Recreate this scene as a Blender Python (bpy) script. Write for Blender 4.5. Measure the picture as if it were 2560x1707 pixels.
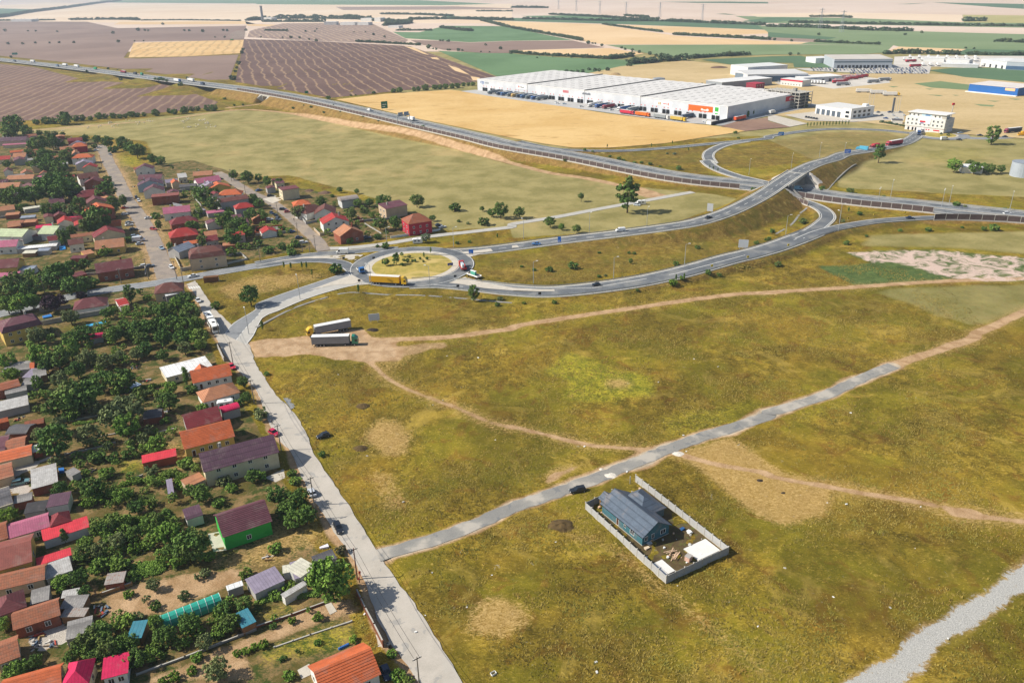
import bpy, math, random
import numpy as np
from mathutils import Vector
for _o in list(bpy.data.objects): bpy.data.objects.remove(_o)
random.seed(7); RNG = np.random.default_rng(7)
SC = bpy.context.scene
COL = SC.collection
# ------------------------------------------------------------------ camera
PW, PH, FPX, HOR, ROLL, CAMZ = 2560.0,1707.0,1990.0,-50.0,-1.2,120.0
TH = math.atan((PH/2-HOR)/FPX)
_r = math.radians(ROLL)
FW = np.array([0, math.cos(TH),-math.sin(TH)])
_rt = np.array([1.0,0,0]); _up = np.array([0, math.sin(TH), math.cos(TH)])
CR = _rt*math.cos(_r)+_up*math.sin(_r); CU = -_rt*math.sin(_r)+_up*math.cos(_r)
CO = np.array([0,0, CAMZ])
cam = bpy.data.cameras.new('camera'); camo = bpy.data.objects.new('camera', cam); COL.objects.link(camo)
cam.sensor_width = 36; cam.lens = FPX/PW*36; cam.clip_end = 60000; cam.clip_start = 1
from mathutils import Matrix
camo.matrix_world = Matrix([[CR[0], CU[0],-FW[0],0],[CR[1], CU[1],-FW[1],0],[CR[2], CU[2],-FW[2], CAMZ],[0,0,0,1]])
SC.camera = camo
# ------------------------------------------------------------------ sky, sun, exposure
SUN_EL, SUN_AZ = math.radians(40),(-1.0,-0.06)        # horizontal direction towards the sun
w = bpy.data.worlds.new('World'); SC.world = w; w.use_nodes = True
nt = w.node_tree; bg = nt.nodes['Background']
sky = nt.nodes.new('ShaderNodeTexSky'); sky.sky_type = 'NISHITA'; sky.sun_disc = False
sky.sun_elevation = SUN_EL; sky.sun_rotation = math.atan2(SUN_AZ[0], SUN_AZ[1])
sky.altitude = 300; sky.air_density = 1.0; sky.dust_density = 1.5; sky.ozone_density = 1.0
nt.links.new(sky.outputs[0], bg.inputs[0]); bg.inputs[1].default_value = 0.085
sl = bpy.data.lights.new('sun', 'SUN'); sl.energy = 4.6; sl.angle = math.radians(0.5); sl.color = (1,.95,.86)
so = bpy.data.objects.new('sun', sl); COL.objects.link(so)
_sd = Vector((SUN_AZ[0]*math.cos(SUN_EL), SUN_AZ[1]*math.cos(SUN_EL), math.sin(SUN_EL))).normalized()
so.rotation_euler = _sd.to_track_quat('Z', 'Y').to_euler(); so.location = (-200,0,300)
SC.view_settings.view_transform = 'Standard'; SC.view_settings.look = 'None'
SC.view_settings.exposure = 0.4; SC.view_settings.gamma = 1; SC.view_settings.use_curve_mapping = False
SC.render.engine = 'CYCLES'
SC.cycles.max_bounces = 5; SC.cycles.diffuse_bounces = 2; SC.cycles.transparent_max_bounces = 6; SC.cycles.volume_bounces = 0

# ------------------------------------------------------------------ pixel helpers
def unp(x, y, h=0.0):
    d = FW*FPX+CR*(x-PW/2)-CU*(y-PH/2); t = (h-CAMZ)/d[2]
    return CO+d*t
def proj(p):
    d = np.asarray(p, float)-CO; z = d@FW
    return PW/2+FPX*(d@CR)/z, PH/2-FPX*(d@CU)/z, z
ROW = (0,427,854,1280)
def px(t, x, y):
    """tile key + tile pixel -> photo pixel"""
    if t == 'S': return x, y
    if t == 'z': return 1740+x/3.355,380+y/3.355
    return 640*int(t[1])+x/3.672, ROW[int(t[0])]+y/3.672
def P(t, x, y, h=0.0): return unp(*px(t, x, y), h)
def PL(t, pts): return [P(t, *p) for p in pts]
def mscale(t, x, y, h=0):
    p = P(t, x, y, h); return proj(p)[2]/FPX*(1 if t == 'S' else 1/3.672)   # metres per tile pixel

# ------------------------------------------------------------------ mesh helpers
class M:
    def __init__(s): s.v = []; s.f = []; s.m = []
    def add(s, vs, fs, mi=0):
        b = len(s.v); s.v += [tuple(map(float, q)) for q in vs]; s.f += [tuple(b+i for i in q) for q in fs]; s.m += [mi]*len(fs); return s
    def box(s, x0, x1, y0, y1, z0, z1, mi=0, cx=0, cy=0, rz=0):
        vs = [(x, y, z) for z in (z0, z1) for x, y in ((x0, y0),(x1, y0),(x1, y1),(x0, y1))]
        if rz:
            c, q = math.cos(rz), math.sin(rz); vs = [(x*c-y*q, x*q+y*c, z) for x, y, z in vs]
        vs = [(x+cx, y+cy, z) for x, y, z in vs]
        return s.add(vs,[(3,2,1,0),(4,5,6,7),(0,1,5,4),(1,2,6,5),(2,3,7,6),(3,0,4,7)], mi)
    def cyl(s, p0, p1, r0, r1=None, n=8, mi=0, caps=True):
        r1 = r0 if r1 is None else r1
        p0 = Vector(p0); p1 = Vector(p1); ax = (p1-p0).normalized()
        a = ax.orthogonal().normalized(); b = ax.cross(a)
        vs = []
        for p, r in ((p0, r0),(p1, r1)):
            for i in range(n):
                t = 2*math.pi*i/n; vs.append(p+(a*math.cos(t)+b*math.sin(t))*r)
        fs = [(i,(i+1) % n, n+(i+1) % n, n+i) for i in range(n)]
        if caps: fs += [tuple(range(n-1,-1,-1)), tuple(range(n,2*n))]
        return s.add(vs, fs, mi)
    def prism(s, poly, z0, z1, mi=0, mtop=None):
        n = len(poly); vs = [(x, y, z0) for x, y in poly]+[(x, y, z1) for x, y in poly]
        s.add(vs,[(i,(i+1) % n, n+(i+1) % n, n+i) for i in range(n)], mi)
        s.add(vs,[tuple(range(n,2*n))], mi if mtop is None else mtop); return s
    def extr(s, prof, y0, y1, mi=0):
        """side profile in x-z extruded along y"""
        n = len(prof); vs = [(x, y0, z) for x, z in prof]+[(x, y1, z) for x, z in prof]
        s.add(vs,[((i+1) % n, i, n+i, n+(i+1) % n) for i in range(n)]+[tuple(range(n)), tuple(range(2*n-1, n-1,-1))], mi); return s
    def mesh(s, name, mats):
        me = bpy.data.meshes.new(name); me.from_pydata(s.v,[], s.f)
        for m in mats: me.materials.append(m)
        if len(mats) > 1: me.polygons.foreach_set('material_index', s.m)
        me.update(); return me
    def build(s, name, mats, parent=None, loc=None, rz=0):
        mats = mats if isinstance(mats,(list, tuple)) else [mats]
        return link(name, s.mesh(name, mats), parent, loc, rz)
def link(name, me, parent=None, loc=None, rz=0):
    o = bpy.data.objects.new(name, me); COL.objects.link(o)
    if parent is not None: o.parent = parent
    if loc is not None: o.location = loc
    if rz: o.rotation_euler = (0,0, rz)
    return o
def tag(o, label=None, cat=None, group=None, kind=None):
    if label: o['label'] = label
    if cat: o['category'] = cat
    if group: o['group'] = group
    if kind: o['kind'] = kind
    return o
def thing(name, loc, rz=0, label=None, cat=None, group=None):
    o = bpy.data.objects.new(name, None); COL.objects.link(o); o.location = tuple(map(float, loc)); o.rotation_euler = (0,0, rz)
    o.empty_display_size = .5
    return tag(o, label, cat, group)
def np_mesh(name, V, F, mats, smooth=False):
    """V (n,3), F (m,k) numpy"""
    me = bpy.data.meshes.new(name); V = np.asarray(V, np.float32); F = np.asarray(F, np.int32); k = F.shape[1]
    me.vertices.add(len(V)); me.vertices.foreach_set('co', V.ravel())
    me.loops.add(F.size); me.loops.foreach_set('vertex_index', F.ravel())
    me.polygons.add(len(F)); me.polygons.foreach_set('loop_start', np.arange(0, F.size, k, dtype=np.int32))
    me.update(calc_edges=True)
    me.polygons.foreach_set('use_smooth', np.full(len(F), smooth))
    for m in (mats if isinstance(mats,(list, tuple)) else [mats]): me.materials.append(m)
    me.update(); return me

# ------------------------------------------------------------------ materials
def lin(hx):
    c = [int(hx[i:i+2],16)/255 for i in (1,3,5)] if isinstance(hx, str) else hx
    return tuple((x/12.92 if x <= .04045 else ((x+.055)/1.055)**2.4) for x in c)+(1,)
class NT:
    def __init__(s, name):
        s.m = bpy.data.materials.new(name); s.m.use_nodes = True; s.t = s.m.node_tree
        s.b = s.t.nodes['Principled BSDF']; s.n = s.t.nodes; s.b.inputs['Specular IOR Level'].default_value = .25
    def new(s, k, **kw):
        n = s.n.new(k)
        for a, v in kw.items(): setattr(n, a, v)
        return n
    def set(s, sock, v):
        if hasattr(v, 'links') or isinstance(v, bpy.types.NodeSocket): s.t.links.new(v, sock)
        else: sock.default_value = v
    def math(s, op, a, b=0.0, clamp=False):
        n = s.new('ShaderNodeMath', operation=op, use_clamp=clamp); s.set(n.inputs[0], a); s.set(n.inputs[1], b); return n.outputs[0]
    def mix(s, f, a, b, mode='MIX'):
        n = s.new('ShaderNodeMix', data_type='RGBA', blend_type=mode); s.set(n.inputs[0], f); s.set(n.inputs[6], a); s.set(n.inputs[7], b); return n.outputs[2]
    def noise(s, vec, scale, detail=3, rough=.55, dist=0.0):
        n = s.new('ShaderNodeTexNoise'); s.t.links.new(vec, n.inputs['Vector']); n.inputs['Scale'].default_value = scale
        n.inputs['Detail'].default_value = detail; n.inputs['Roughness'].default_value = rough; n.inputs['Distortion'].default_value = dist
        return n.outputs['Fac']
    def ss(s, x, lo, hi):
        n = s.new('ShaderNodeMapRange', interpolation_type='SMOOTHSTEP'); s.set(n.inputs[0], x); n.inputs[1].default_value = lo; n.inputs[2].default_value = hi; return n.outputs[0]
    def pos(s): return s.new('ShaderNodeNewGeometry').outputs['Position']
    def objc(s): return s.new('ShaderNodeTexCoord').outputs['Object']
    def attr(s, nm): return s.new('ShaderNodeAttribute', attribute_name=nm).outputs['Fac']
    def mapv(s, vec, rot=0, sc=(1,1,1)):
        n = s.new('ShaderNodeMapping'); s.t.links.new(vec, n.inputs[0]); n.inputs['Rotation'].default_value = (0,0, rot); n.inputs['Scale'].default_value = sc; return n.outputs[0]
    def bump(s, h, strength=.4, dist=.1):
        n = s.new('ShaderNodeBump'); n.inputs['Strength'].default_value = strength; n.inputs['Distance'].default_value = dist
        s.t.links.new(h, n.inputs['Height']); s.t.links.new(n.outputs[0], s.b.inputs['Normal'])
    def col(s, c, rough=.8, metal=0):
        s.set(s.b.inputs['Base Color'], c); s.b.inputs['Roughness'].default_value = rough; s.b.inputs['Metallic'].default_value = metal; return s.m
def sh(hx, k):
    c = lin(hx); return tuple(min(1, x*k) for x in c[:3])+(1,)
MC = {}
def mat(name, hx, rough=.85, var=.22, scale=.6, metal=0, dirt=None):
    """plain surface with blotchy tone variation and fine wear"""
    if name in MC: return MC[name]
    n = NT(name); v = n.pos()
    a = n.noise(v, scale,4,.6); b = n.noise(v, scale*7,3,.6)
    f = n.math('ADD', n.math('MULTIPLY', a,.65), n.math('MULTIPLY', b,.35))
    f = n.ss(f,.3,.7)
    c = n.mix(f, sh(hx,1-var), sh(hx,1+var*.7))
    if dirt: c = n.mix(n.math('MULTIPLY', n.ss(n.noise(v,.9,5,.7),.52,.68),.7), c, lin(dirt))
    n.bump(b,.15,.03)
    MC[name] = n.col(c, rough, metal); return MC[name]
def roofmat(name, hx, row=.34, seam=0.0, var=.2, moss=None, rough=.75, dark=.55):
    """tile rows follow the slope (object height), seams follow the object x axis"""
    if name in MC: return MC[name]
    n = NT(name); v = n.objc(); sp = n.new('ShaderNodeSeparateXYZ'); n.t.links.new(v, sp.inputs[0])
    r = n.new('ShaderNodeObjectInfo').outputs['Random']
    a = n.noise(v,.5,4,.65); b = n.noise(v,5,3,.6)
    f = n.ss(n.math('ADD', n.math('MULTIPLY', a,.5), n.math('MULTIPLY', b,.5)),.3,.7)
    c = n.mix(f, sh(hx,1-var*1.3), sh(hx,1+var)); c = n.mix(n.math('MULTIPLY', n.ss(n.noise(v,.22,5,.7,.8),.48,.68),.4), c, lin('#8d8076'))
    if moss: c = n.mix(n.math('MULTIPLY', n.ss(n.noise(v,1.4,5,.7),.5,.66),.75), c, lin(moss))
    if row:
        fr = n.math('FRACT', n.math('DIVIDE', sp.outputs[2], row)); ln = n.ss(fr,.72,.95)
        c = n.mix(n.math('MULTIPLY', ln, dark), c, sh(hx,.35))
    if seam:
        fr = n.math('FRACT', n.math('DIVIDE', sp.outputs[0], seam)); l2 = n.ss(fr,.8,.95)
        c = n.mix(n.math('MULTIPLY', l2, dark), c, sh(hx,.4))
    if row: n.bump(n.math('SUBTRACT', n.math('MULTIPLY', f,.4), ln),.5,.06)
    else: n.bump(f,.2,.04)
    MC[name] = n.col(c, rough); return MC[name]
def gloss(name, hx, rough=.35, metal=0, coat=0):
    if name in MC: return MC[name]
    n = NT(name); v = n.pos(); f = n.ss(n.noise(v,2.5,3),.3,.7)
    m = n.col(n.mix(f, sh(hx,.88), sh(hx,1.06)), rough, metal); n.b.inputs['Specular IOR Level'].default_value = .5
    n.b.inputs['Coat Weight'].default_value = coat; MC[name] = m; return m
GLASS = gloss('dark_glass', '#1d242b',.12)
WHITE = mat('white_paint', '#e6e5e0',.6,.08)
TYRE = mat('tyre_rubber', '#1c1c1d',.9)
STEEL = mat('galvanised_steel', '#a9adb0',.5,.12, metal=.3)
DARK = mat('dark_metal', '#2c2d30',.7)
CONC = mat('concrete', '#b3aea3',.9,.15,.4)
CONCD = mat('old_concrete', '#8f8c86',.9,.22,.4)
BRICK = roofmat('brick_wall', '#94533c', row=.24, seam=.5, var=.2, dark=.3)
WOOD = mat('timber', '#a98457',.85)
# ------------------------------------------------------------------ numpy noise for terrain
def vnoise(x, y, s, seed=0):
    """smooth value noise, cell size s"""
    r = np.random.default_rng(seed).random(4096); u = x/s; v = y/s
    i = np.floor(u).astype(np.int64); j = np.floor(v).astype(np.int64); a = u-i; b = v-j
    a = a*a*(3-2*a); b = b*b*(3-2*b)
    h = lambda p, q: r[(p*73856093 ^ q*19349663) & 4095]
    return (h(i, j)*(1-a)+h(i+1, j)*a)*(1-b)+(h(i, j+1)*(1-a)+h(i+1, j+1)*a)*b
def inpoly(x, y, pts):
    c = np.zeros(x.shape, bool); n = len(pts); j = n-1
    for i in range(n):
        xi, yi = pts[i][0], pts[i][1]; xj, yj = pts[j][0], pts[j][1]
        if yi != yj: c ^= ((yi > y) != (yj > y)) & (x < (xj-xi)*(y-yi)/(yj-yi)+xi)
        j = i
    return c
def smooth(pts, step=2.0):
    """Catmull-Rom through points (x,y,z...) resampled at about step metres"""
    p = np.array(pts, float)[:, :3]; q = np.vstack([2*p[0]-p[1], p,2*p[-1]-p[-2]]); out = []
    for i in range(1, len(q)-2):
        n = max(2, int(np.linalg.norm(q[i+1]-q[i])/step)); t = np.linspace(0,1, n, endpoint=False)[:, None]
        a, b, c, d = q[i-1], q[i], q[i+1], q[i+2]
        out.append(.5*((2*b)+(-a+c)*t+(2*a-5*b+4*c-d)*t*t+(-a+3*b-3*c+d)*t**3))
    return np.vstack(out+[p[-1:]])
def polydist(x, y, line, chunk=60000):
    """distance to a dense polyline and the index of the nearest sample"""
    D = np.empty(len(x), np.float32); I = np.empty(len(x), np.int32); L = line[:, :2].astype(np.float32)
    for k in range(0, len(x), chunk):
        q = np.stack([x[k:k+chunk], y[k:k+chunk]],1).astype(np.float32)
        d = (q[:, :1]-L[:,0])**2+(q[:,1:]-L[:,1])**2; i = d.argmin(1); I[k:k+chunk] = i; D[k:k+chunk] = np.sqrt(d[np.arange(len(i)), i])
    return D, I
# ------------------------------------------------------------------ road lines (tile, x, y, height)
def line(*segs, step=2.0):
    pts = []
    for t, l in segs:
        for q in l: pts.append(P(t, q[0], q[1], q[2] if len(q) > 2 else 0.0))
    return smooth(pts, step)
MOTOR = line(('00',[(-900,450,1),(0,548,2),(600,615,3),(1200,690,4.5),(1800,765,6.5),(2300,827,8.5)]),
             ('01',[(500,922,9),(1000,1030,9),(1500,1147,8),(2000,1260,6.5),(2350,1345,5.5)]),
             ('02',[(600,1450,4)]),('12',[(1500,58,1.6),(2300,146,1)]),('13',[(700,255,1),(1400,325,1),(2350,425,1.2),(3300,525,1.2)]), step=4)
OVER = line(('11',[(1560,745,0),(1750,752,0),(2050,735,0)]),('12',[(0,700,.3),(450,640,1.2),(1000,574,3),(1400,522,4.4)]),
            ('z',[(0,590,5.4),(250,512,6.4),(450,420,7.4),(600,335,8),(730,245,8.2),(860,165,8),(1000,100,7.4),(1150,58,6.4)]),
            ('03',[(700,1416,5),(880,1388,3.6),(1080,1352,2),(1230,1318,.8),(1330,1270,.2),(1385,1225,0)]))
LOWER = line(('11',[(1420,1035,0),(1700,1030,0),(2050,1062,0),(2350,1095,0)]),('12',[(400,1108,.4),(1000,1042,1.2),(1500,945,2),(2000,808,2.6)]),
             ('z',[(430,862,2.8),(650,800,2.9),(850,728,2.8),(980,676,2.7)]))
LOOPS = line(('z',[(850,715,2.8),(960,668,2.6),(1060,600,2.2),(1105,545,1.9),(1075,492,1.6),(1000,448,1.4),(900,412,1.2),(830,385,1.1)]))
MERGE = line(('z',[(880,738,2.8),(1020,680,2.8),(1180,636,2.6),(1340,606,2.4)]),('13',[(1000,462,2.2),(1300,440,2),(1600,430,1.8),(2000,440,1.5),(2350,462,1.3),(3300,545,1.2)]))
NRAMP = line(('02',[(60,1300,5.5),(330,1358,4.4),(600,1380,2.4),(1000,1384,1),(1400,1360,.6),(1800,1323,.4),(2350,1270,.3)]),
             ('03',[(0,1255,.3),(300,1208,.3),(600,1185,.2),(1000,1193,.1),(1300,1222,0)]), step=3)
NLOOP = line(('02',[(2150,1293,.3),(1960,1328,.4),(1830,1385,.5),(1800,1440,.6),(1835,1498,.8)]),('z',[(85,72,.8),(125,112,.9),(200,152,1),(330,198,1),(450,228,1),(600,262,1)]))
MAINW = line(('10',[(-500,1430),(250,1255),(620,1160),(1000,1092),(1400,1036),(1700,988),(2000,932),(2350,872)]),('11',[(150,846),(330,818)]))
WN = line(('11',[(0,852),(300,800),(600,762),(850,745),(1100,722),(1300,716)]))
WS = line(('11',[(0,882),(300,836),(550,820),(740,836),(850,880),(930,960)]))
STB = line(('10',[(1545,1010),(1480,850),(1400,640),(1290,440),(1180,290),(1110,150),(1040,0)]),('00',[(1000,1500),(960,1400),(915,1330)]))
STC = line(('11',[(625,735),(560,640),(450,540),(330,430),(200,330),(100,265)]),('10',[(2330,215),(2200,140),(2080,60),(1990,15)]))
SIDE = line(('11',[(640,715),(900,703),(1200,668),(1600,602),(1950,562),(2350,515)]),('12',[(0,490),(400,425),(800,350),(1050,305),(1300,260),(1660,195)]))
GRAV = line(('31',[(1120,400),(1500,294),(1800,192),(2080,85)]),('22',[(0,1530),(400,1390),(800,1245),(1250,1062),(1650,906),(2000,798),(2350,682)]),('23',[(0,655),(300,570),(600,460),(900,320),(1150,222)]))
GRAV2 = line(('33',[(550,1822),(925,1568),(1430,1225),(1800,972),(2350,598),(2600,428)]))
FARR = line(('03',[(1780,1262),(2000,1272),(2350,1248),(2700,1200)]), step=4)
SA_L = ['31',(1700,1900),(1440,1480),(1160,1070),(1020,700),(870,400),(750,230),(600,0)],['21',(420,1250),(320,1010),(225,915),(110,740),(60,590),(0,440)],['20',(2240,330),(2130,190),(2060,120),(2000,0)],['10',(1870,1330),(1800,1150),(1715,1040)]
SA_R = ['31',(2130,1900),(1900,1568),(1620,1100),(1440,820),(1270,600),(1080,300),(890,0)],['21',(700,1280),(520,1000),(460,830),(320,620),(180,480),(60,300),(0,215)],['20',(2300,60)],['10',(2230,1500),(2110,1400),(1960,1250),(1830,1060),(1790,1010)]
def edge(segs):
    pts = []
    for s in segs: pts += PL(s[0], s[1:])
    return smooth(pts,3)
SAL, SAR = edge(SA_L), edge(SA_R)
_n = 130
_res = lambda e: np.array([[np.interp(u, np.r_[0, np.cumsum(np.linalg.norm(np.diff(e, axis=0), axis=1))]/np.linalg.norm(np.diff(e, axis=0), axis=1).sum(), e[:, k]) for k in range(3)] for u in np.linspace(0,1, _n)])
SAL, SAR = _res(SAL), _res(SAR)
SACEN = (SAL+SAR)/2
SWL = edge([['10',(2060,1500),(2140,1400),(2350,1270)],['11',(0,1220),(300,1108),(600,1008),(850,922),(930,890)]])
SWR = edge([['20',(2260,30)],['10',(2330,1510)],['11',(60,1350),(200,1288),(500,1163),(850,1063),(1060,1040)]])
SWL, SWR = _res(SWL), _res(SWR)
RBC = P('S',1031,664.5); RB_IN, RB_AP, RB_OUT = 18.6,21.6,28.8
FRC = P('03',1570,1240)
UNDERPASS = P('01',135,868,9)          # where the farm track runs below the motorway
# raised roads: line, half width of the crown, side slope (run per metre of rise)
RAISED = [(MOTOR,13.5,1.6),(OVER,6.2,1.7),(LOWER,7.5,1.6),(LOOPS,5.2,1.6),(MERGE,5.2,1.6),(NRAMP,5.2,2),(NLOOP,5.2,1.6)]
def motor_dist(x, y):
    return polydist(x, y, MOTOR)[0]
_i = np.argmin(np.linalg.norm(MOTOR[:, :2]-UNDERPASS[:2], axis=1)); _t = MOTOR[_i+1]-MOTOR[_i-1]; UP_DIR = _t[:2]/np.linalg.norm(_t[:2]); UP_Z = MOTOR[_i,2]
UP_C = MOTOR[_i, :2]
UP_W = 7.0
def elev(x, y):
    """terrain height: flat plain plus road embankments, open where a bridge spans"""
    x = np.asarray(x, float); y = np.asarray(y, float); z = np.zeros(x.shape); md = None
    for k,(L, hw, sl) in enumerate(RAISED):
        x0, y0 = L[:, :2].min(0)-30; x1, y1 = L[:, :2].max(0)+30
        idx = np.nonzero((x > x0) & (x < x1) & (y > y0) & (y < y1))[0]
        if not len(idx): continue
        d, i = polydist(x[idx], y[idx], L)
        h = L[i,2]-.12-np.maximum(0, d-hw)/sl
        if k == 0:                       # gap for the underpass
            s = np.abs((x[idx]-UP_C[0])*UP_DIR[0]+(y[idx]-UP_C[1])*UP_DIR[1])
            h = np.minimum(h, np.maximum(0, s-UP_W)*1.6)
        if k == 1:                       # gap for the flyover
            m = motor_dist(x[idx], y[idx]); h = np.minimum(h, np.maximum(0, m-15)*1.0)
        h[d > hw+sl*12] = 0
        z[idx] = np.maximum(z[idx], h)
    return z
def el1(p): return float(elev(np.array([p[0]]), np.array([p[1]]))[0])
def onground(t, x, y):
    """photo pixel to the terrain, embankments included"""
    z = 0.0
    for _ in range(4): p = P(t, x, y, z); z = .5*z+.5*el1(p)
    p[2] = el1(p); return p

# ------------------------------------------------------------------ ground sheet
xs = np.r_[-np.geomspace(20000,720,22), np.arange(-700,-345,5), np.arange(-340,-170,1.5), np.arange(-170,170,.75), np.arange(170,340,1.5), np.arange(345,701,5), np.geomspace(720,20000,22)]
ys = np.r_[-300,-100,0,40, np.arange(70,200,.75), np.arange(200,330,1.0), np.arange(330,560,1.5), np.arange(560,1000,2.5), np.geomspace(1003,21000,40)]
GX, GY = np.meshgrid(xs, ys); X = GX.ravel(); Y = GY.ravel(); NV = len(X)
near = (np.abs(X) < 760) & (Y < 1300)
Z = np.zeros(NV); Z[near] = elev(X[near], Y[near])
jx = (vnoise(X, Y,2.3,1)-.5)*1.6+(vnoise(X, Y,9,2)-.5)*3; jy = (vnoise(X, Y,2.3,3)-.5)*1.6+(vnoise(X, Y,9,4)-.5)*3
AT = {k: np.zeros(NV, np.float32) for k in ('pasture', 'gold', 'garden', 'lush', 'straw', 'dirt', 'gravel', 'rubble', 'stone', 'chalk', 'rust', 'weed')}
def paint(a, pts, v=1.0, jit=1.0, mode='max'):
    m = inpoly(X+jx*jit, Y+jy*jit, pts)
    if mode == 'max': AT[a][m] = np.maximum(AT[a][m], v)
    else: AT[a][m] = v
def stroke(a, L, wid, v=1.0, jit=.25, soft=.5):
    x0, y0 = L[:, :2].min(0)-wid-3; x1, y1 = L[:, :2].max(0)+wid+3
    i = np.nonzero((X > x0) & (X < x1) & (Y > y0) & (Y < y1))[0]
    d, _ = polydist(X[i]+jx[i]*jit, Y[i]+jy[i]*jit, L)
    f = np.clip((wid+soft-d)/(2*soft),0,1)*v; AT[a][i] = np.maximum(AT[a][i], f)
S_ = lambda *p: [unp(*q) for q in p]
# the pasture behind the village and beyond the motorway
paint('pasture', PL('00',[(-400,1230),(300,1195),(2130,1010)])+PL('01',[(300,1040),(1500,1290)])+PL('12',[(0,-50),(1000,140),(1700,200),(2100,260),(1500,470),(800,560),(0,620)])+PL('11',[(2350,520),(1400,560),(1350,320),(300,40)])+PL('10',[(2350,60),(2000,0)])+PL('00',[(1500,1568),(1350,1300),(900,1250),(300,1230)]), jit=.6)
paint('pasture', S_((1000,100),(2700,100),(2700,500),(2100,470),(2080,420),(1900,340),(1500,360),(1280,390),(1000,330)), jit=.5)
paint('lush', PL('03',[(1750,1210),(2200,1180),(2200,1240),(1850,1240)]),.8)
paint('lush', PL('03',[(1170,1460),(1500,1370),(2000,1330),(2300,1400),(1900,1500),(1300,1500)]),.45)
paint('lush', PL('00',[(990,1420),(1300,1430),(1350,1520),(1080,1540)]),.8)
# embankment slopes: tall dry growth
AT['gold'][near] = np.clip(Z[near]/1.2,0,1)
for poly in (PL('12',[(100,760),(1000,620),(1900,470),(2350,300),(2350,720),(1500,880),(500,1040),(0,1020)])+PL('11',[(2000,960),(2050,860),(2350,740)]),
             PL('02',[(1850,1480),(1850,1380),(2350,1300)])+PL('03',[(500,1210),(1100,1210),(1300,1290),(800,1380),(300,1500),(-300,1560)]),
             PL('02',[(400,1390),(1400,1375),(1780,1350),(1780,1500),(1300,1540)])):
    paint('gold', poly,.55)
    paint('lush', poly,.25)
paint('gold', PL('11',[(0,900),(700,850),(850,900),(700,970),(0,1180)]),.3); paint('straw', PL('11',[(-100,960),(600,930),(680,960),(0,1150),(-200,1200)])+PL('10',[(1950,1080),(2300,960)]),.6)
# village gardens
GARD = S_((-300,1000),(-300,760),(0,770),(440,700),(470,760),(520,860),(560,940),(640,1060),(700,1180),(760,1330),(830,1440),(880,1560),(950,1707),(1000,1900),(-300,1900))
GARD2 = S_((-300,760),(-300,330),(60,335),(240,350),(330,420),(480,400),(640,450),(850,490),(1000,520),(1090,560),(1050,590),(830,615),(640,645),(440,690),(0,755))
paint('garden', GARD,1,.4); paint('garden', GARD2,1,.4)
for poly, v in ((PL('20',[(1450,900),(2000,980),(1700,1200),(1500,1250)]),.5),(PL('31',[(0,60),(550,60),(760,260),(300,380),(0,560)]),.6),(PL('30',[(1800,480),(2350,300),(2350,480),(2000,560)]),.6)): paint('straw', poly, v)
for poly in (PL('30',[(860,800),(1300,620),(2100,500),(2350,560),(1500,920),(1000,1060)]), PL('30',[(1250,1500),(2350,1090),(2350,1568),(1300,1568)]), PL('31',[(0,1080),(640,850),(950,800),(1000,960),(0,1260)]), PL('20',[(600,1050),(1100,900),(1100,1000),(700,1130)])):
    paint('dirt', poly,.62)
for poly in (PL('31',[(0,1300),(900,1000),(1100,1150),(500,1380),(100,1500)]), PL('31',[(0,900),(600,780),(640,830),(0,1050)]), PL('10',[(480,1440),(800,1370),(830,1420),(520,1490)]), PL('20',[(1100,1060),(1300,1050),(1350,1160),(1050,1240)])): paint('lush', poly,.75)
for poly in (PL('20',[(110,1130),(480,1060),(300,1180),(120,1250)]), PL('20',[(120,1270),(300,1350),(330,1420),(100,1400)]), PL('30',[(180,1110),(560,1010),(640,1190),(300,1290)])): paint('stone', poly,.8)
# front yards with gravel and mixed ground along street B and C
stroke('dirt', STB,9,.55,1.2,3); stroke('straw', STB,13,.5,1.5,3); stroke('dirt', STC,6,.5,1,2)
# tracks and lots
TR1 = line(('21',[(1050,200),(1250,370),(1500,480),(1800,590),(2100,720),(2350,790)]),('22',[(0,780),(400,880),(800,960),(1250,995)]))
TR2 = line(('11',[(1000,1560),(1700,1530),(2350,1450)]),('12',[(0,1430),(700,1320),(1400,1220),(2000,1140),(2350,1120)]),('13',[(0,1118),(700,1075),(1500,1020),(2000,1000),(2600,985)]))
TR3 = line(('22',[(1480,1025),(1900,1130),(2350,1210)]),('23',[(0,1230),(400,1310),(900,1400),(1400,1480),(1900,1568)]),('33',[(1700,10),(2500,110)]))
TR4 = line(('00',[(150,1210),(900,1150),(1500,1100),(2130,1015)]),('01',[(100,1020),(400,1060),(900,1170),(1500,1290),(2200,1460)]),('12',[(300,10),(700,75),(1000,140),(1330,235)]))
TR5 = line(('23',[(1100,235),(1500,100),(1900,-40)]),('13',[(1900,1500),(2350,1300),(2700,1150)]))
stroke('dirt', TR1,1.15,1); stroke('straw', TR1,3.2,.55,.8,1.2)
stroke('dirt', TR2,1.9,1); stroke('straw', TR2,4,.5,.8,1)
stroke('dirt', TR3,1.3,.95); stroke('straw', TR3,4.2,.6,1,1.5)
stroke('dirt', TR4,3.2,.95); stroke('dirt', TR5,2.2,.9); stroke('straw', TR5,4,.6,.8,1)
for L_, o_ in ((TR2,.95),(TR5,1.0),(TR3,.8)):
    for s_ in (-1,1): t_ = np.gradient(L_[:, :2], axis=0); t_ /= np.linalg.norm(t_, axis=1)[:, None]; stroke('gravel', np.c_[L_[:, :2]+np.stack([-t_[:,1], t_[:,0]],1)*s_*o_, L_[:,2]],.25,.55,.2,.4)
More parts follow.
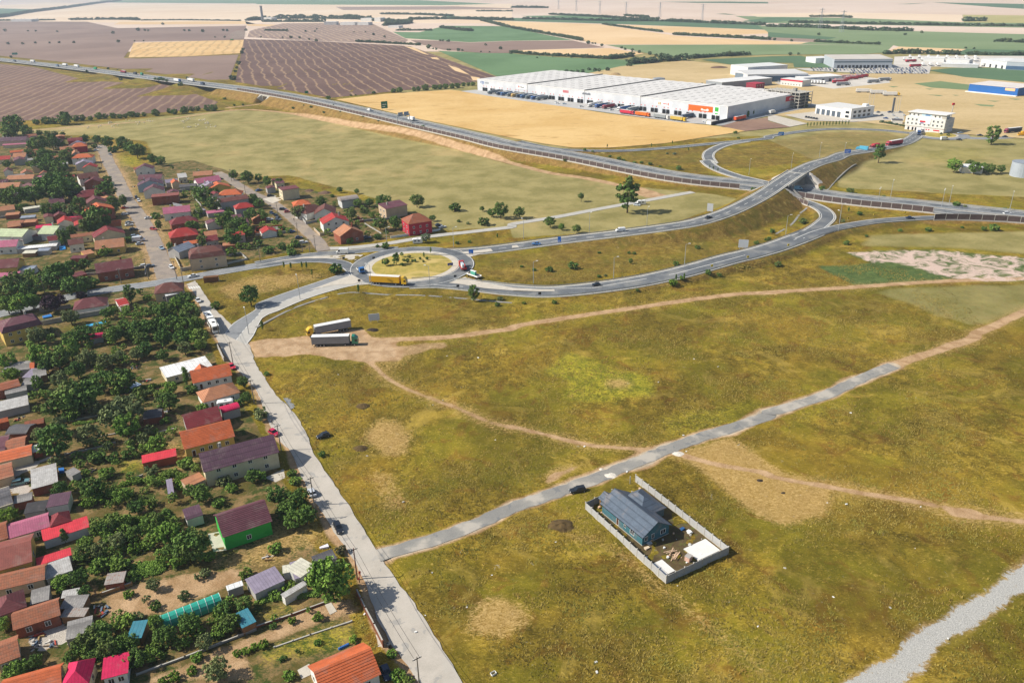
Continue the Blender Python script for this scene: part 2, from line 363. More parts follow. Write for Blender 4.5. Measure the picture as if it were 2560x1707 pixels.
for L_ in (line(('13',[(2000,1568),(1700,1480),(1300,1500)]),('23',[(950,20),(880,150),(800,290)])), line(('23',[(700,0),(550,200),(400,400),(150,560)]))):
    for s_ in (-.9,.9): stroke('garden', np.c_[L_[:,0]+s_, L_[:,1:]],.35,.8,.3,.4)
TRB = line(('00',[(2130,1015),(2060,960),(1800,870),(1450,790)])); stroke('dirt', TRB,1.6,.8)
_un = np.array([-UP_DIR[1], UP_DIR[0]]); TRU = smooth([np.r_[UP_C-_un*k,0] if True else 0 for k in (60,30,0,-30,-70)],2); stroke('dirt', TRU,3,.9)
paint('dirt', PL('12',[(1100,130),(1400,215),(1500,240),(1250,255),(1060,200)]),.8)
LOT = PL('11',[(-60,1568),(300,1540),(560,1500),(850,1440),(1000,1455),(1120,1540),(1300,1560)])+PL('21',[(1350,60),(1300,150),(1000,190),(830,165),(450,112),(0,160),(-80,60)])
paint('dirt', LOT,.85,1.0); paint('gravel', LOT,.42,1.6); paint('dirt', PL('21',[(1100,60),(1700,0),(1750,60),(1400,120),(1250,200)]),.55,1.5); paint('straw', PL('21',[(900,150),(1400,60),(1500,130),(1300,260),(1000,260)]),.5,1.5)
for q in ([(980,850),(1100,690),(1350,690),(1480,850),(1400,1000),(1150,1050)],): paint('straw', PL('21', q),.78,1.6)
paint('straw', PL('21',[(1000,1150),(1250,1180),(1450,1500),(1200,1568),(1050,1350)]),.6)
paint('straw', PL('22',[(320,1200),(700,1080),(740,1130),(450,1260),(300,1320)]),.8); paint('dirt', PL('22',[(330,1230),(640,1130),(680,1160),(320,1310)]),.7)
paint('straw', S_((1703,1135),(1820,1090),(1930,1160),(2083,1243),(2072,1285),(1961,1322),(1880,1285),(1800,1215)),.95,.5)
paint('lush', PL('22',[(1820,920),(1880,940),(1870,960)]),.9); paint('lush', PL('23',[(190,1490),(370,1350),(440,1390),(240,1480)]),.6)
paint('straw', PL('31',[(1870,880),(2120,740),(2350,880),(2450,1050),(2300,1180),(1850,1080)]),.85,1.2)
paint('straw', PL('32',[(-50,860),(60,900),(150,1050),(0,1130)]),.7)
paint('lush', PL('22',[(200,260),(560,100),(900,230),(1300,330),(1350,500),(700,580),(380,540),(500,400)]),.95,2)
paint('lush', PL('22',[(1250,700),(1900,560),(2350,500),(2300,640),(1700,860),(1400,880)]),.6,2)
paint('straw', PL('22',[(830,380),(950,345),(1090,390),(1000,450),(850,420)]),.9)
paint('lush', PL('23',[(0,700),(600,560),(700,700),(300,900)]),.5,2)
for a, b, v in ((line(('32',[(500,200),(900,330),(1250,620),(1700,960),(2350,1500)])),1.5,.75),(line(('32',[(0,250),(500,360),(800,400)])),.6,.6),(line(('13',[(1000,1568),(1300,1330)]),('23',[(650,60),(250,480)])),.6,.5),(line(('31',[(2350,120),(1900,300),(1500,450)])),.5,.5),(line(('21',[(700,1000),(1000,930)])),.8,.5),(line(('21',[(700,240),(1050,340),(1300,430)])),1.1,.6)):
    stroke('straw', a, b, v,.3)
# rubble tip on the right, weeds round it
RUB = PL('13',[(705,755),(1000,735),(1550,725),(2000,770),(2700,830),(2700,1010),(2000,1020),(1700,1000),(1500,950),(1200,850),(950,850)])
paint('rubble', RUB,.62,.5); paint('weed', RUB,.9,.5)
paint('weed', PL('13',[(430,880),(850,855),(1200,850),(1500,950),(1700,1000),(1400,1040),(800,1055),(600,960)]),1,.6)
paint('pasture', PL('13',[(920,1090),(1500,1050),(2700,1010),(2700,1250),(1900,1430),(1500,1330),(1150,1180)]),.5,1.5); paint('weed', PL('13',[(920,1090),(1500,1050),(2700,1010),(2700,1250),(1900,1430),(1500,1330),(1150,1180)]),.42,1)
paint('pasture', PL('13',[(900,580),(2700,540),(2700,800),(1700,720),(800,700)]),.6,.6)
stroke('chalk', GRAV2,2.5,.85,.7,.8); stroke('dirt', GRAV2,4.2,.5,1,.9); stroke('lush', GRAV2,4.5,.5,1,.8); stroke('gravel', GRAV,2.6,.9,.4,.8); stroke('dirt', GRAV,3.6,.7,.6,.8)
# bare verge beside the village street
_sv = np.stack([SAL[:,0]-.2, SAL[:,1], SAL[:,2]],1); stroke('dirt', _sv,1.5,.8,.5,.6); stroke('dirt', SAR,1.0,.6,.5,.6)
# concrete-faced slopes at the bridges
_m = near & (Z > .3); _d = np.full(NV,99.0); _ii = np.nonzero(_m)[0]; _d[_ii] = motor_dist(X[_ii], Y[_ii])
_do = np.full(NV,99.0); _do[_ii] = polydist(X[_ii], Y[_ii], OVER)[0]
AT['stone'][(_do < 15) & (_d > 14) & (_d < 25)] = 1
AT['rust'][(_d > 12) & (_d < 36)] = .58
AT['rust'][_do < 13] = 0
# micro relief, kept off the roads
flat = np.ones(NV)
def flatten(L, wid):
    x0, y0 = L[:, :2].min(0)-wid-3; x1, y1 = L[:, :2].max(0)+wid+3
    i = np.nonzero((X > x0) & (X < x1) & (Y > y0) & (Y < y1))[0]; d, _ = polydist(X[i], Y[i], L); flat[i] = np.minimum(flat[i], np.clip((d-wid)/1.2,0,1))
for L, wd in ((MAINW,4.6),(WN,3.6),(WS,3.6),(STB,4.4),(STC,3.7),(SIDE,2.8),(GRAV2,3),(SACEN,4.3),((SWL+SWR)/2,8),(MOTOR,14),(OVER,6),(LOWER,7),(LOOPS,5),(MERGE,5),(NRAMP,5),(NLOOP,5),(FARR,5)): flatten(L, wd)
rb = np.hypot(X-RBC[0], Y-RBC[1]); flat = np.minimum(flat, np.where(rb < RB_OUT+1,0,1)); flat = np.minimum(flat, np.where(np.hypot(X-FRC[0], Y-FRC[1]) < 27,0,1))
rough = np.clip(1-AT['dirt']*.8-AT['pasture']*.6-AT['gravel']-AT['stone']-AT['straw']*.5-AT['garden']*.5,.08,1)
mic = (vnoise(X, Y,1.6,11)*.55+vnoise(X, Y,4.5,12)*.45-.35)*.55*rough
Z = Z+np.where(near,(mic+.03)*flat-.16*(1-flat),-.05)
def soften(k, it):
    a = AT[k].reshape(len(ys), len(xs))
    for _ in range(it):
        a = .25*np.pad(a,((0,0),(1,1)), 'edge')[:, :-2]+.5*a+.25*np.pad(a,((0,0),(1,1)), 'edge')[:,2:]
        a = .25*np.pad(a,((1,1),(0,0)), 'edge')[:-2]+.5*a+.25*np.pad(a,((1,1),(0,0)), 'edge')[2:]
    AT[k] = a.ravel()
for k_, it_ in (('straw',10),('lush',14),('pasture',8),('garden',4),('gold',3),('dirt',2),('gravel',2),('rubble',2),('chalk',1),('weed',4)): soften(k_, it_)
fx = np.arange(len(xs)-1); fy = np.arange(len(ys)-1); a = (fy[:, None]*len(xs)+fx).ravel()
me = np_mesh('ground', np.stack([X, Y, Z],1), np.stack([a, a+1, a+1+len(xs), a+len(xs)],1),[], True)
for k, v in AT.items():
    at = me.attributes.new(k, 'FLOAT', 'POINT'); at.data.foreach_set('value', v.astype(np.float32))
def ground_mat():
    n = NT('meadow_ground'); v = n.pos()
    vs = n.mapv(v,.5,(1,1.7,1))
    big = n.noise(v,.035,4,.6); mid = n.noise(v,.22,4,.62,.6); fine = n.noise(vs,1.1,5,.68,1.2); gr = n.noise(v,5.5,3,.7)
    t = n.math('ADD', n.math('MULTIPLY', mid,.4), n.math('MULTIPLY', fine,.6))
    c = n.mix(n.ss(t,.38,.62), lin('#5d5219'), lin('#9f8c33'))
    c = n.mix(n.math('MULTIPLY', n.ss(big,.42,.6),.7), c, lin('#7d7a22'))
    c = n.mix(n.math('MULTIPLY', n.ss(n.noise(v,.018,3,.6,.8),.5,.64),.45), c, lin('#957a2c'))
    c = n.mix(n.math('MULTIPLY', n.ss(n.noise(v,.1,4,.62,1),.54,.66),.55), c, lin('#7a5826'))
    c = n.mix(n.math('MULTIPLY', n.ss(n.noise(v,.045,5,.68,1.5),.54,.66),.6), c, lin('#ae9a48'))
    c = n.mix(n.math('MULTIPLY', n.ss(fine,.55,.7),.7), c, lin('#cbb25c'))
    c = n.mix(n.math('MULTIPLY', n.ss(gr,.52,.72),.3), c, lin('#3d3510'))
    c = n.mix(1.0, c, n.mix(n.ss(n.noise(v,.028,5,.66,1.2),.4,.62),(.66,.62,.62,1),(1.08,.98,.92,1)), 'MULTIPLY')
    def lay(c, at, c2, k=.5, lo=.35, hi=.62, mx=1.0, src=None):
        f = n.math('ADD', n.attr(at), n.math('MULTIPLY', n.math('SUBTRACT', src or fine,.5), k))
        return n.mix(n.math('MULTIPLY', n.ss(f, lo, hi), mx), c, c2)
    # pasture
    p = n.mix(n.ss(n.math('ADD', n.math('MULTIPLY', n.noise(v,.05,4,.62),.6), n.math('MULTIPLY', fine,.4)),.38,.6), lin('#807845'), lin('#a0935f'))
    p = n.mix(n.math('MULTIPLY', n.ss(n.noise(v,.011,5,.68,.5),.52,.66),.6), p, lin('#b9a06c'))
    c = lay(c, 'pasture', p,.25,.3,.6)
    g = n.mix(n.ss(t,.38,.62), lin('#5d481f'), lin('#8e753a')); g = n.mix(n.math('MULTIPLY', n.ss(n.noise(v,.09,5,.65,1),.48,.62),.7), g, lin('#59561f')); g = n.mix(n.math('MULTIPLY', n.ss(n.noise(v,.14,5,.7,1),.56,.68),.7), g, lin('#b8a15c'))
    c = lay(c, 'gold', g,.5,.3,.75,.9)
    q = n.mix(n.ss(t,.38,.62), lin('#7d5a2c'), lin('#a88550')); c = lay(c, 'rust', q,.7,.3,.8,.8)
    s = n.mix(n.ss(n.math('ADD', n.math('MULTIPLY', mid,.6), n.math('MULTIPLY', fine,.4)),.42,.58), lin('#3f4c1f'), lin('#8c724c')); s = n.mix(n.math('MULTIPLY', n.ss(n.noise(v,.12,3,.6),.5,.6),.7), s, lin('#62552c'))
    c = lay(c, 'garden', s,.2)
    l = n.mix(n.ss(t,.4,.62), lin('#626a1f'), lin('#b8a834')); c = lay(c, 'lush', l,1.3,.3,.9,.85)
    wd = n.mix(n.ss(t,.38,.62), lin('#39502a'), lin('#5f7340')); c = lay(c, 'weed', wd,1.2,.3,.8,.9)
    w = n.mix(n.ss(fine,.35,.68), lin('#97793f'), lin('#c6a56b')); c = lay(c, 'straw', w,1.7,.2,.8,.9)
    d = n.mix(n.ss(n.math('ADD', n.math('MULTIPLY', mid,.5), n.math('MULTIPLY', gr,.5)),.38,.62), lin('#9b7a55'), lin('#c7a680')); c = lay(c, 'dirt', d,.45,.35,.65)
    k = n.mix(n.ss(n.math('ADD', n.math('MULTIPLY', mid,.6), n.math('MULTIPLY', gr,.4)),.36,.64), lin('#a79a85'), lin('#cfc1aa')); c = lay(c, 'gravel', k,.5,.35,.65,.85)
    e = n.mix(n.ss(gr,.35,.65), lin('#a49b90'), lin('#cbc3b6')); c = lay(c, 'stone', e,.3)
    r = n.mix(n.ss(gr,.3,.6), lin('#b08e7c'), lin('#ddc6b6')); c = lay(c, 'rubble', r,1.9,.35,.75,.95, n.noise(v,.13,5,.7,1))
    k = n.mix(n.ss(gr,.3,.65), lin('#8f8d88'), lin('#c6c4bd')); c = lay(c, 'chalk', k,2.2,.3,.62,.95, n.noise(v,.55,6,.75,1))
    n.bump(n.math('ADD', fine, n.math('MULTIPLY', gr,.35)),.75,.3)
    n.b.inputs['Specular IOR Level'].default_value = .1
    return n.col(c,.95)
GM = ground_mat(); me.materials.append(GM)
tag(link('ground', me), kind='structure')
# ------------------------------------------------------------------ field sheets (crisp edged crops and ploughland)
def stripes(name, a, b, c, ang, period, wob=6.0, amt=.8, blot=.02, sharp=(.62,.8)):
    n = NT(name); v = n.pos(); m = n.mapv(v,-ang,(1,1,1))
    sp = n.new('ShaderNodeSeparateXYZ'); n.t.links.new(m, sp.inputs[0])
    wv = n.math('MULTIPLY', n.math('SUBTRACT', n.noise(v,.012,3,.6),.5), wob*8)
    fr = n.math('FRACT', n.math('DIVIDE', n.math('ADD', sp.outputs[1], wv), period))
    tri = n.math('SUBTRACT',1, n.math('ABSOLUTE', n.math('SUBTRACT', n.math('MULTIPLY', fr,2),1)))
    nz = n.noise(v,.08,4,.65)
    ln = n.ss(n.math('ADD', tri, n.math('MULTIPLY', n.math('SUBTRACT', nz,.5),.7)), *sharp)
    base = n.mix(n.ss(n.math('ADD', n.math('MULTIPLY', n.noise(v, blot,4,.6),.6), n.math('MULTIPLY', n.noise(v,.3,3,.7),.4)),.36,.64), lin(a), lin(b))
    return n.col(n.mix(n.math('MULTIPLY', ln, amt), base, lin(c)),.95)
def blot(name, a, b, sc=.01, c=None, fine=.25):
    n = NT(name); v = n.pos(); f = n.ss(n.math('ADD', n.math('MULTIPLY', n.noise(v, sc,4,.62,.6),.6), n.math('MULTIPLY', n.noise(n.mapv(v,.4,(1,2.5,1)), fine,4,.65),.4)),.36,.64)
    k = n.mix(f, lin(a), lin(b))
    if c: k = n.mix(n.math('MULTIPLY', n.ss(n.noise(n.mapv(v,.75,(.45,1.4,1)),.07,5,.66,1),.56,.7),.75), k, lin(c))
    return n.col(k,.95)
def wang(t, a, b): p, q = P(t, *a), P(t, *b); return math.atan2(q[1]-p[1], q[0]-p[0])
FM = dict(
 plough1=stripes('ploughland_mauve', '#6a5044', '#7f6354', '#a58a6c', wang('00',(0,1000),(900,640)),13,2,.5,.01,(.55,1.0)),
 plough2=blot('ploughland_smooth', '#7d6558', '#937a6b',.004),
 plough3=stripes('ploughland_rows', '#5d443b', '#70564a', '#a98b6a', wang('01',(1050,740),(520,400)),15,2.5,.7,.01,(.72,.98)),
 plough4=stripes('ploughland_far', '#836b5f', '#977f70', '#bda284', wang('01',(500,300),(300,220)),16,3,.6,.004),
 strawrow=stripes('straw_rows', '#cda569', '#dcb87f', '#a98a5c', wang('00',(1480,500),(1640,400)),20,4,.6,.01,(.6,.9)),
 straw=blot('straw_field', '#d2ad78', '#e2c295',.003), pale=blot('pale_stubble', '#d9bd9b', '#e6cfb2',.002), pink=blot('pink_stubble', '#cdb39b', '#dcc6b2',.0015),
 wheat=blot('ripe_wheat', '#c7a05e', '#d9b679',.012, '#a98146'), green=blot('green_crop', '#557247', '#69855a',.006), green2=blot('dull_green_crop', '#6d8054', '#808f64',.004),
 gdark=blot('dark_green_crop', '#4a6546', '#5a7550',.006), soil=blot('bare_soil', '#7d6152', '#957763',.02), tan=blot('dry_pasture', '#b39a68', '#cbb182',.008, '#a58f5b'), olive=blot('olive_crop', '#a39a5f', '#b5a96d',.004))
_fz = [.22]
def field(name, m, *segs, z=None):
    pts = []
    for t, l in segs: pts += [P(t, *q) for q in l]
    _fz[0] += .004 if z is None else 0
    zz = _fz[0] if z is None else z
    mm = M().add([(p[0], p[1], zz) for p in pts],[tuple(range(len(pts)))])
    o = mm.build(name, FM[m]); tag(o, kind='structure')
    if o.data.polygons[0].normal.z < 0: o.data.flip_normals()
    return o
field('stubble_field', 'pink',('S',[(-300,60),(-300,4),(0,-3),(1280,-30),(2700,-60),(2900,60),(2560,130),(0,130)]))
field('stubble_field', 'pale',('S',[(-250,56),(-250,26),(0,14),(110,8),(640,12),(1280,10),(1280,60),(640,58),(0,56)]))
field('green_field', 'gdark',('00',[(-300,60),(0,80),(330,90),(0,140),(-300,160)])); field('green_field', 'green',('00',[(900,5),(2350,2)]),('01',[(500,2),(1500,5),(2200,40),(1700,52),(10,42)]),('00',[(2350,36),(1030,26)]))
field('stubble_field', 'pale',('01',[(700,65),(1700,60),(2350,85),(2350,160),(1300,120)]))
field('ploughed_field', 'plough4',('01',[(730,66),(1800,62),(2350,80),(2350,88),(800,96)]))
field('straw_field', 'straw',('00',[(1040,228),(1100,205),(2250,198),(2270,240)]),('01',[(240,250),(230,232),(0,225)]))
field('ploughed_field', 'plough2',('00',[(-500,190),(0,198),(800,203),(1080,262),(2260,240),(2240,372),(1240,388),(1135,535),(1255,542),(2190,505),(2090,765),(1800,720),(1200,645),(600,575),(0,515),(-500,450)]))
field('stubble_field', 'strawrow',('00',[(1180,532),(1225,396),(2240,368),(2212,492),(1700,522)]))
field('ploughed_field', 'plough1',('00',[(-500,520),(0,590),(330,622),(800,745),(1500,775),(1750,850),(2000,940),(1960,985),(1500,1035),(900,1075),(400,1100),(0,1125),(-500,1150)]))
field('ploughed_field', 'plough4',('01',[(250,218),(1040,208),(1400,372),(1340,412),(300,368),(-80,345),(-60,290),(0,270)]))
field('ploughed_field', 'plough3',('01',[(-110,362),(500,378),(1330,422),(1420,430),(2205,708),(2050,748),(1880,778),(1430,825),(690,902),(400,850),(0,785),(-190,755)]))
for q in ([(1360,428),(1450,440),(1590,510),(1540,500)],[(1600,530),(1660,530),(1690,552),(1620,545)],[(1760,600),(1860,630),(1960,690),(1830,655)],[(1970,705),(2055,718),(2040,745),(1990,740)]): field('straw_patch', 'straw',('01', q))
field('green_field', 'green',('01',[(1255,296),(1500,300),(1740,240),(2350,245)]),('02',[(10,262),(560,372),(10,378)]),('01',[(2350,378),(1960,392),(1370,355)]))
field('ploughed_field', 'plough2',('01',[(1420,372),(1700,378),(1960,395),(2350,380)]),('02',[(0,380),(560,376),(850,440),(40,465),(-10,490)]),('01',[(2120,492),(1720,462),(1480,402)]))
field('green_field', 'green',('01',[(1670,470),(2120,492),(2350,492)]),('02',[(50,500),(400,528),(870,548),(1150,555),(1250,590),(1000,612),(900,640),(600,690),(260,672),(0,690)]),('01',[(2210,705)]))
field('straw_field', 'straw',('02',[(40,466),(890,446),(1215,495),(1080,518),(870,540),(400,516),(50,492)]))
field('straw_field', 'straw',('02',[(-180,195),(0,200),(800,226),(1500,332),(2350,382),(2900,405),(2350,412),(850,412),(660,382),(0,258)]))
field('straw_field', 'straw',('02',[(830,226),(1600,250),(2350,282),(2700,300),(2350,312),(1740,337),(1400,300)]))
field('green_field', 'gdark',('02',[(-600,150),(0,168),(420,176),(1340,190),(2350,238),(2350,278),(1000,226),(0,196),(-600,178)])); field('green_field', 'green',('02',[(80,150),(600,143),(1340,182),(500,192)]))
field('green_field', 'green2',('02',[(860,416),(2350,413)]),('03',[(1150,420),(1080,485),(900,500),(0,505)]),('02',[(1640,532),(1290,502)]))
field('green_field', 'gdark',('02',[(1740,552),(2350,522)]),('03',[(300,515),(420,552),(720,628),(240,622),(230,582),(0,578)]),('02',[(2010,598)]))
field('dry_pasture', 'tan',('02',[(620,695),(1000,612),(1590,560),(2010,600),(2350,640)]),('03',[(720,680),(1500,680),(2700,760),(2700,1300),(1700,1230),(900,1130),(0,1060)]),('02',[(2200,900),(1400,762),(700,712)]))
field('green_field', 'green2',('03',[(-100,232),(0,238),(900,278),(2350,318),(2700,330),(2700,520),(1810,505),(1820,455),(1200,432),(1150,420),(0,410),(350,395),(640,350),(0,300)]))
field('green_field', 'gdark',('03',[(0,300),(640,348),(540,368),(0,345)])); field('green_field', 'gdark',('03',[(1820,455),(2700,470),(2700,525),(1700,505)]))
field('ploughed_field', 'plough4',('03',[(0,345),(540,368),(430,392),(0,372)])); field('straw_field', 'straw',('03',[(0,376),(350,395),(300,408),(0,410)]))
field('straw_field', 'straw',('03',[(1075,486),(1200,432),(1815,455),(1700,500)]))
field('stubble_field', 'pink',('03',[(-80,217),(2350,260),(2700,266),(2700,318),(2350,310),(900,272),(-60,240)]))
field('green_field', 'green2',('03',[(-300,150),(700,168),(1780,208),(2700,222),(2700,262),(2350,258),(-80,214)]))
field('straw_field', 'pale',('03',[(-200,132),(700,118),(1780,140),(1795,210),(700,166),(-100,158)])); field('olive_field', 'olive',('03',[(1785,140),(2700,150),(2700,220),(1800,210)]))
field('green_field', 'gdark',('03',[(1180,42),(1500,28),(1300,42)])); field('green_field', 'gdark',('03',[(1500,25),(2350,40),(2350,85),(2100,70)])); field('green_field', 'gdark',('02',[(1370,20),(1950,18),(2350,22),(2350,36),(1700,30)]))
field('green_field', 'gdark',('02',[(2100,200),(2350,165)]),('03',[(500,165),(0,215)])); field('green_field', 'gdark',('02',[(1870,132),(1960,128),(2060,142)]))
field('green_field', 'gdark',('03',[(1480,650),(1700,628),(2700,625),(2700,790),(2350,760),(1800,712)])); field('green_field', 'green2',('03',[(1340,772),(1580,750),(1845,782),(1840,832),(1500,810)]))
for q in ([(1100,795),(1200,800),(1150,808)],[(1440,818),(1530,822),(1480,828)],[(1460,874),(1610,880),(1570,888)],[(1890,960),(2080,972),(2060,985),(1950,978)],[(2000,928),(2130,933),(2080,940)],[(2210,910),(2330,915),(2270,922)],[(1690,876),(1760,880),(1720,884)]): field('weed_patch', 'green2',('03', q))
field('wheat_field', 'wheat',('01',[(735,918),(1200,865),(1780,830),(1890,842),(2350,905)]),('02',[(500,987),(900,1052),(1300,1100),(1890,1166),(2080,1192),(2140,1210),(1400,1322),(900,1362),(560,1362),(300,1326),(0,1272)]),('01',[(1500,1098)]))
field('bare_plot', 'soil',('02',[(1915,1164),(2080,1115),(2350,1085)]),('03',[(0,1118),(210,1172),(0,1188)]),('02',[(2140,1210)]))

# ------------------------------------------------------------------ roads
def asphalt(name, a, b, sc=.25, patch=None, pale=None):
    n = NT(name); v = n.pos(); f = n.ss(n.math('ADD', n.math('MULTIPLY', n.noise(v, sc,5,.65,.4),.6), n.math('MULTIPLY', n.noise(v,4,3,.7),.4)),.34,.66)
    c = n.mix(f, lin(a), lin(b))
    if patch: c = n.mix(n.math('MULTIPLY', n.ss(n.noise(v,.33,3,.5,.5),.6,.64),.6), c, lin(patch))
    if pale: c = n.mix(n.math('MULTIPLY', n.ss(n.noise(v,.12,4,.6),.5,.62),.7), c, lin(pale))
    n.bump(n.noise(v,6,3),.2,.05)
    return n.col(c,.9)
A_DARK = asphalt('asphalt_dark', '#565a5e', '#75787a',.12, '#6a6b6b', '#83827e'); A_MID = asphalt('asphalt_worn', '#7d7f80', '#8f9090'); A_PALE = asphalt('asphalt_pale', '#a9a69e', '#bab5ab')
A_ST = asphalt('street_patched', '#aaa295', '#beb5a8',.15, '#918f8b', '#b5aea2'); A_STB = asphalt('street_rough', '#847a70', '#9a8d80',.2, '#76716b', '#a6957f')
A_GR = asphalt('gravel_road', '#817f7a', '#98948b',.12, '#6f7172', '#b9b0a2'); A_WG = asphalt('white_gravel', '#b2afaa', '#cfccc6',.25, '#7f7d5a'); PAVE = asphalt('paving_pale', '#b5ac9e', '#c9c0b0',.4)
MARK = mat('road_paint', '#dcdad2',.8,.1,2); KERB = mat('kerb_stone', '#bcb7ab',.9,.12,1)
def normals(L):
    t = np.gradient(L[:, :2], axis=0); t /= np.linalg.norm(t, axis=1)[:, None]+1e-9; return np.stack([-t[:,1], t[:,0]],1)
def ribbon(name, L, lo, hi, m, z=.03, parent=None, skirt=.35, jit=0.0, dash=None):
    N = normals(L); n = len(L); rg = np.random.default_rng(n)
    a = lo+(rg.random(n)-.5)*jit*2; b = hi+(rg.random(n)-.5)*jit*2
    A = np.c_[L[:, :2]+N*a[:, None] if jit else L[:, :2]+N*lo, L[:,2]+z]; B = np.c_[L[:, :2]+N*(b[:, None] if jit else hi), L[:,2]+z]
    q = M(); cum = np.r_[0, np.cumsum(np.linalg.norm(np.diff(L[:, :2], axis=0), axis=1))]
    if dash:
        s = 0
        while s < cum[-1]-dash[0]:
            i0 = [np.interp(s, cum, A[:, k]) for k in range(3)]; j0 = [np.interp(s, cum, B[:, k]) for k in range(3)]; e = s+dash[0]
            i1 = [np.interp(e, cum, A[:, k]) for k in range(3)]; j1 = [np.interp(e, cum, B[:, k]) for k in range(3)]
            q.add([i0, i1, j1, j0],[(0,1,2,3)]); s += dash[0]+dash[1]
    else:
        vs = []
        for i in range(n): vs += [A[i], B[i]]
        fs = [(2*i,2*i+2,2*i+3,2*i+1) for i in range(n-1)]; q.add(vs, fs)
        if skirt:
            for E in (A, B):
                vs = []
                for p in E: vs += [p,(p[0], p[1], p[2]-skirt)]
                q.add(vs,[(2*i,2*i+1,2*i+3,2*i+2) for i in range(n-1)])
    o = q.build(name, m, parent)
    if parent is None: tag(o, kind='structure')
    if o.data.polygons and o.data.polygons[0].normal.z < 0: o.data.flip_normals()
    return o
def loft(name, A, B, m, z=.03, jit=0, parent=None):
    rg = np.random.default_rng(3); vs = []
    for i in range(len(A)):
        a = A[i].copy(); b = B[i].copy(); d = (b-a)/np.linalg.norm(b-a); a = a+d*(rg.random()-.5)*jit; b = b+d*(rg.random()-.5)*jit; a[2] += z; b[2] += z; vs += [a, b]
    o = M().add(vs,[(2*i,2*i+1,2*i+3,2*i+2) for i in range(len(A)-1)]).build(name, m, parent)
    if parent is None: tag(o, kind='structure')
    if o.data.polygons[0].normal.z < 0: o.data.flip_normals()
    return o
def patch(name, m, pts, z, parent=None):
    o = M().add([(p[0], p[1], z+(p[2] if len(p) > 2 else 0)) for p in pts],[tuple(range(len(pts)))]).build(name, m, parent)
    if parent is None: tag(o, kind='structure')
    if o.data.polygons[0].normal.z < 0: o.data.flip_normals()
    return o
def marks(road, L, hw, edge=.22, z=.05, centre=None, dash=None):
    for s in (-1,1): ribbon('edge_line', L, s*hw-edge/2, s*hw+edge/2, MARK, z, road,0)
    if centre: ribbon('centre_line', L,-centre/2, centre/2, MARK, z, road,0, dash=dash)
# village street A
stA = loft('street', SAL, SAR, A_ST,.03,.5)
r = ribbon('main_road', MAINW,-4.1,4.1, A_MID,.045); marks(r, MAINW,3.7,.15,.06,.15,(3,4))
ribbon('village_street', STB,-4.2,4.2, A_STB,.04, jit=.25); ribbon('village_street', STC,-3.3,3.3, A_STB,.038, jit=.2); ribbon('side_road', SIDE,-2.5,2.5, A_PALE,.036, jit=.12)
ribbon('gravel_track', GRAV,-2.1,2.1, A_GR,.12, jit=.35, skirt=0); None
# roundabout
def ring(name, c, r0, r1, m, z, n=72, parent=None, h=0):
    q = M(); vs = []
    for i in range(n):
        a = 2*math.pi*i/n; vs += [(c[0]+math.cos(a)*r0, c[1]+math.sin(a)*r0, z),(c[0]+math.cos(a)*r1, c[1]+math.sin(a)*r1, z)]
    q.add(vs,[(2*i,2*i+1,(2*i+3) % (2*n),(2*i+2) % (2*n)) for i in range(n)])
    if h:
        for k in (0,1):
            v2 = []
            for i in range(n): p = vs[2*i+k]; v2 += [p,(p[0], p[1], p[2]-h)]
            q.add(v2,[(2*i,2*i+1,(2*i+3) % (2*n),(2*i+2) % (2*n)) for i in range(n)])
    o = q.build(name, m, parent)
    if parent is None: tag(o, kind='structure')
    return o
swo = loft('road_arm', SWL, SWR, A_PALE,.05); mid = SWL*.45+SWR*.55; loft('lane_surface', SWL, mid, A_MID,.058, parent=swo)
for k, dd in ((.02, None),(.98, None)): ribbon('edge_line', SWL*(1-k)+SWR*k,-.12,.12, MARK,.066, swo,0)
ribbon('centre_line', mid,-.12,.12, MARK,.066, swo,0, dash=(2,1.5))
for L, hw in ((WN,3.3),(WS,3.3)):
    r = ribbon('road_arm', L,-hw, hw, A_DARK,.054); marks(r, L, hw-.35,.3,.068)
r = ribbon('road_arm', OVER,-4.7,4.7, A_DARK,.06); marks(r, OVER,4.1,.36,.08,.28,(4,5)); ribbon('verge_strip', OVER,4.75,5.5, KERB,.04, r,.3); ribbon('verge_strip', OVER,-5.5,-4.75, KERB,.04, r,.3)
r = ribbon('road_arm', LOWER,-5.6,5.6, A_DARK,.058); marks(r, LOWER,5.0,.36,.075,.32,(40,.2))
ribbon('verge_strip', LOWER,5.65,6.3, KERB,.04, r,.3); ribbon('verge_strip', LOWER,-6.3,-5.65, KERB,.04, r,.3)
r = ribbon('slip_road', LOOPS,-3.6,3.6, A_DARK,.07); marks(r, LOOPS,3.1,.36,.09); ribbon('verge_strip', LOOPS,3.65,4.3, KERB,.05, r); ribbon('verge_strip', LOOPS,-4.3,-3.65, KERB,.05, r)
r = ribbon('slip_road', MERGE,-3.6,3.6, A_DARK,.064); marks(r, MERGE,3.1,.36,.085)
r = ribbon('slip_road', NRAMP,-3.9,3.9, A_DARK,.062); marks(r, NRAMP,3.4,.4,.085)
r = ribbon('slip_road', NLOOP,-3.7,3.7, A_DARK,.067); marks(r, NLOOP,3.2,.4,.09); ribbon('verge_strip', NLOOP,3.75,4.5, KERB,.05, r); ribbon('verge_strip', NLOOP,-4.5,-3.75, KERB,.05, r)
r = ribbon('main_road', FARR,-4.5,4.5, A_MID,.05); marks(r, FARR,4,.3,.07)
rbo = ring('roundabout_road', RBC, RB_AP, RB_OUT, A_DARK,.085); ring('edge_line', RBC, RB_OUT-.5, RB_OUT-.25, MARK,.1, parent=rbo); ring('edge_line', RBC, RB_AP+.3, RB_AP+.55, MARK,.1, parent=rbo)
ring('roundabout_apron', RBC, RB_IN, RB_AP, PAVE,.17, h=.2)
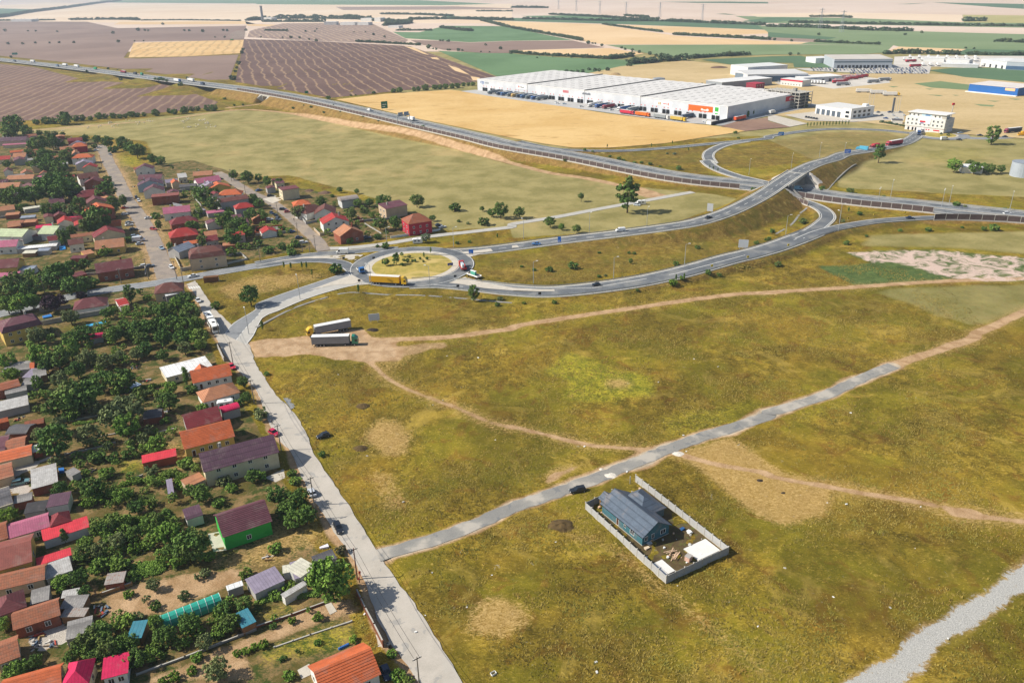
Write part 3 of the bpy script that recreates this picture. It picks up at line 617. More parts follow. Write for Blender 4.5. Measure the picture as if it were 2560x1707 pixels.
isl = blot('island_grass', '#8c8238', '#b8a055',.2, '#c7ad6c',1.2)
def disc(name, c, r0, m, zc, ze, n=72):
    q = M(); vs = []
    for k, rr in enumerate((1,.7,.35)):
        for i in range(n): a = 2*math.pi*i/n; vs.append((c[0]+math.cos(a)*r0*rr, c[1]+math.sin(a)*r0*rr, ze+(zc-ze)*(1-rr*rr)))
    vs.append((c[0], c[1], zc)); fs = []
    for k in (0,1): fs += [(k*n+i, k*n+(i+1) % n,(k+1)*n+(i+1) % n,(k+1)*n+i) for i in range(n)]
    fs += [(2*n+i,2*n+(i+1) % n,3*n) for i in range(n)]
    o = q.add(vs, fs).build(name, m); tag(o, kind='structure'); o.data.polygons.foreach_set('use_smooth',[True]*len(fs)); return o
disc('roundabout_island', RBC, RB_IN-.02, isl,.9,.19)
ring('roundabout_road', FRC,14,22, A_MID,.085); ring('roundabout_apron', FRC,12.5,14, PAVE,.15, h=.2); disc('roundabout_island', FRC,12.5, isl,.5,.16)
# painted and paved splitter islands
for t, q in (('11',[(130,838),(450,792),(900,768),(985,774),(912,826),(760,806),(450,806)]),('11',[(480,1100),(700,1020),(880,956),(985,1012),(900,1040),(700,1052)]),('11',[(1850,718),(1905,748),(2350,690),(2350,703),(2080,760),(1958,796)]),('11',[(1770,1030),(1920,975),(2060,1022),(2350,1072),(2350,1100),(2100,1080),(1880,1042)])):
    patch('splitter_island', PAVE,[P(t, *p) for p in q],.13)
for t, q in (('12',[(0,1075),(250,1090),(640,1090),(860,1060),(600,1104),(250,1108),(0,1100)]),('12',[(0,688),(300,652),(420,640),(250,680),(0,710)])):
    patch('painted_island', PAVE,[P(t, *p,.35) for p in q],.1)
# pedestrian crossing by the corner
for i in range(5):
    a = P('10',1735+i*20,1085+i*-4); patch('zebra_bar', MARK,[P('10',1722+i*22,1065-i*2), P('10',1735+i*22,1064-i*2), P('10',1757+i*22,1086-i*3), P('10',1743+i*22,1088-i*3)],.07, parent=stA)
# ---- motorway
MW = ribbon('motorway', MOTOR,-11.6,11.6, A_DARK,.06, skirt=.5)
for s in (-1,1):
    for off in (1.9,9.3): ribbon('edge_line', MOTOR, s*off-.24, s*off+.24, MARK,.085, MW,0)
    ribbon('lane_line', MOTOR, s*5.6-.12, s*5.6+.12, MARK,.085, MW,0, dash=(6,9)); ribbon('verge_strip', MOTOR, s*11.65, s*13, KERB,.05, MW,.4) if s > 0 else ribbon('verge_strip', MOTOR,-13,-11.65, KERB,.05, MW,.4)
ribbon('median_strip', MOTOR,-1.4,1.4, mat('median_gravel', '#9a948a'),.08, MW,0)
def guardrail(name, L, off, label, cat='guardrail', step=8, h=.75, grp=None):
    N = normals(L); B = np.c_[L[:, :2]+N*off, L[:,2]]; o = thing(name, B[0],0, label, cat, grp); b0 = B[0]; n = len(B)
    q = M(); vs = []
    for p in B: p = p-b0; vs += [(p[0], p[1], p[2]+h-.35),(p[0], p[1], p[2]+h)]
    q.add(vs,[(2*i,2*i+2,2*i+3,2*i+1) for i in range(n-1)]); q.build('rail', STEEL, o)
    cum = np.r_[0, np.cumsum(np.linalg.norm(np.diff(B[:, :2], axis=0), axis=1))]; q = M()
    for s in np.arange(0, cum[-1], step):
        p = np.array([np.interp(s, cum, B[:, k]) for k in range(3)])-b0; q.box(p[0]-.07, p[0]+.07, p[1]-.07, p[1]+.07, p[2]-.2, p[2]+h)
    pp = q.build('post_row', STEEL, o); pp['kind'] = 'stuff'
    return o
guardrail('guardrail', MOTOR,0.5, 'steel guardrail on the motorway median, far of the pair'); guardrail('guardrail', MOTOR,-0.5, 'steel guardrail on the motorway median, near of the pair')
guardrail('guardrail', MOTOR,12.2, 'steel guardrail along the far edge of the motorway')
guardrail('guardrail', OVER,5.0, 'steel guardrail on the far side of the flyover road'); guardrail('guardrail', OVER,-5.0, 'steel guardrail on the near side of the flyover road')
guardrail('guardrail', LOWER,5.9, 'steel guardrail on the inner side of the lower ramp'); guardrail('guardrail', LOWER,-5.9, 'steel guardrail on the outer side of the lower ramp')
guardrail('guardrail', MERGE,-3.9, 'steel guardrail along the slip road joining the motorway'); guardrail('guardrail', LOOPS,3.9, 'curved steel guardrail inside the tight loop by the flyover')
PANEL = mat('noise_panel', '#5d4f4c',.85,.22,.8); POSTM = mat('pale_post', '#b9b4ab',.8,.1)
def barrier(label, L, off, i0, i1, h=3.0, bay=6.0, name='noise_barrier'):
    N = normals(L); B = np.c_[L[:, :2]+N*off, L[:,2]][i0:i1]; cum = np.r_[0, np.cumsum(np.linalg.norm(np.diff(B[:, :2], axis=0), axis=1))]
    o = thing(name, B[0],0, label, 'noise barrier', 'noise barriers along the motorway'); b0 = B[0]
    q = M(); q.box(-.12,.12,-.12,.12,-.4, h+.15); pm = q.mesh('post',[POSTM]); q = M(); q.box(0, bay-.3,-.05,.05,.35, h); q.box(0, bay-.3,-.08,.08, h, h+.12,1); q.box(0, bay-.3,-.16,.16,-.4,.35,1); gm = q.mesh('panel',[PANEL, POSTM])
    k = 0; s = 0.0
    while s < cum[-1]-bay and k < 290:
        p = np.array([np.interp(s, cum, B[:, j]) for j in range(3)])-b0; e = np.array([np.interp(s+bay, cum, B[:, j]) for j in range(3)])-b0; a = math.atan2(e[1]-p[1], e[0]-p[0])
        link('post', pm, o, tuple(p), a); link('panel', gm, o,(p[0]+math.cos(a)*.15, p[1]+math.sin(a)*.15, p[2]), a); s += bay; k += 1
    link('post', pm, o, tuple(p+(e-p))); return o
def near_idx(L, t, x, y, h=0): p = P(t, x, y, h); return int(np.argmin(np.linalg.norm(L[:, :2]-p[:2], axis=1)))
_a = near_idx(MOTOR, '00',2250,830,8); _b = near_idx(MOTOR, '12',2250,146,1); barrier('long brown noise barrier along the motorway left of the flyover', MOTOR,-12.4, _a, _b)
_c = near_idx(MOTOR, 'z',860,330,1); _d = near_idx(MOTOR, '13',1700,370,1); barrier('brown noise barrier along the motorway right of the flyover', MOTOR,-12.4, _c, _d,3.2,5.2)
_e = near_idx(MERGE, '13',1500,435,2); barrier('dark noise barrier beside the slip road at the right edge', MERGE,-4.4, _e, len(MERGE)-1,3.2,6)
barrier('short brown noise barrier inside the tight loop', LOOPS,4.6, near_idx(LOOPS, 'z',1000,448,1.4), len(LOOPS)-1,2.6,4)
# ---- flyover bridge and motorway underpass
def bridge():
    i = int(np.argmin([motor_dist(np.array([p[0]]), np.array([p[1]]))[0] for p in OVER])); c = OVER[i]; t = OVER[i+2]-OVER[i-2]; a = math.atan2(t[1], t[0]); j = int(np.argmin(np.linalg.norm(MOTOR[:, :2]-c[:2], axis=1))); mt = MOTOR[j+1]-MOTOR[j-1]; ma = math.atan2(mt[1], mt[0])-a
    sn = abs(math.sin(ma)); hl = 16/sn; o = thing('flyover_bridge',(c[0], c[1],0), a, 'grey concrete road bridge carrying the curved road over the motorway', 'bridge'); z = c[2]
    sh_ = lambda y: y/math.tan(ma)
    def slab(q, x0, x1, y0, y1, z0, z1, mi=0):
        vs = [(x+sh_(y), y, zz) for zz in (z0, z1) for x, y in ((x0, y0),(x1, y0),(x1, y1),(x0, y1))]; q.add(vs,[(3,2,1,0),(4,5,6,7),(0,1,5,4),(1,2,6,5),(2,3,7,6),(3,0,4,7)], mi)
    q = M(); slab(q,-hl-1, hl+1,-6.1,6.1, z-1.1, z-.05); q.build('deck', CONC, o)
    for s in (-1,1):
        q = M(); slab(q,-hl-3, hl+3, s*6.1-.2, s*6.1+.2, z-1.2, z+.5); q.build('parapet', CONC, o)
        q = M(); slab(q, s*hl-.6, s*hl+.6,-6.5,6.5,-.5, z-1); q.build('abutment', CONCD, o)
        for w_ in (-1,1):
            q = M(); x = s*hl; vs = [(x+sh_(w_*6.5), w_*6.5,-.5),(x+sh_(w_*6.5), w_*6.5, z-.6),(x+sh_(w_*18), w_*18,-.5),(x+s*.8+sh_(w_*6.5), w_*6.5,-.5),(x+s*.8+sh_(w_*6.5), w_*6.5, z-.6),(x+s*.8+sh_(w_*18), w_*18,-.5)]
            q.add(vs,[(0,1,2),(5,4,3),(0,3,4,1),(1,4,5,2),(2,5,3,0)]); q.build('wing_wall', CONCD, o)
    for y in (-4,0,4): q = M(); q.cyl((sh_(y), y,0),(sh_(y), y, z-1.1),.5, n=10); q.build('pier', CONC, o)
    q = M(); slab(q,-.6,.6,-5.5,5.5, z-1.6, z-1.05); q.build('pier_cap', CONC, o)
bridge()
def underpass():
    a = math.atan2(UP_DIR[1], UP_DIR[0]); o = thing('motorway_underpass',(UP_C[0], UP_C[1],0), a, 'concrete underpass with splayed white wing walls below the motorway', 'bridge'); z = UP_Z
    M().box(-UP_W-1, UP_W+1,-13.3,13.3, z-1.4, z-.05).build('deck', CONC, o)
    for s in (-1,1):
        q = M(); q.box(s*UP_W-.5, s*UP_W+.5,-13.4,13.4,-.3, z-1.3); q.build('abutment', CONC, o)
        for w_ in (-1,1):
            x = s*(UP_W+.5); q = M(); q.add([(x, w_*13.2,-.3),(x, w_*13.2, z-.2),(x+s*7, w_*27,-.3),(x+s*.7, w_*13.2,-.3),(x+s*.7, w_*13.2, z-.2),(x+s*7.7, w_*27,-.3)],[(0,1,2),(5,4,3),(0,3,4,1),(1,4,5,2),(2,5,3,0)]); q.build('wing_wall', CONC, o)
            q = M(); q.add([(x+s*.75, w_*13.25, z-.25),(x+s*7.8, w_*27.1,-.2),(x+s*12, w_*13.5,.9*z)],[(0,1,2)]); q.build('slope_paving', CONC, o)
underpass()
for t, pts, hh in (('11',[(0,1440),(130,1370),(330,1270),(560,1190),(850,1120),(1200,1140),(1600,1150),(2350,1215)],.1),('z',[(670,690),(800,610),(880,510),(930,470)],.15),('z',[(1100,320),(1200,210),(1340,105)],.1)):
    L = smooth([onground(t, *p) for p in pts],3); L[:,2] = elev(L[:,0], L[:,1])+.05
    ribbon('concrete_ditch', L,-.55,.55, CONCD,.12, skirt=.3)
# ------------------------------------------------------------------ automatic labels for look-alikes
LAND = []          # (photo x, photo y, depth, phrase) of things that can be named
PEND = []          # (object, phrase, category, group, world point)
FOOT = []          # building footprints for keeping trees out
def landmark(p, phrase):
    if len(phrase.split()) < 8: x, y, z = proj(p); LAND.append((x, y, z, phrase))
def pend(o, phrase, cat, group, p): o['category'] = cat; o['group'] = group; PEND.append((o, phrase, np.array(p, float)))
ONE = 'first second third fourth fifth sixth seventh eighth ninth tenth eleventh twelfth thirteenth fourteenth fifteenth sixteenth seventeenth eighteenth nineteenth twentieth'.split(); TEN = {2: 'twenty',3: 'thirty',4: 'forty',5: 'fifty',6: 'sixty',7: 'seventy',8: 'eighty'}
def ordw(k): return ONE[k] if k < 20 else f'{TEN[(k+1)//10]}-{ONE[(k+1) % 10-1]}' if (k+1) % 10 else {30: 'thirtieth',40: 'fortieth',50: 'fiftieth',60: 'sixtieth',70: 'seventieth'}[k+1]
ROWS = ('roundabout island', 'cypress', 'conifer', 'hedgerow', 'embankment', 'far car park', 'lorries', 'pylon', 'flagpole', 'warehouse', 'yellow signs', 'red banded', 'showroom')
def resolve():
    g = {}; r = {}; A = np.array([(l[0], l[1]) for l in LAND])
    for o, ph, p in PEND:
        x, y, z = proj(p)
        if any(k in o['group'] for k in ROWS): r.setdefault((ph, o['group']),[]).append((x, o)); continue
        d = np.hypot(A[:,0]-x,(A[:,1]-y)*1.6); i = int(d.argmin()); dx, dy = x-A[i,0],(y-A[i,1])*1.6
        w_ = 'right of' if dx > abs(dy) else 'left of' if -dx > abs(dy) else 'in front of' if dy > 0 else 'behind'
        g.setdefault((ph, w_, LAND[i][3]),[]).append((d[i], o))
    for (ph, w_, l), lst in g.items():
        for k,(d, o) in enumerate(sorted(lst, key=lambda q: q[0])): o['label'] = f'{ph} {w_} the {l}' if len(lst) == 1 else f'{"" if k == 0 else ordw(k)+" "}nearest {ph} {w_} the {l}'
    for (ph, gp), lst in r.items():
        same = len([1 for k in r if k[0] == ph]) > 1; ph2 = ph if not same else f'{ph} among the {gp}'
        for k,(x, o) in enumerate(sorted(lst, key=lambda q: q[0])): o['label'] = ph2 if len(lst) == 1 else f'{ph2}, {ordw(k)} from left'
# ------------------------------------------------------------------ trees
def leafmat(name, a, b, c):
    n = NT(name); v = n.objc(); r = n.new('ShaderNodeObjectInfo').outputs['Random']
    f = n.ss(n.math('ADD', n.math('MULTIPLY', n.noise(v,2.2,3,.6),.7), n.math('MULTIPLY', n.noise(v,14,2,.6),.3)),.34,.66)
    k = n.mix(f, lin(a), lin(b)); k = n.mix(n.math('MULTIPLY', r,.55), k, lin(c)); w_ = n.pos(); k = n.mix(n.math('MULTIPLY', n.ss(n.noise(w_,.16,3,.6),.5,.62),.5), k, sh(b,1.25)); k = n.mix(n.math('MULTIPLY', n.ss(n.noise(w_,.09,3,.6),.52,.64),.45), k, lin('#767a44')); n.b.inputs['Specular IOR Level'].default_value = .15
    return n.col(k,.8)
L_DARK = leafmat('leaf_dark', '#3c5222', '#6d873c', '#466a33'); L_MID = leafmat('leaf_mid', '#4c6a26', '#86a247', '#5f822e'); L_OLIVE = leafmat('leaf_olive', '#4c5732', '#848c58', '#5f6f48'); L_PURPLE = leafmat('leaf_purple', '#2a1c26', '#45303c', '#33222e'); L_FAR = leafmat('leaf_far', '#43553a', '#5d7150', '#4f6044'); L_LIME = leafmat('leaf_lime', '#4a6420', '#7d9636', '#66852c'); L_GREY = leafmat('leaf_greygreen', '#55664e', '#7d8d70', '#6a7a60')
BARK = mat('bark', '#5a4936',.95,.3,3)
def crown_mesh(name, seed, n_cl, n_lf, shape=(1,1,.85), ls=.13, hollow=.45, cone=0.0, lobes=4):
    """unit crown (radius 1, centred) of small leaf faces gathered in clumps"""
    g = np.random.default_rng(seed); lob = g.normal(size=(lobes,3)); lob /= np.linalg.norm(lob, axis=1)[:, None]; lob[:,2] *= .6
    d = g.normal(size=(n_cl,3)); d /= np.linalg.norm(d, axis=1)[:, None]
    amp = .78+.28*np.clip((d@lob.T),0,1).max(1)+g.normal(size=n_cl)*.07
    rad = (hollow+(1-hollow)*g.random(n_cl)**.45)*amp
    C = d*rad[:, None]*np.array(shape)
    if cone: C[:, :2] *= (1-cone*np.clip(C[:,2:3]/shape[2]*.5+.5,0,1))
    cs = .13+.13*g.random(n_cl)
    K = np.repeat(np.arange(n_cl), n_lf); o = g.normal(size=(len(K),3)); o /= np.linalg.norm(o, axis=1)[:, None]; o *= (g.random((len(K),1))**.4)*cs[K][:, None]*np.array([1.1,1.1,.8])
    Pn = C[K]+o; u = g.normal(size=(len(K),3)); u /= np.linalg.norm(u, axis=1)[:, None]; nrm = o/(np.linalg.norm(o, axis=1)[:, None]+1e-6)+g.normal(size=o.shape)*.5+np.array([0,0,.4])
    v = np.cross(nrm, u); v /= np.linalg.norm(v, axis=1)[:, None]+1e-6; u = np.cross(v, nrm); u /= np.linalg.norm(u, axis=1)[:, None]+1e-6
    s = (ls*(.6+.8*g.random(len(K))))[:, None]
    V = np.stack([Pn-u*s*.5, Pn+v*s*.42, Pn+u*s*.5, Pn-v*s*.42],1).reshape(-1,3); F = np.arange(len(V)).reshape(-1,4)
    return np_mesh(name, V, F,[])
CROWN = {}
for kind, args in dict(
    round=[(s,90,26,(1,1,.85),.15) for s in (1,2,3,4)], tall=[(s,90,26,(.8,.8,1.25),.15) for s in (11,12,13)], wide=[(s,110,24,(1.1,1,.62),.15) for s in (21,22,23)],
    bush=[(s,46,22,(1,1,.7),.24) for s in (31,32,33,34)], poplar=[(s,70,24,(.42,.42,1.6),.16,.3,.25) for s in (41,42)], cone=[(s,60,24,(.6,.6,1.3),.17,.3,.75) for s in (51,52)], ragged=[(s,60,26,(.85,.8,1.2),.17,.35,0,7) for s in (61,62)],
    light=[(s,34,14,(1,1,.85),.24) for s in (91,92,93,94)], sapl=[(s,22,16,(.9,.9,.9),.3) for s in (71,72)], far=[(s,34,14,(1,1,.75),.36) for s in (81,82,83)]).items():
    CROWN[kind] = [crown_mesh(kind+'_crown', *a_) for a_ in args]
_cm = {}
def crown(kind, m, i):
    k = (kind, i % len(CROWN[kind]), m.name)
    if k not in _cm: c = CROWN[kind][k[1]].copy(); c.materials.clear(); c.materials.append(m); _cm[k] = c
    return _cm[k]
def trunk_mesh(r):
    q = M(); q.cyl((0,0,0),(.02,0,.5),.09,.065,7); q.cyl((.02,0,.5),(-.03,.04,1.0),.065,.045,6)
    for a in (0,1.4,2.7,4.1,5.2): q.cyl((0,0,.55+.08*(a % 1)),(.42*math.cos(a),.42*math.sin(a),1.1),.035,.012,5)
    return q.mesh('trunk',[BARK])
TRUNK = trunk_mesh(1)
KIND = dict(round=('tree',.85), tall=('tree',1.25), wide=('tree',.62), bush=('shrub',.62), poplar=('poplar_tree',1.6), cone=('conifer_tree',1.3), ragged=('tree',1.2), sapl=('sapling',.9), far=('tree',.75))
_tn = [0]
def tree(p, r, kind='round', m=None, phrase=None, group='garden trees', trunk=None, label=None):
    """p: world base point, r: crown radius in metres"""
    m = m or L_DARK; _tn[0] += 1; i = _tn[0]; nm, hz = KIND[kind]
    small = kind == 'bush'; tr = trunk if trunk is not None else (.12 if small else .45)*r
    zc = tr+hz*r*.9
    o = thing(nm,(p[0], p[1], p[2]), random.random()*6.28)
    c = link('foliage' if small else 'crown', crown(kind, m, random.randrange(9)), o,(0,0, zc)); c.scale = (r*(.92+.16*random.random()), r*(.92+.16*random.random()), r)
    t = link('stem' if small else 'trunk', TRUNK, o); t.scale = (r*.8, r*.8, zc)
    if label: tag(o, label, 'shrub' if small else 'tree')
    else: pend(o, phrase or ('leafy green shrub' if small else 'leafy green tree'), 'shrub' if small else 'tree', group, np.array(p)+[0,0, zc])
    return o
def crownat(t, x, y, r, kind='round', m=None, phrase=None, group='garden trees', trunk=None, label=None):
    """crown centre and radius as seen in the photo -> tree on the ground"""
    rm = r*mscale(t, x, y,2)*(.92 if t in ('10', '20', '30') and kind in ('round', 'wide') else 1); hz = KIND[kind][1]; tr = trunk if trunk is not None else (.12 if kind == 'bush' else .45)*rm
    z = 0
    for _ in range(3): q = P(t, x, y, z+tr+hz*rm*.9); z = el1(q)
    if kind == 'far' and r < 14: bulk('field',(q[0], q[1], z), rm, 'far', tr+hz*rm*.9); return
    return tree((q[0], q[1], z-.05), rm, kind, m, phrase, group, trunk, label)
BULK = {}
def bulk(key, p, r, kind, z):
    """foliage beyond the trees that can be counted: gathered and built as one mass"""
    BULK.setdefault(key,[]).append((p, r, kind, z))
def bulk_build(key, name, label, m):
    g = np.random.default_rng(5); V = []; F = []; b_ = 0
    for p, r, kind, z in BULK.get(key,[]):
        me_ = CROWN[kind][g.integers(len(CROWN[kind]))]; n = len(me_.vertices); co = np.empty(n*3, np.float32); me_.vertices.foreach_get('co', co); co = co.reshape(-1,3); a = g.random()*6.28
        co = np.c_[co[:,0]*math.cos(a)-co[:,1]*math.sin(a), co[:,0]*math.sin(a)+co[:,1]*math.cos(a), co[:,2]]*r+np.array([p[0], p[1], p[2]+z]); V.append(co); F.append(np.arange(n).reshape(-1,4)+b_); b_ += n
    tag(link(name, np_mesh(name, np.vstack(V), np.vstack(F),[m])), label, 'trees', None, 'stuff')
def farblob(name, pts, r, m=None, gap=1.3, label='', seed=0, hvar=.6):
    """a far hedgerow or wood seen as one mass of foliage"""
    g = np.random.default_rng(seed); L = smooth(pts, r*gap); V = []; F = []; b = 0
    for p in L:
        me_ = CROWN['far'][g.integers(3)]; n = len(me_.vertices); co = np.empty(n*3, np.float32); me_.vertices.foreach_get('co', co); co = co.reshape(-1,3)
        s = r*(1-hvar/2+hvar*g.random()); co = co*s*np.array([1.3,1.3,.9])+np.array([p[0]+g.normal()*r*.3, p[1]+g.normal()*r*.3, p[2]+s*.5]); V.append(co); F.append(np.arange(n).reshape(-1,4)+b); b += n
    o = link(name, np_mesh(name, np.vstack(V), np.vstack(F),[m or L_FAR])); tag(o, label, 'trees', None, 'stuff'); return o

# ------------------------------------------------------------------ houses
_q = M(); _q.box(-.5,.5,-.05,.03,0,1,0); _q.box(-.42,-.04,-.06,-.045,.08,.92,1); _q.box(.04,.42,-.06,-.045,.08,.92,1)
WINM = _q.mesh('window',[WHITE, GLASS])
_q = M(); _q.box(-.5,.5,-.05,.03,0,1,0); _q.box(-.4,.4,-.07,-.05,.05,.9,1); DOORM = _q.mesh('door',[WHITE, mat('door_brown', '#5b3a28')])
RM = {}
for k,(hx, row, seam, moss) in dict(orange=('#c4653c',.3,0, None), tan=('#b27a58',.3,0, None), red=('#a8332f',.3,0, None), darkred=('#7a2f33',.32,0, None), maroon=('#6d3a3c',.32,0, None), brown=('#6b4038',.3,0, None), purple=('#5e4350',.9,.55, None), plum=('#6a4149',.36,0, None), pink=('#b0637a',0,.5, None), magenta=('#c21f4f',0,.6, None), scarlet=('#cf3a45',0,.45, None), rust=('#9a5a3e',.28,.4, '#6b4f42'), oldtile=('#a5674a',.3,.45, '#77604e'), grey=('#8d8985',.9,.5, '#a8a49c'), dgrey=('#5f5d5f',.9,.6, None), slate=('#57626f',.8,0, None), lilac=('#8e8494',0,.7, None), cream=('#cfcab6',0,.8, None), white=('#e3e2de',0,1.2, None), green=('#b9c49b',.5,0, None), teal=('#2c9a86',0,1.4, None), tealblue=('#3f7f8f',0,.8, None), rustgrey=('#9c948c',0,.5, '#8a5a44'), brownm=('#8a4f45',0,.35, None), bluegrey=('#8b93a0',.6,0, None), sheet=('#b5b2ad',0,.45, '#8d8780'), blacktar=('#3e3c3d',0,0, None), lightpink=('#c98c86',.3,0, None)).items():
    RM[k] = roofmat('roof_'+k, hx, row, seam, moss=moss)
WM = {k: mat('wall_'+k, hx,.9,.14,.35) for k, hx in dict(white='#dcd9d0', cream='#d0c3a2', yellow='#c9ab5c', beige='#c0a98c', grey='#a5a29d', dgrey='#7f7d7b', green='#3aa544', crimson='#a8303c', teal='#4a747b', lightgrey='#c4c3c0', pinkish='#cdb2a2', ochre='#b98a4e', terra='#a35438', wood='#8b6848', blue='#9fb0bd').items()}; WM['brick'] = BRICK
def rect(t, A, B, C, h):
    a, b = P(t, *A, h), P(t, *B, h); u = (b-a)[:2]; w_ = np.linalg.norm(u); u /= w_; v = np.array([-u[1], u[0]])
    d = C if isinstance(C,(int, float)) else abs(float((P(t, *C, h)-b)[:2]@v))
    c = (a[:2]+b[:2])/2+v*d/2; return c, w_, d, math.atan2(u[1], u[0])
def plane(q, p0, p1, p2, p3, th=.14, mi=0, course=0):
    """roof slab: p0,p1 along the eave, p2,p3 along the ridge; optional stepped tile courses"""
    p = [np.array(x, float) for x in (p0, p1, p2, p3)]; nrm = np.cross(p[1]-p[0], p[3]-p[0]); nrm /= np.linalg.norm(nrm); nrm = nrm if nrm[2] > 0 else -nrm
    b = [x-nrm*th for x in p]; q.add(b+p,[(3,2,1,0),(0,1,5,4),(1,2,6,5),(2,3,7,6),(3,0,4,7)], mi)
    if not course: q.add(p,[(0,1,2,3)], mi); return
    n = max(3, int(np.linalg.norm(p[3]-p[0])/course)); 
    for i in range(n):
        f, g_ = i/n,(i+1)/n; l = [p[0]+(p[3]-p[0])*f+nrm*.06, p[1]+(p[2]-p[1])*f+nrm*.06, p[1]+(p[2]-p[1])*g_, p[0]+(p[3]-p[0])*g_]; e = [p[0]+(p[3]-p[0])*f, p[1]+(p[2]-p[1])*f]
        q.add(l+e,[(0,1,2,3),(4,5,1,0)], mi)
def roof_geo(q, w_, d, h, rise, typ, ov, course=0, x0=0, y0=0):
    W, D = w_/2+ov, d/2+ov
    dz = -ov*.35
    if typ == 'gx':
        for s in (-1,1): plane(q,(x0-W, y0+s*D, h+dz),(x0+W, y0+s*D, h+dz),(x0+W, y0, h+rise),(x0-W, y0, h+rise), course=course)
    elif typ == 'gy':
        for s in (-1,1): plane(q,(x0+s*W, y0-D, h+dz),(x0+s*W, y0+D, h+dz),(x0, y0+D, h+rise),(x0, y0-D, h+rise), course=course)
    elif typ in ('hip', 'mansard'):
        zb, zt, Wb, Db = h+dz, h+rise, W, D
        if typ == 'mansard':
            k = min(W, D)*.22; zm = h+rise*.5
            lo = [(x0-W, y0-D, zb),(x0+W, y0-D, zb),(x0+W, y0+D, zb),(x0-W, y0+D, zb)]; hi = [(x0-W+k, y0-D+k, zm),(x0+W-k, y0-D+k, zm),(x0+W-k, y0+D-k, zm),(x0-W+k, y0+D-k, zm)]
            q.add(lo+hi,[(i,(i+1) % 4,4+(i+1) % 4,4+i) for i in range(4)]+[(3,2,1,0)]); zb, Wb, Db = zm, W-k, D-k
        L = [(x0-Wb, y0-Db, zb),(x0+Wb, y0-Db, zb),(x0+Wb, y0+Db, zb),(x0-Wb, y0+Db, zb)]
        if Wb >= Db: r = [(x0-(Wb-Db*.85), y0, zt),(x0+(Wb-Db*.85), y0, zt)]; fs = [(0,1,5,4),(2,3,4,5),(1,2,5),(3,0,4)]
        else: r = [(x0, y0-(Db-Wb*.85), zt),(x0, y0+(Db-Wb*.85), zt)]; fs = [(0,1,4),(1,2,5,4),(2,3,5),(3,0,4,5)]
        q.add(L+r, fs+([(3,2,1,0)] if typ == 'hip' else []))
        q.box(x0-W, x0+W, y0-D, y0+D, h+dz-.14, h+dz-.003)
    elif typ == 'shed': plane(q,(x0-W, y0-D, h),(x0+W, y0-D, h),(x0+W, y0+D, h+rise),(x0-W, y0+D, h+rise),.1)
    elif typ == 'flat': q.box(x0-W, x0+W, y0-D, y0+D, h, h+.22)
    elif typ == 'barrel':
        n = 8; vs = []
        for i in range(n+1):
            a = math.pi*i/n; vs += [(x0-W, y0-D*math.cos(a), h+rise*math.sin(a)),(x0+W, y0-D*math.cos(a), h+rise*math.sin(a))]
        q.add(vs,[(2*i,2*i+1,2*i+3,2*i+2) for i in range(n)]); q.add([vs[2*i] for i in range(n+1)],[tuple(range(n+1))]); q.add([vs[2*i+1] for i in range(n+1)],[tuple(range(n,-1,-1))])
def wall_geo(q, w_, d, h, rise, typ, x0=0, y0=0):
    W, D = w_/2, d/2; q.box(x0-W, x0+W, y0-D, y0+D,-.3, h)
    if typ == 'gx':
        for s in (-1,1): q.add([(x0+s*W, y0-D, h),(x0+s*W, y0+D, h),(x0+s*W, y0, h+rise-.1)],[(0,1,2) if s > 0 else (2,1,0)])
    if typ == 'gy':
        for s in (-1,1): q.add([(x0-W, y0+s*D, h),(x0+W, y0+s*D, h),(x0, y0+s*D, h+rise-.1)],[(0,1,2) if s < 0 else (2,1,0)])
    if typ == 'shed' and rise > 0: q.add([(x0-W, y0-D, h),(x0-W, y0+D, h),(x0-W, y0+D, h+rise-.1),(x0+W, y0-D, h),(x0+W, y0+D, h),(x0+W, y0+D, h+rise-.1)],[(0,2,1),(3,4,5),(1,2,5,4)])
def window(o, side, u, z, w_, d, ww=1.1, wh=1.25, me_=None, nm='window'):
    loc, rz = {'f': ((u,-d/2-.01, z),0), 'b': ((u, d/2+.01, z), math.pi), 'r': ((w_/2+.01, u, z), math.pi/2), 'l': ((-w_/2-.01, u, z),-math.pi/2)}[side]
    k = link(nm, me_ or WINM, o, loc, rz); k.scale = (ww,1, wh); return k
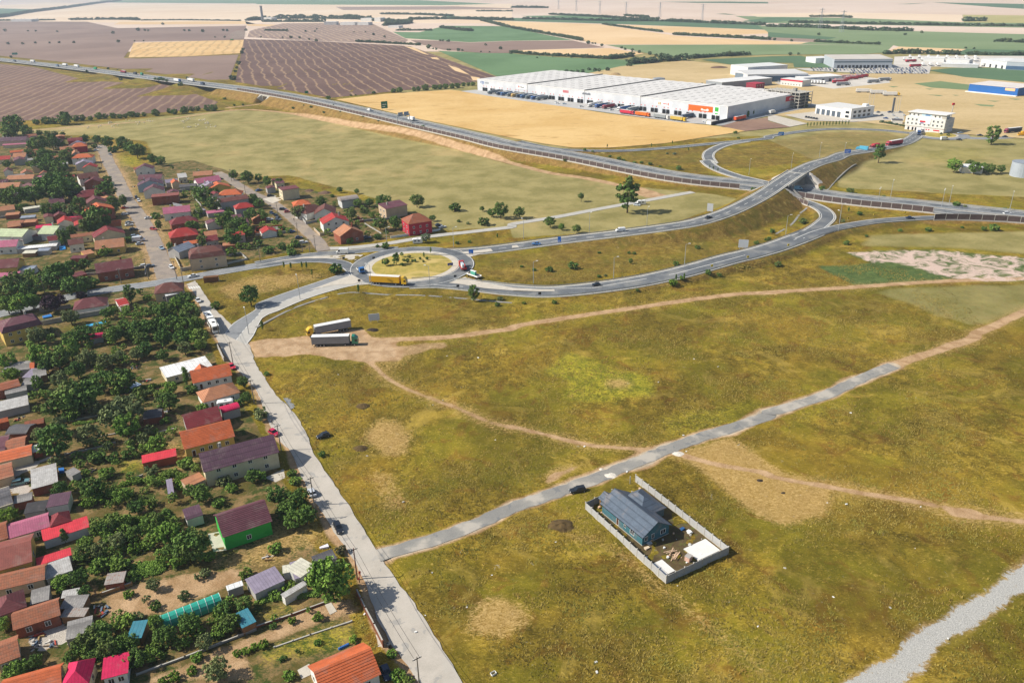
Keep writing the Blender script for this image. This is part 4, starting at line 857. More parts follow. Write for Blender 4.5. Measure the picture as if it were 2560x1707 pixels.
def building(t, A, B, C, h, rise, typ, rf, wl, label, win='', ov=.35, cat='house', name='house', chim=0, wing=None, course=0, short=None):
    c, w_, d, a = rect(t, A, B, C, h); w_ -= 2*ov*.8; d -= 2*ov*.8; w_ = max(w_,1.2); d = max(d,1.2)
    o = thing(name,(c[0], c[1],0), a, label, cat)
    q = M(); wall_geo(q, w_, d, h, rise, typ)
    if wing: wx, wy, ww_, wd, wh, wr, wt = wing; wall_geo(q, ww_, wd, wh, wr, wt, wx, wy)
    q.build('wall', WM[wl] if isinstance(wl, str) else wl, o)
    q = M(); roof_geo(q, w_, d, h, rise, typ, ov, course)
    if wing: roof_geo(q, ww_, wd, wh, wr, wt, ov*.8,0, wx, wy)
    r = q.build('roof', RM[rf] if isinstance(rf, str) else rf, o)
    if chim: M().box(-.35,.35,-.3,.3, h+rise*.4, h+rise+.9,0, w_*.22*chim, d*.12).build('chimney', BRICK if wl == 'brick' else CONC, r)
    st = 2 if h > 4.7 else 1
    for tok in win.split():
        s = tok[0]; n = int(tok[1]); ln = w_ if s in 'fb' else d
        for i in range(n):
            u = ((i+.5)/n-.5)*ln*.86
            for k in range(st):
                if len(tok) > 2 and tok[2] == 'd' and i == 0 and k == 0: window(o, s, u,.05, w_, d,1.0,2.1, DOORM, 'door')
                else: window(o, s, u,.95+k*2.75 if st == 2 else min(1.0, h-1.7), w_, d)
    landmark((c[0], c[1], h*.6), short or label); FOOT.append((c[0], c[1], w_/2+.6, d/2+.6, a)); o['_w'] = w_; o['_d'] = d
    return o
def shed(t, A, B, C, h, rf, wl, label, typ='shed', rise=.5, **k):
    return building(t, A, B, C, h, rise, typ, rf, wl, label, ov=.15, cat='shed', name='shed', **k)
b = building
# --- along the near street
b('31',(620,1715),(1145,1480),(1035,1170),3,2.6, 'gx', 'orange', 'white', 'orange tiled house at the bottom edge beside the street', 'l3 r2 f3d', course=.5, chim=0, short='orange roof house at the bottom edge')
b('20',(1870,1195),(2560,1010),10.0,5,3.0, 'gx', 'purple', 'cream', 'long cream house with purple metal roof by the street', 'f4 r1', chim=-1, short='long purple metal roof house')
b('S',(557,1342),(680,1301),10.0,4.1,3.0, 'gx', 'plum', 'green', 'bright green walled house with plum tiled roof', 'f1 r1', course=.45, short='bright green walled house')
b('20',(1690,985),(2155,865),10.0,3.3,3.0, 'gx', 'orange', 'yellow', 'yellow house with large plain orange tiled roof', 'f5d l2', course=.42, short='yellow house with large orange roof')
b('20',(1715,800),(2040,715),9.0,3.4,2.6, 'gx', 'darkred', 'grey', 'dark red roofed house behind the yellow one', 'f2', short='dark red roof behind the yellow house')
b('20',(1865,555),(2205,460),8.5,3,2.2, 'hip', 'tan', 'white', 'white house with tan hipped roof and thin chimney pipe', 'f3d r2', short='tan hipped roof house')
b('20',(1770,380),(2130,305),9.0,3,2.5, 'gx', 'orange', 'white', 'orange roofed house in front of the white flat roof', 'f4d', wing=(-2.5,2.5,4,6,3,1.8, 'gy'), course=.45, short='orange roof house beside the white flat roof')
b('20',(1525,335),(1950,225),(1905,130),2.6,.0, 'flat', 'white', 'cream', 'long white flat roofed building beside an orange house', 'f3', short='long white flat roof', ov=.2)
shed('20',(2045,655),(2205,610),4.0,2.8, 'magenta', 'grey', 'grey lean-to with a rounded magenta roof near the street', 'barrel',.9)
shed('20',(1305,1115),(1620,1045),(1605,985),2.6, 'scarlet', 'terra', 'terracotta shed with a plain scarlet roof in the garden', rise=.3, short='scarlet roofed terracotta shed')
shed('20',(1720,1335),(1890,1260),(1860,1195),2.5, 'tan', 'beige', 'tan lean-to against the long purple roofed house')
shed('20',(1550,1395),(1590,1385),(1560,1272),2.0, 'lilac', 'grey', 'narrow lilac roofed store in the vines')
shed('30',(1710,72),(1865,22),4.5,2.6, 'purple', 'white', 'purple roofed annexe left of the green walled house', rise=.4)
shed('20',(1310,712),(1485,685),(1460,608),2.4, 'dgrey', 'brick', 'dark shed beneath the big garden tree', 'gx',.9)
shed('31',(555,492),(745,420),(715,335),2.4, 'dgrey', 'grey', 'dark grey roofed shed behind the street tree', rise=.2)
shed('31',(410,597),(550,492),(482,370),2.5, 'cream', 'white', 'cream roofed shed between grey sheds', rise=.2)
shed('31',(360,612),(410,597),(352,455),2.4, 'lilac', 'grey', 'narrow striped grey shed beside the cream one', rise=.2)
shed('31',(-10,748),(265,622),(200,487),2.5, 'lilac', 'grey', 'lilac roofed shed with a pale corner', rise=.2)
shed('31',(245,560),(320,545),(290,490),2.2, 'cream', 'white', 'small cream canopy between the lilac and cream sheds', rise=.3)
shed('31',(262,785),(470,660),(440,628),2.3, 'sheet', 'white', 'white porch roof below the grey sheds', rise=.1)
# --- lower left yards
for A_, B_, C_, h_, rf_, wl_, ty_, ri_, lb_ in (
 ((75,240),(457,127),(447,-5),3, 'pink', 'grey', 'gx',1.2, 'long pink ribbed roof outbuilding'),((462,130),(652,70),(640,-22),3.2, 'darkred', 'grey', 'hip',1.5, 'dark red block at the end of the pink ribbed roof'),
 ((-120,290),(72,232),(60,75),3.2, 'rust', 'beige', 'gx',1.5, 'rusty tiled roof left of the pink ribbed one'),((395,267),(822,132),(810,45),2.4, 'scarlet', 'lightgrey', 'shed',.5, 'pale walled shed with long scarlet ribbed roof'),
 ((-60,545),(292,447),(245,205),3.6, 'brownm', 'yellow', 'gx',1.8, 'yellow house under a big brown ribbed roof'),((340,492),(657,390),(650,330),2.3, 'scarlet', 'grey', 'shed',.3, 'low scarlet roof beside the grey ribbed sheets'),
 ((422,617),(667,530),(642,408),2.3, 'sheet', 'grey', 'shed',.3, 'grey ribbed sheet roof under the low scarlet roof'),((-80,725),(407,610),(385,475),3, 'oldtile', 'beige', 'gx',1.3, 'weathered orange tile roof above the dark brown one'),
 ((-60,970),(242,858),(235,690),3.4, 'maroon', 'beige', 'hip',1.6, 'dark brown hipped roof at the left edge'),((275,847),(447,800),(440,680),2.4, 'grey', 'grey', 'shed',.2, 'square grey flat shed beside the dark brown roof'),
 ((120,1077),(552,937),(530,780),3, 'oldtile', 'brick', 'gx',1.5, 'patched old tile roof over the cluttered yard'),((545,885),(760,870),(738,768),2.3, 'grey', 'wood', 'shed',.3, 'patched grey shed right of the patched tile roof'),
 ((552,960),(772,955),(760,882),2.1, 'rustgrey', 'wood', 'shed',.2, 'low rusty shed with loose sheets'),((602,1172),(837,1110),(826,965),2.4, 'grey', 'grey', 'shed',.4, 'grey slab roofed shed at the cluttered yard'),
 ((-40,1400),(182,1317),(146,1125),3, 'oldtile', 'beige', 'gx',1.4, 'orange tile roof cut off by the left edge'),((0,1720),(560,1560),(515,1395),3.2, 'orange', 'cream', 'gx',1.5, 'orange roof in the bottom left corner'),
 ((560,1610),(812,1560),(772,1350),3.4, 'magenta', 'cream', 'hip',1.6, 'magenta hipped roof at the bottom edge'),((932,1532),(1172,1470),(1140,1305),2.9, 'magenta', 'white', 'shed',.4, 'small house with flat magenta roof'),
 ((1160,1165),(1297,1150),(1280,1000),2.2, 'tealblue', 'wood', 'shed',.2, 'teal netted canopy beside the green tunnel'),((2222,1062),(2352,1000),(2300,870),2.2, 'tealblue', 'wood', 'shed',.2, 'teal netted canopy in the shade right of the tunnel'),
 ((2087,717),(2232,667),(2215,635),2.3, 'white', 'grey', 'shed',.2, 'small white roofed shelter at the end of the tunnel'),((955,667),(1132,640),(1106,555),2.1, 'rustgrey', 'brick', 'shed',.3, 'patchwork roofed hut beside the vegetable rows'),((560,790),(715,760),(705,702),2.2, 'sheet', 'wood', 'shed',.2, 'ribbed lean-to above the patched grey shed')):
    (b if h_ >= 2.9 else shed)('30', A_, B_, C_, h_, **({'rise': ri_, 'typ': ty_, 'rf': rf_, 'wl': wl_, 'label': lb_} | ({'win': 'f2 r1'} if h_ >= 2.9 else {})))
for A_, B_, C_, h_, rf_, wl_, lb_ in (
 ((15,278),(272,250),(265,180),2.5, 'grey', 'grey', 'grey sheet shed top of the left yards'),((272,250),(308,244),(304,180),2.4, 'orange', 'brick', 'short orange tile strip beside the grey sheet shed'),((200,328),(300,326),(298,252),2.3, 'lilac', 'grey', 'pinkish roofed hut below the grey sheet shed'),((305,328),(427,302),(420,236),2.4, 'grey', 'wood', 'grey hut with torn corner in the left yards'),
 ((-60,465),(187,402),(172,336),3, 'rust', 'brick', 'brown red tile roof on the left yards'),((190,400),(335,385),(333,330),2.4, 'grey', 'grey', 'pale grey shed right of the brown red tiles'),((45,487),(247,442),(240,405),2.4, 'grey', 'grey', 'long narrow grey shed over the beige slabs'),((-60,652),(262,577),(255,495),2.6, 'sheet', 'grey', 'broad silver grey roof on the left edge'),
 ((-60,760),(77,727),(80,695),2.6, 'orange', 'brick', 'plain orange strip roof at the left edge'),((225,777),(402,742),(396,700),2.4, 'rust', 'brick', 'rust brown roof beside the junk heap'),((42,848),(237,842),(215,752),2.6, 'dgrey', 'brick', 'dark grey roof with a red edge'),((45,988),(227,952),(220,862),2.6, 'oldtile', 'brick', 'brown tile roof under the dark grey one'),((-60,1012),(46,992),(30,870),2.8, 'plum', 'cream', 'square plum roof at the left edge'),
 ((-80,1125),(292,1037),(280,940),2.8, 'orange', 'cream', 'long orange roof above the concrete yard'),((300,1017),(387,992),(362,945),2.3, 'white', 'terra', 'small white roof hut by the dark tree'),((290,1352),(532,1287),(515,1120),2.6, 'sheet', 'brick', 'grey corrugated asbestos roof beside the teal car'),((-60,1280),(127,1227),(100,1100),2.8, 'oldtile', 'beige', 'old tile roof left of the concrete yard'),
 ((660,1232),(742,1190),(735,1130),2.2, 'grey', 'grey', 'little grey hut among garden junk'),((-60,1540),(122,1482),(110,1310),3, 'dgrey', 'cream', 'dark grey gabled roof by the teal car'),((122,1487),(292,1447),(272,1392),2.4, 'grey', 'brick', 'grey roof below the teal car'),((422,1522),(622,1487),(615,1385),2.7, 'purple', 'white', 'square purple ribbed roof'),((215,1580),(412,1545),(408,1462),2.4, 'blacktar', 'grey', 'black tarred roof left of the square purple one')):
    shed('20', A_, B_, C_, h_, rf_, wl_, lb_, 'gx' if rf_ in ('rust', 'oldtile', 'orange', 'dgrey') else 'shed',.8 if rf_ in ('rust', 'oldtile', 'orange', 'dgrey') else .3)
# --- middle village
for t, A_, B_, C_, h_, ri_, ty_, rf_, wl_, wn_, lb_ in (
 ('10',(15,1492),(390,1402),11.0,5.6,3.2, 'mansard', 'plum', 'yellow', 'f4 r2', 'yellow two storey house with dark plum mansard roof'),('10',(668,1278),(982,1232),10.0,3.2,2.6, 'hip', 'maroon', 'white', 'r1', 'white walled bungalow with dark red hipped roof'),
 ('10',(1095,1245),(1188,1225),(1165,1155),2.6,.8, 'gx', 'red', 'white', '', 'small red roofed outbuilding in the gardens'),('10',(1415,1130),(1685,1095),10.0,4,2.6, 'hip', 'brown', 'beige', 'f2', 'corner house with brown hipped roof at the junction'),
 ('10',(885,942),(1228,888),11.0,4.6,3, 'gx', 'maroon', 'brick', 'f3', 'raw brick house with big maroon roof beside the main road'),('10',(870,722),(1142,692),10.0,3.6,3, 'gx', 'tan', 'yellow', 'f3d', 'yellow house with tan tiled roof and skylights'),
 ('10',(858,618),(1152,572),10.0,4.2,3.2, 'gy', 'darkred', 'cream', 'f2', 'house with dark red gable roof and three skylights'),('10',(885,530),(1115,502),8.0,4.2,2.4, 'gx', 'orange', 'cream', 'f2', 'orange ridge roof behind the skylight house'),
 ('10',(795,385),(1052,345),10.0,6,2.8, 'gy', 'orange', 'brick', 'f2', 'tall brick house with plain orange gable roof'),('10',(778,312),(988,284),9.0,5.2,3, 'gy', 'maroon', 'beige', 'f2', 'house with steep maroon roof behind the tall brick one'),
 ('10',(690,252),(990,216),11.0,4.6,3, 'hip', 'darkred', 'brick', 'f2', 'broad crimson hipped roof house'),('10',(765,118),(937,106),9.0,4.2,2.6, 'gy', 'maroon', 'brick', 'f1', 'maroon gabled house up the village street'),('10',(725,78),(912,52),9.0,5,2.6, 'gx', 'brown', 'white', 'f3', 'white house with brown roof up the village street'),
 ('10',(-40,160),(168,152),9.0,4,2.4, 'gx', 'tan', 'cream', '', 'peach roofed house at the far left'),('10',(145,168),(268,165),8.0,4.2,2.2, 'gy', 'lightpink', 'cream', 'f1', 'pale pink gabled house at the far left'),('10',(50,205),(345,205),5.0,2.6,.8, 'gx', 'lilac', 'grey', '', 'lilac roofed range below the peach roof'),('10',(55,82),(300,72),8.0,4,2, 'gx', 'tan', 'beige', '', 'long tan roof behind the pale pink gable'),
 ('10',(-60,378),(137,352),8.0,3.4,1.8, 'gx', 'tan', 'beige', '', 'tan roofed cottage on the left edge of the village'),('10',(-60,600),(200,606),12.0,4.4,2.4, 'gx', 'green', 'white', 'f3', 'white house with a pale green metal roof'),('10',(490,578),(622,512),9.0,3.8,2.4, 'gy', 'green', 'white', '', 'narrow grey gable house with pale green roof'),('10',(-60,705),(147,692),9.0,4,2.2, 'gx', 'pink', 'white', 'f2', 'dusty pink roofed house with two gablets'),
 ('10',(-60,900),(157,882),11.0,4.2,2.6, 'gx', 'maroon', 'yellow', '', 'big maroon roof on the left edge'),('10',(628,682),(768,662),7.0,4.4,1.8, 'gx', 'brown', 'white', 'f2', 'small white cottage with brown roof'),
 ('10',(1262,82),(1478,72),9.0,5.2,2.2, 'gx', 'plum', 'cream', 'f3', 'cream house with plum roof at the far end of the street'),('10',(1258,140),(1498,118),10.0,4.6,2.8, 'gy', 'purple', 'blue', '', 'pale blue gabled house with plum roof'),('10',(1312,192),(1502,176),9.0,4.8,2.6, 'gy', 'plum', 'white', '', 'white gabled house beside the raw brick box'),
 ('10',(1385,248),(1638,226),8.0,5,.0, 'flat', 'brownm', 'brick', '', 'windowless raw brick box in the village'),('10',(1498,398),(1748,372),9.0,4.2,2.6, 'gx', 'pink', 'white', 'f2', 'white house with pink red roof and orange gable'),('10',(1568,498),(1822,462),9.0,4,2.6, 'hip', 'darkred', 'brick', 'f2', 'brick house with deep red hipped roof'),('10',(1558,618),(1822,582),11.0,4.2,3, 'hip', 'red', 'brick', 'f1', 'large brick house with bright red hipped roof'),
 ('10',(1882,602),(1998,586),7.0,3.2,1.6, 'gx', 'tan', 'brick', 'f1', 'small tan roofed brick house in the back gardens'),('10',(1640,748),(1792,692),8.0,3.8,2, 'gx', 'bluegrey', 'grey', '', 'grey slate roofed house beside the beige one'),('10',(1735,812),(2078,768),12.0,6,3.6, 'mansard', 'brown', 'beige', 'f2', 'big beige two storey house with brown mansard roof'),
 ('10',(1522,112),(1637,98),7.0,3.4,1.4, 'gx', 'lilac', 'grey', '', 'small lilac roofed house in the middle of the block'),('10',(1645,150),(1800,138),6.0,3,1, 'gx', 'dgrey', 'grey', '', 'low dark roofed building in the middle of the block'),('10',(1770,48),(1948,36),8.0,4,2, 'gx', 'tan', 'yellow', '', 'brownish orange roof at the top of the back row'),('10',(1812,118),(2032,84),9.0,4.2,2.4, 'gx', 'pink', 'white', '', 'rose pink roofed house in the back row'),
 ('10',(1850,165),(2015,145),9.0,4.4,2.8, 'gy', 'lilac', 'white', '', 'lilac gabled house in the back row'),('10',(1910,172),(2120,145),9.0,4.2,2.6, 'gy', 'orange', 'yellow', 'f1', 'yellow gabled house with orange roof in the back row'),('10',(2000,228),(2218,215),9.0,5.2,2.4, 'hip', 'orange', 'white', 'f2', 'white house with orange hipped roof in the back row'),('10',(2018,292),(2284,252),9.0,6,1.4, 'gx', 'brown', 'grey', '', 'large blank grey wall house'),('10',(2160,352),(2332,330),8.0,5.4,2.2, 'hip', 'red', 'grey', '', 'grey house with scarlet hipped roof'),
 ('11',(237,182),(398,160),9.0,6.4,.0, 'flat', 'maroon', 'cream', 'l2', 'beige flat roofed two storey block by the field'),('11',(345,322),(506,304),9.0,3.2,2, 'hip', 'orange', 'brick', 'f2', 'orange hipped roof cottage beside the flat block'),('11',(462,395),(640,340),10.0,4,2.6, 'hip', 'brown', 'white', 'f1', 'brown roofed house left of the white gable'),('11',(532,398),(728,386),12.0,4.2,2.8, 'gy', 'brown', 'white', 'f2', 'white gabled house with brown roof'),
 ('11',(612,492),(858,462),11.0,4.8,3, 'gy', 'red', 'white', 'f3 r1', 'white house with red layered roof and arched windows'),('11',(770,602),(990,562),10.0,4.6,3.2, 'gy', 'tan', 'brick', 'f2', 'unfinished brick house with white concrete frame'),('11',(785,288),(948,264),8.0,4,2.0, 'barrel', 'rustgrey', 'lightgrey', '', 'barn with a rusty rounded metal roof'),('11',(1190,352),(1392,312),9.0,6,1.2, 'shed', 'plum', 'beige', 'l2', 'house with a tall blank beige wall'),('11',(1398,490),(1618,458),12.0,6.6,3.4, 'hip', 'rust', 'crimson', 'f3 l2', 'crimson two storey house with brown hipped roof'),
 ('00',(-40,1300),(235,1288),10.0,4,2.4, 'gx', 'purple', 'pinkish', '', 'large mauve roofed house at the top left of the village'),('00',(20,1335),(242,1322),5.0,2.8,.6, 'gx', 'pink', 'cream', '', 'long pink strip roof at the top left'),('00',(112,1447),(232,1440),9.0,4.4,2.4, 'gx', 'tan', 'white', 'f1', 'salmon roofed house at the top left'),('00',(-60,1470),(88,1462),8.0,3.6,2, 'gx', 'red', 'cream', '', 'red roof on the left edge at the top of the village'),
 ('00',(620,1298),(757,1286),8.0,4.4,1.8, 'gx', 'darkred', 'crimson', '', 'dark crimson roofed house at the top of the street'),('00',(625,1335),(762,1328),8.0,4.6,2.4, 'gy', 'lilac', 'white', 'f1', 'white gabled house at the top of the street'),('00',(660,1352),(798,1340),9.0,5,2.4, 'hip', 'orange', 'crimson', '', 'crimson walled house with orange hipped roof'),('00',(652,1455),(848,1443),9.0,5,2.2, 'hip', 'orange', 'white', 'f2', 'white house with orange hipped roof near the street top'),('00',(690,1515),(850,1500),9.0,4.6,2.2, 'gy', 'lilac', 'lightgrey', '', 'pale grey gabled house below the orange hipped one'),('00',(752,1545),(885,1535),8.0,4.2,2.2, 'gy', 'red', 'cream', '', 'red gabled house above the brown roof'),('00',(1238,1560),(1405,1548),9.0,4.4,2.6, 'gy', 'plum', 'white', 'f2', 'white gabled house with plum roof by the green yard')):
    b(t, A_, B_, C_, h_, ri_, ty_, rf_, wl_, lb_, wn_, chim=random.choice((0,1,-1)) if h_ > 3.5 else 0)
for A_, B_, C_, h_, rf_, wl_, lb_ in (((45,412),(172,400),5.0,2.6, 'tan', 'brick', 'low tan shed under the tan cottage'),((220,357),(392,330),4.0,2.5, 'cream', 'grey', 'long pale sheet shed in the left gardens'),((182,437),(320,425),4.0,2.5, 'bluegrey', 'grey', 'blue grey sheet shed in the left gardens'),((58,492),(202,480),5.0,2.5, 'oldtile', 'brick', 'peach tile shed in the left gardens'),((205,478),(322,470),5.0,2.4, 'tan', 'brick', 'tan tile shed beside the peach one'),((325,530),(490,510),5.0,2.6, 'magenta', 'lightgrey', 'grey shed with magenta roof in the left gardens'),((208,598),(372,600),6.0,2.6, 'maroon', 'dgrey', 'dark red shed by the pale green roof'),
 ((155,722),(515,690),4.0,2.4, 'white', 'grey', 'long whitewashed sheet roof'),((330,740),(442,735),4.0,2.3, 'bluegrey', 'grey', 'blue grey hut below the whitewashed roof'),((200,760),(320,755),4.0,2.2, 'cream', 'wood', 'tan board hut below the whitewashed roof'),((640,808),(776,802),4.0,2.4, 'maroon', 'brick', 'maroon roofed woodshed in the gardens'),((172,912),(302,905),5.0,2.6, 'bluegrey', 'lightgrey', 'grey shed with bluish sheet roof'),((-40,978),(162,960),5.0,2.6, 'pink', 'cream', 'pink strip roof under the big maroon one'),((672,978),(798,945),5.0,2.3, 'maroon', 'brick', 'maroon shed left of the raw brick house'),((610,440),(732,436),3.0,2.5, 'magenta', 'grey', 'small magenta shed behind the dark garden tree'),((775,772),(868,752),6.0,2.7, 'tan', 'yellow', 'tan roofed garage of the yellow house'),((312,62),(465,52),3.0,2.4, 'pink', 'cream', 'thin pink strip roof at the far left'),((575,58),(672,54),3.0,2.4, 'scarlet', 'cream', 'thin scarlet strip roof in the trees'),((800,1548),(942,1525),4.0,2.2, 'magenta', 'grey', 'flat magenta canopy in the dense gardens'),((1522,1150),(1692,1112),4.0,3, 'white', 'dgrey', 'flat annexe of the corner house'),((1905,395),(2062,372),5.0,2.5, 'pink', 'grey', 'pink low roof beside the blank grey wall'),((1828,372),(1892,358),5.0,2.3, 'lilac', 'grey', 'tiny lilac hut in the back gardens'),((2040,690),(2160,680),4.0,2.3, 'tan', 'brick', 'low tan shed behind the beige house')):
    shed('10', A_, B_, C_, h_, rf_, wl_, lb_, 'shed',.4)
# roofless brick ruin and green tunnel
o = thing('brick_ruin', P('11',120,560),.25, 'roofless orange brick ruin with low broken walls beside the parked cars', 'ruin')
for x0, x1, y0, y1, z in ((-7,7,-4,-3.6,1.6),(-7,7,3.6,4,2.2),(-7,-6.6,-3.6,3.6,1.8),(6.6,7,-3.6,3.6,1.4),(-.2,.2,-3.6,3.6,1.5),(-3.6,-3.2,-3.6,3.6,1.1)): M().box(x0, x1, y0, y1,-.2, z).build('wall', WM['terra'], o)
for i in range(5): M().box(1+i*1,1.6+i*1,-3,2.8,1.62,1.7).build('roof_sheet', RM['sheet'], o)
def tunnel():
    c, w_, d, a = rect('30',(1430,1062),(2037,822),(2010,752),1.2); d = max(d,3.6); o = thing('polytunnel',(c[0], c[1],0), a, 'long teal green polytunnel greenhouse in the vegetable garden', 'greenhouse')
    m = gloss('teal_film', '#2f9f8a',.4); n = 8
    for k in range(9):
        x0 = -w_/2+w_*k/9; x1 = x0+w_/9-.06; vs = []
        for i in range(n+1): q_ = math.pi*i/n; vs += [(x0,-d/2*math.cos(q_),.15+2.2*math.sin(q_)),(x1,-d/2*math.cos(q_),.15+2.2*math.sin(q_))]
        q = M().add(vs,[(2*i,2*i+1,2*i+3,2*i+2) for i in range(n)]); q.build('film_panel', m, o)
    for k in range(10):
        x = -w_/2+w_*k/9-.03; q = M()
        for i in range(n): q0, q1 = math.pi*i/n, math.pi*(i+1)/n; q.cyl((x,-d/2*1.01*math.cos(q0),.15+2.24*math.sin(q0)),(x,-d/2*1.01*math.cos(q1),.15+2.24*math.sin(q1)),.05, n=4)
        q.build('hoop', WHITE, o)
    for s in (-1,1): M().add([(s*w_/2,-d/2*math.cos(math.pi*i/n),.15+2.2*math.sin(math.pi*i/n)) for i in range(n+1)],[tuple(range(n+1))]).build('end_panel', mat('film_pale', '#a9b8b4'), o)
    landmark((c[0], c[1],1), 'teal polytunnel'); FOOT.append((c[0], c[1], w_/2+.5, d/2+.5, a))
tunnel()
# ---- the new house behind its concrete fence
SIDING = roofmat('teal_siding', '#3f6b74', row=.3, var=.08, dark=.25)
def newhouse():
    A_, B_ = np.array([29.1,148.0]), np.array([36.0,152.2]); u = (B_-A_)/np.linalg.norm(B_-A_); a = math.atan2(u[1], u[0]); v = np.array([-u[1], u[0]]); w_, d, h, ri = 8.1,15.0,2.9,2.6
    c = (A_+B_)/2+v*d/2; o = thing('new_house',(c[0], c[1],.1), a, 'new teal bungalow with slate grey roof inside the concrete fence', 'house')
    q = M(); wall_geo(q, w_, d, h, ri, 'gy'); wall_geo(q,4.2,8.5, h,1.9, 'x', w_/2+1.6,2.6); q.build('wall', SIDING, o)
    q = M(); q.box(-w_/2-.06, w_/2+.06,-d/2-.06, d/2+.06,-.3,.28); q.build('plinth', CONC, o)
    q = M(); roof_geo(q, w_, d, h, ri, 'gy',.5); q.box(-.12,.12,-d/2-.5, d/2+.5, h+ri-.02, h+ri+.07); r = q.build('roof', RM['slate'], o)
    q = M(); roof_geo(q,7.6,8.6, h,2.5, 'hip',.45,0, w_/2-.2,2.6); q.build('side_hip_roof', RM['slate'], r)
    q = M(); roof_geo(q,3.2,2.6, h,1.3, 'gy',.3,0,-1.6, d/2+.9); q.build('porch_roof', RM['slate'], r)
    for s in (-1,1): M().box(s*(w_/2+.47)-.06, s*(w_/2+.47)+.06,-d/2-.4, d/2+.4, h-.22, h-.1).build('gutter', DARK, r)
    for x, y in ((-3, d/2+2.1),(-.3, d/2+2.1)): M().box(x-.12, x+.12, y-.12, y+.12,0, h).build('porch_post', WOOD, o)
    for u_, ww in ((-2.9,.9),(-.9,.9),(2.2,1.6)): window(o, 'f', u_,1.0, w_, d, ww,1.3)
    window(o, 'l',1.5,.3, w_, d,.9,2.1, DOORM, 'door'); window(o, 'l',-1.2,1.3, w_, d,.8,.8); window(o, 'l',-3.9,1.0, w_, d,1.5,1.3); window(o, 'r',-4.5,1.0, w_, d,1.4,1.3)
    landmark((c[0], c[1],2), 'new teal bungalow'); FOOT.append((c[0], c[1],5,9, a))
    # fence
    K = [np.array(k) for k in ((31.5,174.0),(48.1,144.6),(32.3,135.4),(17.4,162.5),(24.5,167.6))]
    f = thing('concrete_fence',(32.3,135.4,0),0, 'grey concrete panel fence round the new teal bungalow', 'fence'); FC = mat('fence_panel', '#a7a6a3',.9,.1,1.2)
    q = M(); q.box(-.1,.1,-.1,.1,-.2,2.25); q.box(-.14,.14,-.14,.14,2.25,2.38); pm = q.mesh('post',[CONC]); b0 = np.array([32.3,135.4])
    for p, e in zip(K[:-1], K[1:]):
        L = np.linalg.norm(e-p); n = max(1, round(L/2.55)); a_ = math.atan2(*(e-p)[::-1]); bay = L/n; half = (p is K[3])
        for i in range(n):
            s = p+(e-p)*i/n-b0; link('post', pm, f,(s[0], s[1],0), a_)
            if half and i >= 2: 
                q = M(); q.box(.12, bay-.12,-.04,.04,0,.9); q.build('panel', DARK, f,(s[0], s[1],0), a_); continue
            q = M(); q.box(.12, bay-.12,-.07,.07,-.1,.35,1)
            for k in range(3): q.box(.12, bay-.12,-.035,.035,.36+k*.6,.36+k*.6+.58,0)
            q.build('panel',[FC, CONC], f,(s[0], s[1],0), a_)
    s = K[-1]-b0; link('post', pm, f,(s[0], s[1],0)); s = K[0]+np.array([-1.6,-1.0])-b0; link('post', pm, f,(s[0], s[1],0))
    # yard clutter
    yd = lambda x, y: (K[2]+(K[1]-K[2])*x+(K[3]-K[2])*y)
    earth = patch('bare_yard', mat('yard_earth', '#5a4b30',.95,.35,.5, dirt='#5f6b2c'),[(*k,0) for k in (yd(.02,.02), yd(.98,.02), yd(.98,.98), yd(.02,.9))],.24)
    sl_ = thing('concrete_slab',(*yd(.77,.13),.25), a_ := math.atan2(*(K[1]-K[2])[::-1]), 'large white concrete slab in the far corner of the fenced yard', 'slab'); M().box(-3.3,3.3,-2.4,2.4,0,.25).build('top', mat('fresh_concrete', '#dcd9d2',.9,.08), sl_); M().box(-3.4,3.4,-2.5,2.5,-.1,.12).build('footing', CONC, sl_)
    sl_ = thing('concrete_slab',(*yd(.13,.13),.25), a_, 'small white concrete slab in the near left corner of the fenced yard', 'slab'); M().box(-1.7,1.7,-2.2,2.2,0,.22).build('top', MC['fresh_concrete'], sl_); M().box(-.4,-.3,-2.2,2.2,.22,.24).build('joint', CONCD, sl_)
    o = thing('storage_box',(*yd(.5,.1),.25), a_+.3, 'pink block shaped box beside scattered boards in the yard', 'box'); M().box(-.7,.7,-.6,.6,0,1.2).build('side', mat('pink_block', '#c9a491'), o); M().box(-.75,.75,-.65,.65,1.2,1.27).build('lid', mat('grey_lid', '#a9a39b'), o)
    nb = ['one of the loose pale boards piled beside the pink box']
    for i in range(9):
        p = yd(.36+.1*random.random(),.16+.08*random.random()); q = M(); q.box(-1.4,1.4,-.09,.09,0,.05); o = q.build('board', mat('pale_board', '#d3b293'), None,(p[0], p[1],.3+.06*i), a_+random.uniform(-.4,.9)); tag(o, nb[0], 'board', 'loose boards in the fenced yard')
    for x, y, lb in ((.33,.42, 'timber pallet stacked under the gable windows'),):
        p = yd(x, y); o = thing('pallet',(p[0], p[1],.27), a_+.2, lb, 'pallet')
        for i in range(5): M().box(-.7,.7,-.55+i*.25,-.4+i*.25,.35,.42).build('slat', MC['pale_board'], o)
        for y_ in (-.5,0,.5): M().box(-.7,.7, y_-.06, y_+.06,0,.35).build('runner', WOOD, o)
